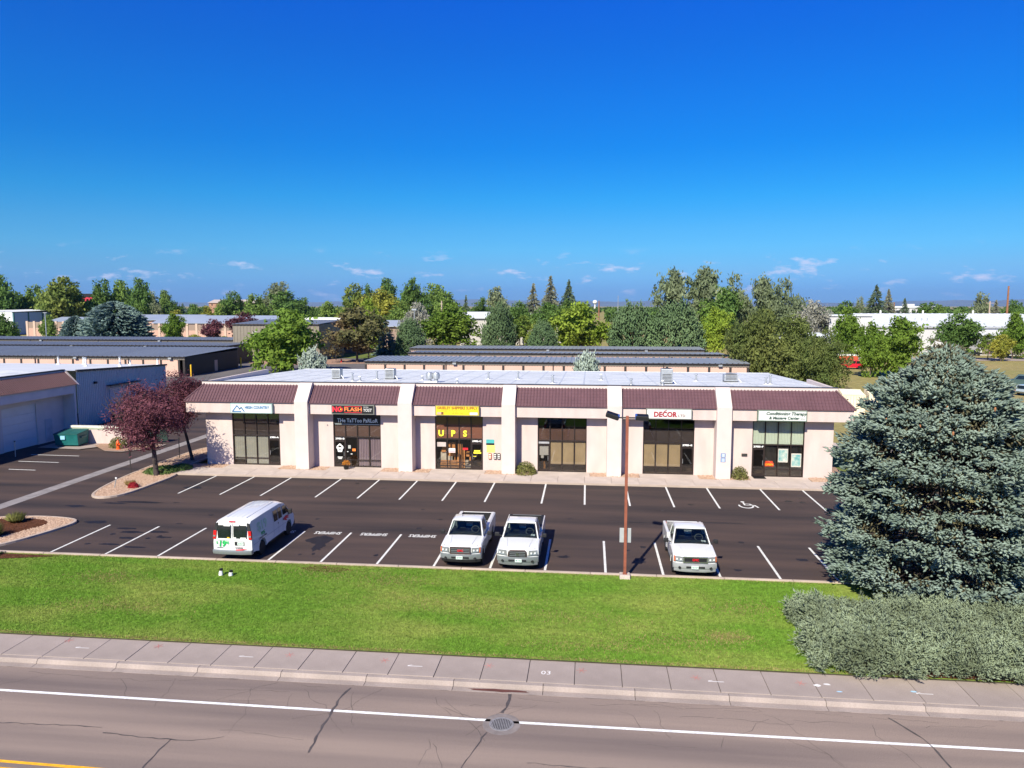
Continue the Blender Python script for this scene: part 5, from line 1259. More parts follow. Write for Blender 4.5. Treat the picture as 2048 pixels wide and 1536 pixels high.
wbuild(MB().quad((-80, 65.2, 6.395), (XF - .12, 65.2, 6.395), (XF - .12, 80.3, 5.80), (-80, 80.3, 5.80)), 'roof', mat('white_roof', (.55, .57, .60), .6, .06, .3, world=True), lb)
wbuild(MB().box(XF + .02, XF + .55, 69.5, 74.5, 4.45, 4.55), 'awning', DARKM, lb)
wbuild(MB().box(XF, XF + .2, 67.6, 67.9, 4.9, 5.1), 'wall_light', PLAST, lb)
wbox('roll_door', mat('roll_door', (.42, .46, .5), .5, .05), lb, XF - .04, XF + .0, 70, 74, .1, 4.2)
for k, (x, y, h, lab) in enumerate([(-60.5, 78.6, .75, 'leftmost white pipe vent'), (-57.4, 78.6, .75, 'second white pipe vent from the left'), (-54.1, 74.4, .85, 'thick white flue, nearest one'), (-52.8, 78.3, .8, 'tall white flue right of the thick one'), (-51.7, 78.5, .4, 'short white vent behind the tall flue'), (-49.9, 74, .35, 'stub vent near the dark eave'), (-48.9, 79.3, .6, 'vent at the far right corner')]):
    t = thing('roof_vent', lab + ' on the garage block roof', 'roof vent', (x, y, 6.395 - (y - 65.2) * .0394), group='vents on the garage roof')
    MB().lathe([(.22, -.02), (.18, .08), (.09, .15), (.09, h)], 10).build('flue', WHITE, t, smooth=40); MB().lathe([(.13, h), (.13, h + .1), (.03, h + .14)], 10).build('cap', GALV, t)

# storage rows
TAUPE = mat('taupe_siding', (.155, .135, .115), .5, .08, .4, metal=.1, world=True)
DOORP = mat('storage_door', (.56, .365, .295), .55, .05, .4, world=True)
SROOF = mat('storage_roof', (.235, .26, .29), .45, .08, .15, metal=.1, stretch=(1, .1, 1), world=True)
BRNTR = mat('storage_trim', (.035, .028, .026), .5, .1)
def ribroof(x0, x1, y0, y1, z0, z1, pitch=.9):
    mb = MB(); n = int((x1 - x0) / pitch); V = []
    for i in range(n + 1):
        x = x0 + i * (x1 - x0) / n
        for d, h in ((0, 0), (.7, 0), (.76, .07), (.94, .07)) if i < n else ((0, 0),):
            xx = x + d * (x1 - x0) / n; V += [(xx, y0, z0 + h), (xx, y1, z1 + h)]
    mb.v = V; mb.f = [(2 * i, 2 * i + 2, 2 * i + 3, 2 * i + 1) for i in range(len(V) // 2 - 1)]
    return mb
SHADE_END = mat('shaded_end_siding', (.030, .029, .030), .6, .1, .4, world=True)  # siding for right end walls, their shade darkened into the colour
def storage(label, x0, x1, y0, y1, z0, z1, pitch=3.36, doors=True, ribs=True, lights=()):
    t = thing('storage_building', label, 'building', ((x0 + x1) / 2, y0, 0), group='self storage rows')
    wbox('end_wall', SHADE_END, t, x1 - .15, x1, y0 + .16, y1, 0, min(z0, z1)); wbox('end_wall', TAUPE, t, x0, x0 + .15, y0 + .16, y1, 0, min(z0, z1))
    wbox('back_wall', TAUPE, t, x0, x1, y1, y1 + .15, 0, z1)
    dh = z0 - .58
    wbox('front_wall', TAUPE, t, x0, x1, y0 + .1, y0 + .16, dh, z0)
    # ribs of the siding band
    rb = MB()
    for x in np.arange(x0 + .1, x1 - .1, .45): rb.box(x, x + .12, y0 + .05, y0 + .099, dh, z0 - .15)
    wbuild(rb, 'siding_ribs', TAUPE, t)['kind'] = 'stuff'
    x = x0; i = 0
    while x < x1 - 1.0:
        xa = x + .36; xb = min(x + pitch - .02, x1 - .4)
        if doors and xb - xa > 1: wbox('roll_door', DOORP, t, xa, xb, y0 + .14, y0 + .2, 0, dh)
        wbox('door_post', BRNTR, t, x, xa, y0 + .08, y0 + .2, 0, dh)
        x += pitch
    wbox('door_post', BRNTR, t, x1 - .4, x1 - .003, y0 + .08, y0 + .2, 0, dh)
    rr = ribroof(x0 - .15, x1 + .15, y0 - .15, y1 + .2, z0 + .02, z1 + .02, .9 if ribs else 2.0)
    wbuild(rr, 'roof', SROOF, t)
    wbox('gutter', BRNTR, t, x0 - .15, x1 + .15, y0 - .17, y0 + .05, z0 - .13, z0 + .0)
    for lx in lights:
        wbuild(MB().box(lx - .3, lx + .3, y0 - .35, y0 + .04, z0 - .45, z0 - .15), 'wall_light', GALV, t)
    for lx in np.arange(x0 + 14, x1, 18.): wbuild(MB().box(lx - .07, lx + .07, y0 - .02, y0 + .05, 0, z0 - .15), 'downpipe', BRNTR, t)
    return t
storage('front storage row with pink roller doors behind the shop roof', -38.0, 25.6, 122, 131, 3.22, 3.48, lights=(-22.5, 0.8, 21))
storage('middle storage row behind the shop roof', -35.2, 25, 141, 150, 3.52, 3.28, lights=())
storage('rear storage row nearest the tree line behind the shop', -39.6, 24.2, 160, 169, 3.25, 3.38, lights=(-9, 12))
t1 = storage('front left storage row with a dark gable end and pink roller doors', -150, -71.4, 124, 144, 3.55, 4.1, lights=(-92, -74))
storage('middle left storage row', -160, -76.5, 150, 161, 4.1, 4.2, lights=(-95, -112), doors=False)
storage('rear left storage row along the green strip', -170, -84.5, 170, 179, 4.35, 4.6, lights=(-104, -135), doors=False)
wbox('end_door', DOORP, t1, -71.42, -71.36, 134.5, 135.6, .1, 2.2)
for (x, y, lab) in ((-70.6, 124.6, 'yellow bollard at the front corner of the dark gable'), (-70.6, 143.6, 'dark yellow bollard at the rear corner of the dark gable'), (-75.6, 149.6, 'yellow bollard before the middle left storage row')):
    t = thing('bollard', lab, 'bollard', (x, y, 0), group='yellow bollards'); MB().lathe([(.13, 0), (.13, 2.0), (.11, 2.1), (.03, 2.14)], 10).build('tube', YEL, t); MB().lathe([(.2, -.02), (.2, .04), (.13, .05)], 10).build('collar', CONC, t)
# tall tan metal building
tb = thing('metal_building', 'tall tan ribbed metal building left of the large green tree', 'building', (-72, 166, 0))
wbox('wall', mat('tan_siding', (.20, .175, .14), .5, .06, world=True), tb, -82.8, -62, 165, 182, 0, 8.3)
rb = MB()
for x in np.arange(-82.7, -62, .8): rb.box(x, x + .2, 164.93, 165, 0, 8.2)
wbuild(rb, 'wall_ribs', MATS['tan_siding'], tb)['kind'] = 'stuff'; wbox('gutter', BRNTR, tb, -82.95, -61.9, 164.7, 165.0, 8.1, 8.35)
wbuild(ribroof(-83, -61.9, 164.8, 182.2, 8.36, 9.1), 'roof', SROOF, tb)
for x in (-77.9, -77.3): wbox('window', M_PAPER, tb, x, x + .4, 164.9, 164.93, 5.1, 6.6)
wbox('ridge_skylight', WHITE, tb, -73, -62, 181, 182, 9.1, 9.6)

# shipping containers
CREAM = mat('cream_container', (.72, .62, .45), .55, .07, .8, fine=.06, fscale=6, world=True)
def container(x, y, rz, label):
    t = thing('shipping_container', label, 'container', (x, y, -.1), rz, group='cream shipping containers')
    W_, L_, H_ = 2.44, 6.06, 2.6
    # corrugated sides
    for s_ in (-1, 1):
        V = []; n = 22
        for i in range(n):
            for tt, hh in ((0, 0), (.35, 0), (.5, .04), (.85, .04)):
                yy = .1 + (i + tt) * (L_ - .2) / n; V += [(s_ * (W_ / 2 - .05 + hh), yy, .15), (s_ * (W_ / 2 - .05 + hh), yy, H_ - .1)]
        mb = MB(); mb.v = V; mb.f = [(2 * i, 2 * i + 2, 2 * i + 3, 2 * i + 1) for i in range(len(V) // 2 - 1)]
        mb.build('side_panel', CREAM, t)
    V = []; n = 18
    for i in range(n):
        for tt, hh in ((0, 0), (.4, 0), (.5, .03), (.9, .03)):
            yy = .1 + (i + tt) * (L_ - .2) / n; V += [(-W_ / 2 + .03, yy, H_ - .05 + hh), (W_ / 2 - .03, yy, H_ - .05 + hh)]
    mb = MB(); mb.v = V; mb.f = [(2 * i, 2 * i + 2, 2 * i + 3, 2 * i + 1) for i in range(len(V) // 2 - 1)]; mb.build('roof_panel', CREAM, t)
    fr = MB()
    for sx in (-1, 1):
        for yy in (0, L_ - .12): fr.box(sx * W_ / 2 - (.12 if sx > 0 else 0), sx * W_ / 2 + (0 if sx > 0 else .12), yy, yy + .12, 0, H_)
        fr.box(sx * W_ / 2 - (.1 if sx > 0 else 0), sx * W_ / 2 + (0 if sx > 0 else .1), .12, L_ - .12, 0, .15)
    for zz in (0, H_ - .1): fr.box(-W_ / 2 + .12, W_ / 2 - .12, 0, .1, zz, zz + .1).box(-W_ / 2 + .12, W_ / 2 - .12, L_ - .1, L_, zz, zz + .1)
    fr.build('frame', CREAM, t)
    MB().box(-W_ / 2 + .12, W_ / 2 - .12, L_ - .08, L_ - .03, .1, H_ - .1).build('end_panel', CREAM, t)
    for s_ in (-1, 1):
        d = MB().box(.01 if s_ > 0 else -1.09, 1.09 if s_ > 0 else -.01, .02, .07, .12, H_ - .12).build('door', CREAM, t)
        for xx in (.3, .8):
            MB().cyl((s_ * xx, -.01, .1), (s_ * xx, -.01, H_ - .1), .022, n=6).build('lock_rod', GALV, d)
        for zz in (.45, 1.1, 1.75, 2.25): MB().box(s_ * .55 - .3, s_ * .55 + .3, .005, .02, zz, zz + .035).build('door_rib', CREAM, d)
        for zz, ww in ((1.95, .18), (1.3, .14), (.3, .1)): MB().box(s_ * .62 - ww / 2, s_ * .62 + ww / 2, .008, .019, zz, zz + .12).build('stencil', DARKM, d)
    return t
container(29.9, 87.0, R(-14), 'left one of two cream shipping containers beside the elms')
container(33.1, 87.6, R(-14), 'right one of two cream shipping containers, partly behind the big spruce')

# far buildings, left
t = thing('metal_shed', 'white metal shed with blue shaded bays at the left edge', 'building', (-262, 300, 0))
wbox('front', mat('shed_white', (.72, .75, .76), .5, .03), t, -300, -251, 299.8, 300, 0, 9.9)
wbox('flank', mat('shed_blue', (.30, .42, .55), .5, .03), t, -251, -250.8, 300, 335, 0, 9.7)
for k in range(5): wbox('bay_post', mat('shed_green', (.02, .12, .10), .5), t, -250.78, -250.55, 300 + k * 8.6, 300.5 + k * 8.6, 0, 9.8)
wbuild(MB().quad((-300, 299.5, 9.95), (-250.4, 299.5, 9.95), (-250.4, 336, 10.9), (-300, 336, 10.9)), 'roof', mat('shed_roof', (.68, .70, .71), .5, .04), t)
PINKW = mat('pink_block_wall', (.46, .29, .235), .9, .06, .1, world=True); BROWNB = mat('brown_block_band', (.26, .19, .155), .9, .06, .1, world=True)
t = thing('boundary_wall', 'long pink block wall with pale pilasters and a brown top band', 'wall', (-175, 275, 0))
def wallrun(p, q, z0, z1, n):
    p = Vector(p); q = Vector(q); d = (q - p) / n
    for i in range(n):
        a = p + d * i; b = a + d; nn = Vector((d.y, -d.x)).normalized() * .15
        for m, za, zb, nm in ((PINKW, -.3, z0 + (z1 - z0) * .55, 'wall_panel'), (BROWNB, z0 + (z1 - z0) * .55, z1 - .25, 'wall_band')):
            wbuild(MB().hexa([(a.x + nn.x, a.y + nn.y, za), (b.x + nn.x, b.y + nn.y, za), (b.x - nn.x, b.y - nn.y, za), (a.x - nn.x, a.y - nn.y, za)], [(a.x + nn.x, a.y + nn.y, zb), (b.x + nn.x, b.y + nn.y, zb), (b.x - nn.x, b.y - nn.y, zb), (a.x - nn.x, a.y - nn.y, zb)]), nm, m, t)
        wbuild(MB().box(a.x - .45, a.x + .45, a.y - .45, a.y + .2, -.3, z1 + .1), 'wall_pilaster', mat('pale_pilaster', (.50, .37, .30), .9, .05), t)
wallrun((-232, 285), (-180, 276), 0, 6.2, 14); wallrun((-180, 276), (-118, 268), 0, 5.6, 15)
FROOF = mat('far_metal_roof', (.38, .43, .50), .4, .05, .1, metal=.3, world=True)
def hall(label, x0, x1, y0, y1, z0, zr, wm, rm, roofx=True, cat='building', name='storage_hall', wins=0):
    """gabled hall, ridge along x"""
    t = thing(name, label, cat, ((x0 + x1) / 2, y0, 0)); ym = (y0 + y1) / 2
    wbox('wall', wm, t, x0, x1, y0, y1, -.3, z0)
    wbuild(MB().prism_x([(y0, z0), (y1, z0), (ym, zr - .1)], x0 + .01, x1 - .01), 'gable', wm, t)
    wbuild(MB().hexa([(x0 - .6, y0 - .8, z0 - .1), (x1 + .6, y0 - .8, z0 - .1), (x1 + .6, ym, zr), (x0 - .6, ym, zr)], [(x0 - .6, y0 - .8, z0 + .1), (x1 + .6, y0 - .8, z0 + .1), (x1 + .6, ym, zr + .2), (x0 - .6, ym, zr + .2)]), 'roof', rm, t)
    wbuild(MB().hexa([(x0 - .6, ym, zr), (x1 + .6, ym, zr), (x1 + .6, y1 + .8, z0 - .1), (x0 - .6, y1 + .8, z0 - .1)], [(x0 - .6, ym, zr + .2), (x1 + .6, ym, zr + .2), (x1 + .6, y1 + .8, z0 + .1), (x0 - .6, y1 + .8, z0 + .1)]), 'roof', rm, t)
    for k in range(wins):
        xx = x0 + (k + .5) * (x1 - x0) / wins; wbox('window', mat('far_window', (.03, .035, .04), .3), t, xx - .5, xx + .5, y0 - .05, y0 + .02, z0 - 2.2, z0 - .9)
    return t
hall('low grey-roofed hall behind the pink wall, far left', -228, -196, 292, 310, 6.0, 7.6, PINKW, FROOF)
hall('grey-roofed hall behind the pink wall, left of the blue spruce', -198, -166, 296, 318, 6.6, 8.6, PINKW, FROOF)
hall('long grey-roofed hall behind the pink wall, right of the blue spruce', -176, -118, 284, 306, 5.6, 8.4, PINKW, FROOF)
hall('grey-roofed hall seen right of the large green tree', -120, -94, 250, 276, 5.4, 8.2, PINKW, FROOF)
hall('small blue-grey roof seen between the brown tree and the pine', -66, -54, 222, 232, 6.3, 7.9, BROWNB, FROOF, name='house', cat='house')
t = hall('white house with a red roof among the far left trees', -312, -296, 420, 432, 14.5, 17.6, mat('house_cream', (.70, .62, .55), .8), mat('red_roof', (.42, .03, .05), .6), name='house', cat='house', wins=4)
for k in range(4): wbox('window', MATS['far_window'], t, -311 + k * 3.6, -310 + k * 3.6, 419.9, 420.02, 9, 10.4)
wbox('chimney_block', BLACK, t, -309, -302, 426, 430, 17, 20)
t = hall('far brick building on the left skyline', -300, -262, 560, 580, 15, 17.4, mat('far_brick', (.34, .19, .14), .9), mat('far_flat_roof', (.42, .36, .33), .8), name='brick_building', wins=7)
# straw-coloured farm shed
# right warehouse
WHW = mat('warehouse_white', (.48, .48, .50), .5, .04, .2, world=True); WHR = mat('warehouse_roof', (.60, .63, .66), .5, .03, .2, world=True)
t = thing('warehouse', 'long white metal warehouse with a pale ribbed roof at the right', 'building', (95, 215, 0))
wbox('wall', WHW, t, 77.5, 125, 210, 250, -.3, 7.0)
wbuild(MB().prism_x([(210, 7.0), (250, 7.0), (232, 10.1)], 77.6, 124.9), 'gable', WHW, t)
wbuild(ribroof(77, 125.4, 209.6, 232, 7.05, 10.3, 2.0), 'roof', WHR, t); wbuild(ribroof(77, 125.4, 232, 250.5, 10.3, 7.05, 2.0), 'roof', WHR, t)
wbox('eave', mat('eave_grey', (.30, .31, .33), .6), t, 77, 125.4, 209.5, 209.9, 6.6, 7.05)  # eave strip in a darker grey than the wall
wbox('low_annex', WHW, t, 66, 77.4, 214, 236, -.3, 9.7); wbox('annex_roof', WHR, t, 65.6, 77.3, 213.6, 236.4, 9.72, 10.0)
wbox('front_annex', WHW, t, 101, 125, 204, 209.4, -.3, 4.9); wbox('front_annex_roof', WHR, t, 100.6, 125.4, 203.4, 209.4, 4.92, 5.2)
wbox('front_annex_wall', mat('annex_brown', (.20, .16, .15), .8), t, 101.5, 124.5, 203.9, 203.99, 0, 3.4)
for x in (84.0, 88, 92.5, 94, 104, 105.5): wbuild(MB().cyl((x, 219, 8.3), (x, 219, 9.2), .12, n=6), 'roof_vent', GALV, t)
for x in (86, 98, 112): wbuild(MB().cyl((x, 231.5, 10.3), (x, 231.5, 11.2), .25, n=8), 'ridge_vent', WHITE, t)
hall('low white shed left of the warehouse', 46, 64, 196, 206, 4.4, 5.4, WHW, WHR, name='shed', cat='shed')
t = thing('far_depot', 'white far-off flat building on the right skyline', 'building', (170, 420, 0)); wbox('wall', WHW, t, 162, 184, 420, 432, 0, 11.6); wbox('roof', WHR, t, 161.5, 184.5, 419.5, 432.5, 11.6, 12.4); wbox('roof_plant', WHW, t, 170, 175, 424, 428, 12.4, 13.6)
for k in range(5): wbox('window', mat('far_window', (.03, .035, .04), .3), t, 164 + k * 4, 166 + k * 4, 419.9, 420.02, 8.6, 10.2)
hall('white building showing through the thin tree behind the storage rows', -30, -8, 244, 262, 8.0, 9.8, mat('pale_wall', (.40, .385, .37), .6), WHR, name='white_hall')
hall('white roofed building right of the bright green maple', -42, -32, 238, 250, 8.6, 10.4, MATS['pale_wall'], WHR, name='white_hall')
t = thing('brick_house', 'small brick building beside the brown tree across the yard road', 'building', (-66, 186, 0)); wbox('wall', mat('rosy_brick', (.36, .18, .13), .9, .12, 2, world=True), t, -74, -59, 190, 198, -.3, 4.2); wbox('roof', FROOF, t, -75, -58, 189, 199, 4.2, 4.5); wbox('door', mat('ochre_door', (.55, .33, .05), .6), t, -70, -68.6, 189.9, 190.02, 0, 2.4); wbox('window', MATS['far_window'], t, -65, -63, 189.9, 190.02, 1.2, 2.6)

# poles, masts, tower
def pole(name, label, x, y, h, r, m, arms=(), cat='pole', z0=0):
    t = thing(name, label, cat, (x, y, z0)); MB().cyl((0, 0, -.3), (0, 0, h), r, r * .7, n=8).build('shaft', m, t)
    for z, l in arms: MB().box(-l / 2, l / 2, -.08, .08, z - .08, z + .08).build('cross_arm', m, t)
    return t
WOODP = mat('pole_wood', (.24, .11, .06), .9, .15, 2); WOODG = mat('pole_wood_pale', (.38, .30, .25), .9, .15, 2)
pole('utility_pole', 'tall brown pole standing alone at the far right', 157.3, 300, 20, .45, WOODP)
pole('utility_pole', 'pale utility pole just left of the tall brown pole', 151, 300, 14.3, .35, WOODG, ((13.6, 3),))
pole('utility_pole', 'bare wooden utility pole among the central trees', -48.4, 240, 14.2, .32, WOODG, ((13.2, .8),))
pole('utility_pole', 'short brown pole left of the low rounded tree on the right skyline', 128, 330, 14, .35, WOODP)
pole('utility_pole', 'reddish pole beside the far white water tower', 8.2, 700, 17.5, .7, WOODP)
pole('radio_mast', 'thin grey mast on the central skyline', 33.2, 900, 25, .45, GALV, cat='mast')
pole('radio_mast', 'thin grey mast on the left skyline beyond the brick building', -330, 700, 24, .4, GALV, cat='mast')
lp2 = pole('light_pole', 'thin pale light pole beside the smaller blue spruce', -147.7, 188, 10.8, .16, GALV, ((10.7, 1.2),), cat='lamp post')
lp2 = pole('light_pole', 'pale street lamp in front of the silvery tree', -44.4, 185, 11.5, .16, GALV, cat='lamp post'); MB().box(-.6, .6, -.3, .3, 11.4, 11.8).build('lamp_head', GALV, lp2)
t = thing('water_tower', 'white ball-topped water tower far off on the skyline', 'water tower', (9.6, 1500, 0)); MB().lathe([(2.0, 0), (1.2, 5), (1.2, 16), (2.5, 17)], 12).build('stem', WHITE, t); MB().lathe([(.3, 16.5), (3, 17), (4.4, 19), (4.6, 20.5), (4, 22.5), (2.2, 24), (.2, 24.4)], 16).build('tank', WHITE, t, smooth=50)
pole('signpost_far', 'dark thin signpost beside the small red hydrant', -58.5, 166, 3.2, .1, DARKM, cat='post')

# ================================================================== VEGETATION
def leaf_mat(name, c1, c2, transl=.3, scale=.5, rnd=.12):
    return mat(name, [v * 1.12 for v in c1], .75, .2, scale, col2=[v * 1.12 for v in c2], transl=transl * 1.25, spec=.2, rnd=rnd, fine=.3, fscale=3.0)
LM = dict(
    dark=leaf_mat('leaf_dark', (0.069, 0.138, 0.036), (0.138, 0.221, 0.050)), mid=leaf_mat('leaf_mid', (0.105, 0.184, 0.040), (0.200, 0.281, 0.066)),
    gold=leaf_mat('leaf_gold', (0.111, 0.185, 0.044), (0.262, 0.278, 0.063)), yellow=leaf_mat('leaf_yellow', (0.183, 0.210, 0.035), (0.348, 0.320, 0.057)),
    grey=leaf_mat('leaf_grey', (0.151, 0.195, 0.108), (0.262, 0.287, 0.161)), cotton=leaf_mat('leaf_cotton', (.12, .165, .085), (.25, .29, .17)),
    maple=leaf_mat('leaf_maple', (0.081, 0.155, 0.021), (0.169, 0.249, 0.036)), lime=leaf_mat('leaf_lime', (0.143, 0.230, 0.025), (0.269, 0.343, 0.048)),
    thin=leaf_mat('leaf_thin', (0.091, 0.168, 0.033), (0.220, 0.270, 0.048)), elm=leaf_mat('leaf_elm', (0.083, 0.126, 0.035), (0.174, 0.194, 0.057)),
    silver=leaf_mat('leaf_silver', (.24, .24, .20), (.38, .38, .33)), rust=leaf_mat('leaf_rust', (.095, .125, .04), (.20, .135, .08), scale=.35),
    plum=leaf_mat('leaf_plum', (.060, .018, .030), (.20, .075, .095), transl=.25, scale=1.2), pine=leaf_mat('leaf_pine', (0.066, 0.118, 0.052), (0.136, 0.202, 0.094), .1),
    conifer=leaf_mat('leaf_conifer', (0.051, 0.084, 0.048), (0.110, 0.143, 0.090), .08), conifer_grey=leaf_mat('leaf_conifer_grey', (0.101, 0.118, 0.085), (0.220, 0.218, 0.155), .08),
    blue=leaf_mat('leaf_blue', (0.091, 0.143, 0.138), (0.183, 0.253, 0.235), .08), blue_spruce=leaf_mat('leaf_blue_spruce', (0.083, 0.134, 0.127), (0.220, 0.303, 0.277), .08, scale=.8),
    blue_bush=leaf_mat('leaf_blue_bush', (0.220, 0.287, 0.244), (0.458, 0.522, 0.455), .1))
BARK = mat('bark', (.10, .075, .06), .95, .3, 4, .6, 12, stretch=(1, 1, .3)); BARKD = mat('bark_dark', (.055, .042, .040), .95, .35, 5, .6, 14, stretch=(1, 1, .3))

def quads(C, U, Wv, s, asp):
    """leaf rhombi: C centres, U long axes, Wv side axes, s sizes"""
    s = s[:, None]
    V = np.stack([C - U * s, C + Wv * s * asp, C + U * s, C - Wv * s * asp], 1)
    return V.reshape(-1, 3)
def rand_unit(rg, n):
    v = rg.normal(size=(n, 3)); return v / np.linalg.norm(v, axis=1, keepdims=True)
def ortho(rg, U):
    a = np.cross(U, rand_unit(rg, len(U))); return a / (np.linalg.norm(a, axis=1, keepdims=True) + 1e-9)

def crown_leafy(seed, lobes=14, clumps=260, per=30, leaf=.055, asp=.55, spread=.085, inner=.5, droop=0, flat=1.0, lr=(.26, .48)):
    """unit crown: fits in radius 1 in x,y and z in [-1,1]"""
    rg = np.random.default_rng(seed)
    LC = rand_unit(rg, lobes) * rg.uniform(.25, .68, (lobes, 1)); LC[:, 2] = LC[:, 2] * .95; LC[0] = (0, 0, .5); LC[1] = (0, 0, -.1)
    LRad = rg.uniform(lr[0], lr[1], lobes)
    k = rg.integers(0, lobes, clumps); d = rand_unit(rg, clumps); d[:, 2] = d[:, 2] * .9 + .12
    CC = LC[k] + d * (LRad[k] * rg.uniform(inner, 1.05, clumps) ** .7)[:, None]
    r = np.linalg.norm(CC, axis=1); over = r > 1.02; CC[over] *= (1.02 / r[over] * rg.uniform(.9, 1.0, over.sum()))[:, None]
    n = clumps * per
    ci = np.repeat(np.arange(clumps), per)
    C = CC[ci] + rg.normal(0, spread, (n, 3)) * np.array([1, 1, .65 * flat])
    # leaves tend to face outward and up, clump tops lit
    N = rand_unit(rg, n) + C * .6 + np.array([0, 0, .55]); N /= np.linalg.norm(N, axis=1, keepdims=True)
    U = np.cross(N, rand_unit(rg, n)); U /= np.linalg.norm(U, axis=1, keepdims=True)
    if droop: U[:, 2] -= droop; U /= np.linalg.norm(U, axis=1, keepdims=True)
    Wv = np.cross(N, U)
    V = quads(C, U, Wv, leaf * rg.uniform(.6, 1.4, n), asp)
    C0 = np.percentile(V[:, 2], [.7, 99.3]); rr = np.percentile(np.hypot(V[:, 0], V[:, 1]), 97.5)
    V[:, :2] /= rr; V[:, 2] = (V[:, 2] - C0.mean()) / (C0[1] - C0[0]) * 2
    return V, np.arange(4 * n).reshape(-1, 4)

def crown_conifer(seed, levels=26, per=16, r_top=.03, shape=1.0, leaf=.10, asp=.33, cards=7, droop=.25, jag=.2, round_=0.0):
    """unit conifer z in [0,1], radius up to 1; cards set along drooping boughs"""
    rg = np.random.default_rng(seed); Cs = []; Us = []; S = []
    for i in range(levels):
        z = (i + .5) / levels
        prof = (1 - z) ** shape
        if round_: prof = (1 - round_) * prof + round_ * math.sqrt(max(0, 1 - (2 * z - .75) ** 2 / 1.6))
        prof *= min(1, .55 + z * 6)
        nb = max(5, int(per * (.35 + prof)))
        for j in range(nb):
            a = rg.uniform(0, 2 * np.pi); L_ = prof * rg.uniform(1 - jag, 1 + jag * .4) + r_top
            zz = z + rg.uniform(-.5, .5) / levels; m = max(2, int(cards * (.4 + L_)))
            for t in np.linspace(.35, 1, m):
                rr = L_ * t
                Cs.append((rr * math.cos(a), rr * math.sin(a), zz - droop * .12 * t * t + rg.normal(0, .006)))
                u = np.array([math.cos(a + rg.normal(0, .5)), math.sin(a + rg.normal(0, .5)), -droop * .6 * t + .30 * (t > .85) + rg.normal(0, .12)]); Us.append(u / np.linalg.norm(u)); S.append(leaf * (.55 + .6 * (1 - t)) * (.5 + .7 * prof + .2))
    C = np.array(Cs); U = np.array(Us); S = np.array(S)
    Wv = np.cross(U, np.array([0, 0, 1.]) + rg.normal(0, .5, (len(U), 3))); Wv /= np.linalg.norm(Wv, axis=1, keepdims=True)
    V1 = quads(C, U, Wv, S, asp)
    W2 = np.cross(U, Wv); V2 = quads(C, U, W2, S * .9, asp * .8)
    V = np.concatenate([V1, V2]); V[:, :2] /= np.percentile(np.hypot(V[:, 0], V[:, 1]), 96); return V, np.arange(len(V)).reshape(-1, 4)

def spindles(P, D, L, r, rg, sides=3):
    """needle shoots: double pyramids from P along D"""
    n = len(P); U = ortho(rg, D); W2 = np.cross(D, U)
    mid = P + D * (L * .55)[:, None]; ring = []
    for k in range(sides):
        a = 2 * math.pi * k / sides; ring.append(mid + (U * math.cos(a) + W2 * math.sin(a)) * r[:, None])
    V = np.stack([P] + ring + [P + D * L[:, None]], 1)  # n, sides+2, 3
    F = []
    for k in range(sides): F += [(0, 1 + (k + 1) % sides, 1 + k), (1 + k, 1 + (k + 1) % sides, sides + 1)]
    F = np.array(F)[None] + (np.arange(n) * (sides + 2))[:, None, None]
    return V.reshape(-1, 3), F.reshape(-1, 3)

def crown_pine(seed, n=9000, leaf=.075):
    """rounded dense pine: short shoots pointing up and out over lumpy tufts"""
    rg = np.random.default_rng(seed)
    tn = 420; d = rand_unit(rg, tn); d[:, 2] = np.abs(d[:, 2]) * 1.15 - .35; d /= np.linalg.norm(d, axis=1, keepdims=True)
    rad = .93 + .07 * rg.normal(size=tn); TC = d * rad[:, None]; TC[:, 2] *= 1.0
    k = rg.integers(0, tn, n); P = TC[k] * rg.uniform(.72, 1.0, (n, 1)) + rg.normal(0, .05, (n, 3))
    D = P * .7 + np.array([0, 0, .75]) + rg.normal(0, .25, (n, 3)); D /= np.linalg.norm(D, axis=1, keepdims=True)
    V, F = spindles(P, D, leaf * rg.uniform(.8, 1.6, n), leaf * .30 * rg.uniform(.7, 1.3, n), rg)
    C0 = np.percentile(V[:, 2], [.3, 99.8]); V[:, :2] /= np.percentile(np.hypot(V[:, 0], V[:, 1]), 98); V[:, 2] = (V[:, 2] - C0.mean()) / (C0[1] - C0[0]) * 2
    return V, F

def trunk_mesh(seed, h, r, crown_c, crown_r, nl=7, fork=.35):
    """tapered trunk with limbs; unit z to h; limbs reach into the crown"""
    rg = random.Random(seed); mb = MB()
    p = [Vector((0, 0, -.02)), Vector((rg.uniform(-.02, .02), rg.uniform(-.02, .02), h * fork * .5)), Vector((rg.uniform(-.03, .03), rg.uniform(-.03, .03), h * fork)), Vector((rg.uniform(-.06, .06), rg.uniform(-.06, .06), h * .75))]
    rr = [r * 1.25, r, r * .85, r * .35]
    for a, b, ra, rb in zip(p[:-1], p[1:], rr[:-1], rr[1:]): mb.cyl(a, b, ra, rb, n=7)
    for i in range(nl):
        a = 2 * math.pi * i / nl + rg.uniform(-.4, .4); t = rg.uniform(0, 1); s = p[2].lerp(p[3], t)
        e = Vector((math.cos(a) * crown_r * rg.uniform(.4, .75), math.sin(a) * crown_r * rg.uniform(.4, .75), crown_c + rg.uniform(-.1, .25) * (1 - crown_c)))
        m = s.lerp(e, .5) + Vector((0, 0, .03)); mb.cyl(s, m, r * .5 * (1 - t * .4), r * .3, n=5); mb.cyl(m, e, r * .3, r * .08, n=5)
    return mb

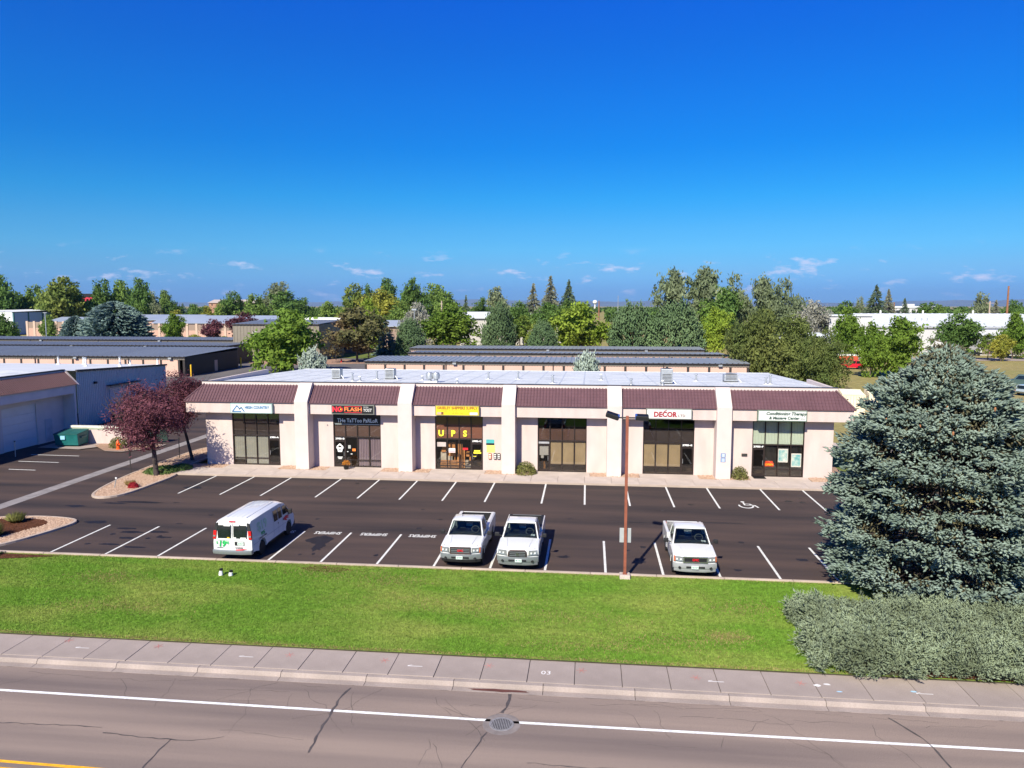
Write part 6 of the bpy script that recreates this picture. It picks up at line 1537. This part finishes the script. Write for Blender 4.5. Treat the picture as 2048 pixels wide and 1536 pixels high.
LIB = {}
def lib(kind, var):
    key = (kind, var)
    if key in LIB: return LIB[key]
    s = abs(hash(kind)) % 1000 if False else sum(map(ord, kind)) * 7 + var * 101
    if kind == 'leafy': V, F = crown_leafy(s, 15 + var, 300, 30, .050)
    elif kind == 'far': V, F = crown_leafy(s, 15 + var, 280, 28, .055, spread=.085)
    elif kind == 'open': V, F = crown_leafy(s, 20, 210, 26, .048, spread=.075, lr=(.16, .32))
    elif kind == 'dense': V, F = crown_leafy(s, 22, 620, 36, .036, .42, spread=.07, lr=(.22, .42))
    elif kind == 'thin': V, F = crown_leafy(s, 18, 110, 22, .055, spread=.07, lr=(.14, .3))
    elif kind == 'pine': V, F = crown_pine(s)
    elif kind == 'cone': V, F = crown_conifer(s)
    elif kind == 'cone_round': V, F = crown_conifer(s, 30, 34, shape=.8, leaf=.085, cards=8, jag=.14, round_=.75, asp=.4)
    elif kind == 'bush': V, F = crown_pine(s, 7000, .10)
    LIB[key] = np_mesh('crown_' + kind, V, F); return LIB[key]
MESHMAT = {}
def with_mat(me, m):
    k = (me.name, m.name)
    if k not in MESHMAT:
        c = me.copy(); c.materials.clear(); c.materials.append(m); MESHMAT[k] = c
    return MESHMAT[k]
TRK = {}
KMAP = dict(dark='leafy', mid='leafy', gold='leafy', yellow='leafy', grey='far', cotton='open', maple='leafy', lime='leafy', thin='thin', elm='dense', silver='leafy', rust='open', plum='leafy',
            pine='pine', conifer='cone', conifer_grey='cone', blue='cone', blue_spruce='cone_round', blue_bush='bush')
GRP = dict(pine='round dark pines', conifer='spruces', conifer_grey='spruces', blue='spruces', blue_spruce='blue spruces', blue_bush='blue conifers', plum='plum trees')
def tree(i, kind, X, Y, H, W, cb, label):
    rg = random.Random(i * 13 + 5)
    k = KMAP[kind]; var = i % 3
    if k == 'leafy' and Y > 300: k = 'far'
    t = thing('conifer' if k in ('pine', 'cone', 'cone_round', 'bush') else 'tree', label, 'tree', (X, Y, -.2), rg.uniform(0, 6.28), group=GRP.get(kind, 'leafy trees'))
    H = H + .2
    me = with_mat(lib(k, var), LM[kind])
    c = link('crown', me, None, t)
    if k in ('cone', 'cone_round'):
        wk = W / 2 * (1.7 if k == 'cone' else 1.02); c.scale = (wk, wk, H * (1 - cb)); c.location = (0, 0, H * cb)
    else:
        ch = H * (1 - cb) / 2; wk = W / 2 * (1.28 if kind == 'cotton' else 1.06); c.scale = (wk, wk, ch * 1.03); c.location = (0, 0, H - ch * 1.02)
    if k in ('cone', 'cone_round', 'bush', 'pine'):
        key = 'stick'
        if key not in TRK: TRK[key] = MB().cyl((0, 0, 0), (0, 0, .96), 1, .15, n=7)
        tm = TRK.setdefault('stick_me', None)
        if tm is None:
            o = TRK['stick'].build('trunk', BARKD, t); TRK['stick_me'] = o.data
        else: o = link('trunk', tm, None, t)
        o.scale = (max(.12, H * .02),) * 2 + (H * (.95 if 'cone' in k else .6),)
    else:
        key = ('t', var, round(cb, 2) > .12)
        if key not in TRK:
            o = trunk_mesh(var * 3 + 1, 1.0, .022, .62, .30, nl=8, fork=.30).build('trunk', BARK, t, smooth=60); TRK[key] = o.data
        else: o = link('trunk', TRK[key], None, t)
        o.scale = (W * .9 + .1, W * .9 + .1, H)
        if W < H * .5: o.scale = (H * .6, H * .6, H)
    return t
TREES = [
('dark',-282.3,330,26.6,16.1,0.15,'dark green tree cut by the left edge, above the white metal shed'),
('mid',-286.6,345,18.5,19.0,0.1,'low green tree between the edge tree and the tall rounded tree'),
('mid',-279.0,350,21.3,16.4,0.1,'green tree right behind the white metal shed'),
('gold',-250.0,330,24.8,22.4,0.05,'tall rounded green tree with yellow leaf flecks left of the red-roofed house'),
('mid',-246.9,335,19.4,12.9,0.05,'small green tree leaning against the yellow-flecked tree'),
('dark',-242.9,350,23.7,16.6,0.05,'broad green tree just right of the red-roofed house'),
('mid',-239.5,360,24.2,15.3,0.05,'greyish green tree between two broad trees behind the large blue spruce'),
('dark',-216.8,340,24.3,13.9,0.05,'tall dark green tree behind the right shoulder of the large blue spruce'),
('grey',-260.0,420,19.6,10.8,0.05,'small grey-green tree right of the tall dark tree'),
('mid',-312.1,520,22.8,13.3,0.1,'pale round tree alone on the far skyline left of the brick building'),
('dark',-254.5,430,14.9,12.9,0.05,'low dark tree below the pale round skyline tree'),
('blue',-252.9,440,14.1,8.6,0.0,'small bluish conifer in front of the far brick building'),
('dark',-222.8,400,12.8,11.3,0.05,'low dark green tree in front of the far brick building'),
('yellow',-222.3,380,9.8,9.7,0.05,'small yellow-green tree left of the dark low tree'),
('yellow',-204.7,380,11.7,9.6,0.05,'small golden tree at the right end of the far brick building'),
('mid',-203.3,390,13.0,8.7,0.05,'small green tree beside the golden tree'),
('dark',-199.1,400,19.5,15.3,0.05,'dark round tree right of the far brick building'),
('mid',-178.9,380,17.3,17.8,0.05,'wide green tree behind the grey roofs, left of the twin-topped tree'),
('grey',-204.9,470,26.5,19.8,0.1,'tall pale twin-topped tree standing above the darker trees'),
('dark',-166.5,390,19.3,26.0,0.05,'wide dark green tree below the pale twin-topped tree'),
('dark',-157.1,395,15.8,13.7,0.05,'dark low tree at the edge of the tan field'),
('mid',-130.5,360,14.0,11.9,0.05,'low green tree right of the tan field gap'),
('gold',-107.5,330,21.3,15.5,0.1,'leafy olive tree, leftmost of the tall central group'),
('dark',-104.5,345,21.0,10.7,0.1,'narrow dark tree in the tall central group'),
('dark',-92.5,335,23.9,12.7,0.15,'dark open-topped tree, highest left of the central group'),
('dark',-79.6,330,23.7,12.0,0.15,'tall dark pointed tree in the middle of the central group'),
('yellow',-83.0,290,17.9,19.6,0.1,'bright olive-yellow tree in front of the tall central group'),
('mid',-72.3,350,21.7,15.0,0.1,'rounded green tree at the right end of the central group'),
('mid',-61.0,310,17.1,15.0,0.05,'wide green tree behind the bare utility pole'),
('mid',-67.5,260,13.6,10.9,0.05,'green tree below the tall dark pointed tree'),
('conifer',-48.7,290,16.8,4.4,0.0,'slim lone conifer right of the utility pole'),
('grey',-50.7,400,21.6,14.7,0.1,'pale tree on the skyline above the round dark pine'),
('dark',-56.0,380,15.6,12.5,0.05,'dark low tree left of the pale skyline tree'),
('conifer_grey',-19.4,255,20.2,7.6,0.0,'left one of the three tall spruces on the skyline'),
('conifer_grey',-13.3,250,22.5,7.7,0.0,'middle and tallest of the three skyline spruces'),
('conifer',-7.4,258,21.4,7.6,0.0,'right one of the three tall spruces on the skyline'),
('dark',-21.9,232,13.1,9.4,0.3,'flat-topped dark tree below the left skyline spruce'),
('dark',-13.0,228,13.1,10.7,0.3,'flat-topped dark tree below the middle skyline spruce'),
('dark',-7.1,235,13.6,8.8,0.3,'dark tree below the right skyline spruce'),
('maple',-34.7,186,12.4,13.9,0.18,'bright green maple left of the round dark pine, behind the dark storage roofs'),
('pine',-22.4,182,13.1,8.2,0.03,'round dark pine right of the bright green maple'),
('thin',-17.1,190,9.9,7.2,0.3,'thin open green tree with a bare trunk between two pines'),
('pine',-11.1,176,9.0,6.9,0.03,'small dark pine left of the lime green maple'),
('lime',-1.9,184,12.7,15.0,0.05,'big lime green maple in the middle of the tree row'),
('pine',10.4,180,13.0,11.8,0.03,'broad round dark pine right of the lime green maple'),
('pine',20.1,178,13.3,12.9,0.03,'widest round dark pine, below the cottonwoods'),
('lime',30.6,186,11.6,8.4,0.12,'bright green tree between the widest pine and the big elms'),
('cotton',25.3,226,22.3,9.6,0.2,'leftmost pale crown of the tall cottonwoods'),
('cotton',34.9,232,23.4,9.8,0.2,'tallest crown of the cottonwoods behind the pines'),
('cotton',44.0,236,21.1,9.6,0.2,'right crown of the tall cottonwoods'),
('dark',38.5,228,17.3,13.1,0.1,'dark lower tree in front of the cottonwoods'),
('cotton',51.9,230,20.4,7.6,0.15,'yellow-tinged cottonwood right of the tall ones'),
('cotton',57.0,228,19.3,9.5,0.1,'ragged cottonwood at the right end of the skyline group'),
('silver',61.6,215,13.1,10.0,0.0,'silvery bush-like tree left of the white warehouse'),
('elm',28.3,128,11.3,9.6,0.02,'dense dark elm behind the right part of the shop roof'),
('elm',32.6,120,10.3,9.8,0.02,'broad dense elm behind the cream containers'),
('elm',35.0,114,8.4,6.6,0.0,'lower dense elm just left of the red car'),
('maple',55.4,168,11.5,6.5,0.15,'bright green maple before the left end of the white warehouse'),
('maple',55.6,140,10.0,9.6,0.05,'large green tree in front of the white warehouse, left of centre'),
('maple',50.0,138,9.0,5.3,0.05,'green tree beside the red car'),
('dark',87.5,188,10.4,9.7,0.1,'round dark green tree before the middle of the white warehouse'),
('maple',101.5,190,10.4,7.2,0.1,'green tree cut by the right edge before the white warehouse'),
('thin',93.9,186,5.9,4.9,0.3,'small thin tree right of the round tree before the warehouse'),
('yellow',94.8,182,5.6,4.8,0.15,'small yellowish tree near the parked dark cars'),
('dark',108.0,330,13.8,11.5,0.05,'low dark tree on the skyline behind the left end of the warehouse'),
('grey',119.6,345,15.2,6.4,0.05,'pale thin tree beside the tallest far spruce'),
('conifer',116.9,320,21.3,9.0,0.0,'tallest far spruce behind the white warehouse'),
('conifer_grey',123.6,325,19.5,6.8,0.0,'second far spruce behind the white warehouse'),
('conifer',127.4,318,15.7,5.8,0.0,'short separate spruce behind the white warehouse'),
('dark',148.9,350,13.2,12.7,0.05,'low rounded tree right of the short spruce'),
('mid',168.6,380,12.5,9.2,0.05,'low pale tree left of the far white roofs'),
('grey',167.3,340,16.8,11.0,0.05,'greyish tree left of the tall brown pole'),
('conifer_grey',168.6,330,15.0,5.5,0.0,'grey conifer beside the tall brown pole'),
('dark',183.9,345,14.2,10.2,0.05,'dark tree right of the tall brown pole'),
('dark',72.8,300,14.4,9.5,0.05,'dark far tree between the cottonwoods and the silvery bush'),
('blue_spruce',-139.0,205,13.8,18.5,0.0,'large round blue spruce behind the left storage roofs'),
('blue_spruce',-150.1,203,9.6,8.5,0.0,'smaller blue spruce left of the large round one'),
('dark',-170.7,200,9.6,7.0,0.05,'dark bushy tree at the left edge behind the storage roofs'),
('mid',-178.1,228,9.0,5.3,0.15,'small green tree by the pink wall near the light pole'),
('maple',-127.0,215,9.8,6.8,0.2,'small bright green tree in front of the pink wall'),
('plum',-119.5,225,7.9,6.7,0.2,'small purple plum tree in front of the pink wall'),
('plum',-107.2,222,9.9,10.8,0.15,'dark purple plum tree behind the tan metal building'),
('maple',-55.3,133,11.2,14.3,0.06,'large rounded green tree behind the left end of the shop roof'),
('rust',-51.5,160,11.8,12.7,0.22,'brown and olive tree with a forked trunk beside the yard road'),
('lime',-53.5,175,13.5,6.9,0.25,'yellow-green tree right behind the brown and olive tree'),
('pine',-42.3,172,9.4,7.2,0.03,'dark green pine left of the silvery tree'),
('blue',-51.8,185,8.9,4.4,0.0,'dark bluish spruce between the brown tree and the pine'),
('silver',-46.9,200,12.6,8.7,0.1,'silvery bare-looking tree with a street lamp in front'),
('blue_bush',-40.1,104,6.3,4.5,0.0,'pale blue juniper bush behind the left end of the shop roof'),
('blue_bush',-0.3,98,6.3,4.1,0.0,'pale blue conifer top rising behind the middle of the shop roof'),
]
for i, a in enumerate(TREES): tree(i, *a)

# ---- far woods on the horizon (one mass nobody could count)
rg = np.random.default_rng(42); n = 900
ang = rg.uniform(-.72, .72, n) + .105 * -1; dist = rg.uniform(470, 2600, n) ** 1.0
VV = []; FF = []; o0 = 0
basev, basef = crown_leafy(5, 8, 40, 14, .16, spread=.14)
for a, d in zip(ang, dist):
    h = rg.uniform(6, 11.8); w = rg.uniform(9, 20)
    v = basev * np.array([w / 2, w / 2, h / 2]) + np.array([math.sin(a) * d, math.cos(a) * d, h * .5]); VV.append(v); FF.append(basef + o0); o0 += len(v)
tag(link('far_woods', np_mesh('far_woods', np.concatenate(VV), np.concatenate(FF)), LM['dark']), 'low far-off trees along the horizon', 'woods', kind='stuff')

# ---- plum trees by the drive, with their own shapes
def plum(label, base, lean, h, crown, rx, ry, rz_, seed, tr):
    t = thing('plum_tree', label, 'tree', base, group='purple plum trees by the drive')
    V, F = crown_leafy(seed, 26, 560, 30, .040, .26, spread=.10, inner=.25, lr=(.22, .45))
    V = V * np.array([rx, ry, rz_]) + np.array(crown)
    link('crown', np_mesh('crown', V, F), LM['plum'], t)
    mb = MB(); p0 = Vector((0, 0, -.1)); p1 = Vector((lean[0] * .5, lean[1] * .5, h * .5)); p2 = Vector((lean[0], lean[1], h))
    mb.cyl(p0, p1, tr * 1.2, tr * .95, n=10).cyl(p1, p2, tr * .95, tr * .8, n=10)
    rg = random.Random(seed)
    for i in range(11):
        d = Vector((rg.uniform(-1, 1) * rx * .75, rg.uniform(-1, 1) * ry * .75, rg.uniform(-.2, .8) * rz_)); e = Vector(crown) + d; m = p2.lerp(e, .5) + Vector((0, 0, -.1))
        mb.cyl(p2, m, tr * .55, tr * .32, n=7).cyl(m, e, tr * .32, tr * .08, n=6)
        for j in range(3):
            e2 = e + Vector((rg.uniform(-.8, .8), rg.uniform(-.8, .8), rg.uniform(0, .9))); mb.cyl(m.lerp(e, .6), e2, tr * .15, tr * .04, n=4)
    mb.build('trunk', BARKD, t, smooth=60)
    return t
plum('purple plum tree on the gravel island beside the drive', (-31.6, 50.4, .1), (-.15, 0, 0), 2.5, (-1.0, .3, 4.35), 3.0, 2.6, 2.15, 21, .17)
plum('leaning purple plum tree between the drive and the shop corner', (-31.75, 55.7, .1), (-.75, .2, 0), 2.7, (-.7, .4, 4.9), 2.0, 2.1, 2.05, 22, .12)

# ---- big blue spruce: whorled boughs carrying fans of needle shoots
def big_spruce(base, H, Rm, seed):
    rg = np.random.default_rng(seed)
    t = thing('blue_spruce', 'huge blue spruce filling the right side in front of the shop', 'tree', base)
    P = []; D = []; L = []; RR = []; inner = []; Din = []; cones = []
    nb = 1500; boughs = MB()
    for i in range(nb):
        z = rg.uniform(.05, 1.0) ** .95 * H if i > 40 else H * rg.uniform(.93, 1.0)
        u = z / H
        prof = Rm * (1 - math.exp(-((1 - u) + .012) / .19)) * (1.0 if u > .18 else .86 + .14 * u / .18)
        # tiers: boughs bunch into layers with dark gaps between
        a = rg.uniform(0, 2 * math.pi)
        tier = .5 + .5 * math.sin(z * 5.2 + 2.0 * math.sin(a * 2 + z) + a * 1.5)
        Lb = prof * (.78 + .26 * tier + rg.normal(0, .04))
        o = np.array([math.cos(a), math.sin(a), 0]); side = np.array([-math.sin(a), math.cos(a), 0])
        lift = .10 + .75 * max(0, u - .62) / .38
        tip = o * Lb + np.array([0, 0, z - .10 * Lb * (1 - u) + lift * .2])
        ax = o + np.array([0, 0, lift * .8 - .12]); ax /= np.linalg.norm(ax)
        if i % 3 == 0: boughs.cyl((0, 0, max(.2, z - .25)), tuple(tip - ax * .25), .035, .012, n=4)
        m = int(rg.integers(26, 44)); fan = rg.uniform(.45, .8) * (1 if u < .75 else .75)
        s = rg.uniform(0, 1, m) ** .8                                  # along the bough, 1 = tip
        lat = rg.uniform(-1, 1, m) * (1 - s * .75) * fan
        C = tip[None] - ax[None] * ((1 - s) * rg.uniform(.7, 1.15, m) * 1.0)[:, None] + side[None] * lat[:, None] + np.array([0, 0, 1])[None] * (rg.normal(0, .05, m) - .12 * np.abs(lat))[:, None]
        d = ax[None] * rg.uniform(.5, 1.1, (m, 1)) + side[None] * (np.sign(lat) * rg.uniform(.1, .9, m))[:, None] + np.array([0, 0, 1])[None] * rg.normal(.18 + .4 * max(0, u - .7), .30, m)[:, None]
        d /= np.linalg.norm(d, axis=1, keepdims=True)
        P.append(C); D.append(d); L.append(rg.uniform(.18, .42, m)); RR.append(rg.uniform(.032, .056, m))
        if rg.random() < .6:
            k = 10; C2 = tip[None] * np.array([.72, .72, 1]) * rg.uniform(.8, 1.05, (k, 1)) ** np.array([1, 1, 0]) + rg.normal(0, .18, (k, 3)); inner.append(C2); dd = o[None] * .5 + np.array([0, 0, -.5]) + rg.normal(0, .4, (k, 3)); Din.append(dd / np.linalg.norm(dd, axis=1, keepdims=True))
        if u > .72 and rg.random() < .10: cones.append(tip - np.array([0, 0, .1]))
    # leaders on top
    for k in range(26):
        a = rg.uniform(0, 6.28); r = rg.uniform(0, 1.9); u0 = H * (1.0 - .045 * r ** 1.6)
        P.append(np.array([[r * math.cos(a), r * math.sin(a), u0 - .15]])); D.append(np.array([[.08 * math.cos(a), .08 * math.sin(a), 1.]]) / 1.003); L.append(np.array([rg.uniform(.4, .85)])); RR.append(np.array([.04]))
    P = np.concatenate(P); D = np.concatenate(D); L = np.concatenate(L); RR = np.concatenate(RR)
    V, F = spindles(P, D, L, RR, rg, 4)
    link('crown', np_mesh('crown', V, F), mat('spruce_needles', (.095, .138, .112), .7, .2, 1.1, col2=(.25, .32, .27), spec=.25, fine=.35, fscale=4, transl=.08), t)
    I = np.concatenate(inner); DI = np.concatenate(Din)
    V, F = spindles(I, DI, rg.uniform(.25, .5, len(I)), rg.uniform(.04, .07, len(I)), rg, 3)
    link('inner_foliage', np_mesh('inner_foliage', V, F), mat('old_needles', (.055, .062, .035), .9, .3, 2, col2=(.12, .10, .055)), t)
    mb = MB()
    mb.cyl((0, 0, -.1), (0, 0, H * .5), .32, .18, n=12).cyl((0, 0, H * .5), (0, 0, H * .98), .18, .03, n=10); mb.build('trunk', BARKD, t, smooth=60)
    boughs.build('boughs', BARKD, t)
    c0 = None
    for c in cones[:45]:
        if c0 is None: c0 = MB().lathe([(.01, -.16), (.035, -.11), (.042, -.05), (.03, 0), (.005, .02)], 7).build('spruce_cone', mat('spruce_cone', (.30, .13, .06), .8, .2, 8), t); oc = c0
        else: oc = link('spruce_cone', c0.data, None, t)
        oc.location = tuple(c)
    return t
big_spruce((15.2, 33.4, .06), 10.35, 4.45, 9)

# ---- spreading juniper in front of it
def juniper(label, x0, x1, y0, y1, h, seed, n=130000):
    rg = np.random.default_rng(seed)
    t = thing('juniper_hedge', label, 'shrub', ((x0 + x1) / 2, (y0 + y1) / 2, .08)); cx, cy = t.location.x, t.location.y
    nc = int(n / 26)
    x = rg.uniform(x0, x1, nc * 2); y = rg.uniform(y0, y1, nc * 2)
    def height(x, y):
        u = (x - x0) / (x1 - x0); v = (y - y0) / (y1 - y0)
        ed = np.minimum(np.clip((x - x0 - .35 * np.sin(y * 2.3) - .55 + 2.4 * np.clip(.32 - v, 0, 1) - 1.1 * np.clip(v - .78, 0, 1)) / .9, 0, 1), np.clip((y - y0 - .2 * np.sin(x * 1.7) - .1) / .8, 0, 1)); ed = np.minimum(ed, np.clip((y1 - .25 * np.sin(x * 1.3) - y) / .7, 0, 1))
        return h * ed ** .5 * (.86 + .16 * np.sin(x * 1.9 + y * .7) * np.sin(y * 1.6 - x * .4) + .08 * np.sin(x * 4.1 + 1) * np.sin(y * 3.7))
    hz = height(x, y); k = (hz > .12) & (rg.uniform(0, 1, len(x)) < .55 + .45 * (hz < h * .8)); x, y, hz = x[k][:nc], y[k][:nc], hz[k][:nc]; nc = len(x)
    z = hz * rg.uniform(.72, 1.02, nc)
    e = .1; gx = (height(x + e, y) - height(x - e, y)) / (2 * e); gy = (height(x, y + e) - height(x, y - e)) / (2 * e)
    nrm = np.stack([-np.clip(gx, -2, 2), -np.clip(gy, -2, 2), np.ones(nc)], 1); nrm /= np.linalg.norm(nrm, axis=1, keepdims=True)
    a = rg.uniform(0, 6.28, nc); plume = np.stack([np.cos(a), np.sin(a), np.full(nc, .25)], 1) * .75 + nrm * .75 + np.array([-.12, -.12, .05]); plume /= np.linalg.norm(plume, axis=1, keepdims=True)
    per = 26; ci = np.repeat(np.arange(nc), per); m = len(ci); s = rg.uniform(0, 1, m)
    sc = rg.uniform(.6, 1.6, nc)
    sd = np.cross(plume, nrm); sd /= np.linalg.norm(sd, axis=1, keepdims=True) + 1e-6
    lat = rg.uniform(-1, 1, m) * .11 * (1 - s)
    C = np.stack([x, y, z], 1)[ci] + plume[ci] * (s * .46 * sc[ci] - .24)[:, None] + sd[ci] * lat[:, None] + rg.normal(0, .025, (m, 3))
    D = plume[ci] + sd[ci] * (np.sign(lat) * rg.uniform(.1, .8, m))[:, None] + rg.normal(0, .18, (m, 3)); D /= np.linalg.norm(D, axis=1, keepdims=True)
    C[:, 0] -= cx; C[:, 1] -= cy; C[:, 2] = np.maximum(C[:, 2], .03)
    V, F = spindles(C, D, rg.uniform(.09, .20, m) * sc[ci], rg.uniform(.012, .021, m), rg, 3)
    link('foliage', np_mesh('foliage', V, F), mat('juniper_needles', (.145, .18, .11), .8, .2, .7, col2=(.33, .405, .27), spec=.2, fine=.3, fscale=5, transl=.1), t)
    # dark twiggy core below the foliage
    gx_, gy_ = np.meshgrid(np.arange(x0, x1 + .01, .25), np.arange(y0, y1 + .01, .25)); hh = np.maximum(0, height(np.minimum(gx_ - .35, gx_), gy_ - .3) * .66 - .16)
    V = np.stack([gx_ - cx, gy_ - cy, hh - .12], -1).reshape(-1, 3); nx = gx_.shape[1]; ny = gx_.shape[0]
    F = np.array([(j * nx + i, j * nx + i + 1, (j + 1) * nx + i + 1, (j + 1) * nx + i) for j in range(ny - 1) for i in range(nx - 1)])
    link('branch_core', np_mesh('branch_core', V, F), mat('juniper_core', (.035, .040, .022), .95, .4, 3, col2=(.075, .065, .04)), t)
    return t
juniper('wide grey-green spreading juniper mass beside the pavement, below the spruce', 7.55, 19.0, 24.7, 29.9, 1.0, 31)
sheet('juniper_soil', rounded([(8.8, 25.05), (19, 25.05), (19, 29.6), (9.4, 29.6), (8.8, 28)], 1), .07, M_MULCH)

# ---- small shrubs
def shrub(label, loc, r, h, m, seed, n=900, leaf=.05, blades=False, name='shrub'):
    rg = np.random.default_rng(seed); t = thing(name, label, 'shrub', loc)
    if blades:
        a = rg.uniform(0, 6.28, n); q = rg.uniform(0, .35, n) * r; P = np.stack([np.cos(a) * q, np.sin(a) * q, np.zeros(n)], 1)
        D = np.stack([np.cos(a) * rg.uniform(.2, 1, n), np.sin(a) * rg.uniform(.2, 1, n), rg.uniform(.5, 1.3, n)], 1); D /= np.linalg.norm(D, axis=1, keepdims=True)
        V, F = spindles(P, D, h * rg.uniform(.6, 1.1, n), np.full(n, .014), rg)
    else:
        d = rand_unit(rg, n); d[:, 2] = np.abs(d[:, 2]); C = d * (rg.uniform(.45, 1.0, n) ** .6)[:, None] * np.array([r, r, h]); N = rand_unit(rg, n) + d; N /= np.linalg.norm(N, axis=1, keepdims=True)
        U = np.cross(N, rand_unit(rg, n)); U /= np.linalg.norm(U, axis=1, keepdims=True); Wv = np.cross(N, U)
        V = quads(C, U, Wv, leaf * rg.uniform(.6, 1.5, n), .45); F = np.arange(4 * n).reshape(-1, 4)
    link('foliage', np_mesh('foliage', V, F), m, t)
    st = MB(); rr = random.Random(seed)
    for k in range(7): st.cyl((0, 0, -.03), (rr.uniform(-.5, .5) * r, rr.uniform(-.5, .5) * r, h * .7), .02, .006, n=4)
    st.build('stems', BARKD, t)
    return t
SG = leaf_mat('shrub_olive', (.10, .12, .03), (.22, .21, .07)); SD = leaf_mat('shrub_green', (.055, .12, .03), (.13, .20, .06)); SR = leaf_mat('shrub_red', (.28, .015, .03), (.45, .04, .05)); SY2 = leaf_mat('shrub_straw', (.17, .12, .045), (.32, .22, .08)); SOR = leaf_mat('flower_orange', (.45, .16, .02), (.62, .30, .05))
shrub('olive leafy shrub left of the plain fourth shopfront', (-4.62, 53.75, .1), .85, .95, SG, 1, 1500, .06)
shrub('olive shrub beside the rightmost shop door', (10.85, 53.75, .1), .65, .95, SG, 2, 1100, .06)
shrub('yellow-green shrub behind the orange hydrant', (-41.3, 60.6, .1), .95, .95, SG, 3, 1500, .06)
shrub('low spreading green juniper under the plum tree on the island', (-31.9, 51.6, .1), 1.35, .42, SD, 4, 2600, .06)
shrub('second low green juniper patch right of the plum trunk', (-30.95, 52.6, .1), .9, .4, SD, 14, 1600, .06)
shrub('small bright red bush on the gravel island', (-31.05, 46.75, .1), .36, .42, SR, 5, 600, .05)
shrub('brown twiggy bush behind the red one', (-31.5, 47.1, .1), .38, .5, SY2, 6, 260, .05, True)
shrub('olive tufted plant in the mulch of the corner island, the rear one', (-32.75, 38.3, .1), .6, .65, SG, 7, 700, .05, True)
shrub('olive tufted plant at the left edge of the corner island', (-32.0, 35.6, .1), .8, .85, SG, 8, 700, .05, True)
shrub('yellow-green plant in the mulch bed at the left edge', (-29.6, 32.85, .1), .45, .5, SG, 9, 500, .05)
t = bpy.data.objects.get('potted_plant'); rgp = np.random.default_rng(3); n = 420
d = rand_unit(rgp, n); d[:, 2] = np.abs(d[:, 2]); C = d * np.array([.34, .34, .36]) * (rgp.uniform(.4, 1, n) ** .6)[:, None] + np.array([0, 0, .36]); U = rand_unit(rgp, n); Wv = ortho(rgp, U)
link('flowers', np_mesh('flowers', quads(C, U, Wv, np.full(n, .035), .5), np.arange(4 * n).reshape(-1, 4)), SOR, t)
for i, (x, y, r, h, m, lab) in enumerate([(-200, 264, 4.5, 2.4, LM['elm'], 'low hedge bush before the pink wall, far left'), (-186, 262, 4, 2.2, LM['mid'], 'low bush before the pink wall left of the blue spruce'), (-150, 254, 4.5, 2.6, LM['dark'], 'low bush before the pink wall right of the blue spruce'), (-141, 252, 3, 2.6, LM['yellow'], 'golden bush before the pink wall'), (-130, 250, 4.5, 2.2, LM['dark'], 'dark low bush before the pink wall near the plum'), (-120, 248, 3, 2.4, LM['yellow'], 'golden bush left of the tan metal building'), (41, 97, 3.5, 2.0, LM['elm'], 'rough bush behind the cream containers'), (47, 108, 3, 2.2, LM['elm'], 'rough bush below the green tree beside the red car'), (27, 92, 2.2, 2.4, LM['elm'], 'low bush left of the cream containers')]):
    shrub(lab, (x, y, -.2), r, h, m, 40 + i, 1200, .26)

# ================================================================== MOUNTAINS
rg = np.random.default_rng(8); nx = 240; X = np.linspace(-26000, 30000, nx)
prof = np.zeros(nx)
for f, a in ((1.1, 220), (2.7, 150), (6.1, 90), (13.3, 60), (29, 30), (61, 14)):
    prof += a * np.abs(np.sin(X / 26000 * f * 3.1 + rg.uniform(0, 6.3)))
prof = 60 + prof * .42
V = []; ny = 8
for j in range(ny):
    t_ = j / (ny - 1)
    hh = prof * (t_ ** 1.3) * (1 + .12 * rg.normal(size=nx) * (1 - t_)); V.append(np.stack([X, np.full(nx, 24000.) + 5000 * t_ + rg.normal(0, 120, nx), hh - 5], 1))
V = np.concatenate(V); F = np.array([(j * nx + i, j * nx + i + 1, (j + 1) * nx + i + 1, (j + 1) * nx + i) for j in range(ny - 1) for i in range(nx - 1)])
tag(link('mountains', np_mesh('mountains', V, F), mat('mountain_rock', (.12, .13, .12), .95, .2, .0006, world=True)), kind='structure')

# ================================================================== AIR
hz = MB().box(-33000, 33000, -450, 32500, -1.5, 620).build('haze', None)
hm = bpy.data.materials.new('haze'); hm.use_nodes = True; hn = hm.node_tree; hn.nodes.clear()
ho = hn.nodes.new('ShaderNodeOutputMaterial'); hv = hn.nodes.new('ShaderNodeVolumePrincipled')
hv.inputs['Color'].default_value = (.30, .56, 1.0, 1); hv.inputs['Density'].default_value = 2.6e-5; hv.inputs['Anisotropy'].default_value = 0.1
hn.links.new(hv.outputs[0], ho.inputs['Volume']); hz.data.materials.append(hm)
tag(hz, kind='stuff', label='thin blue haze in the distance', cat='haze')
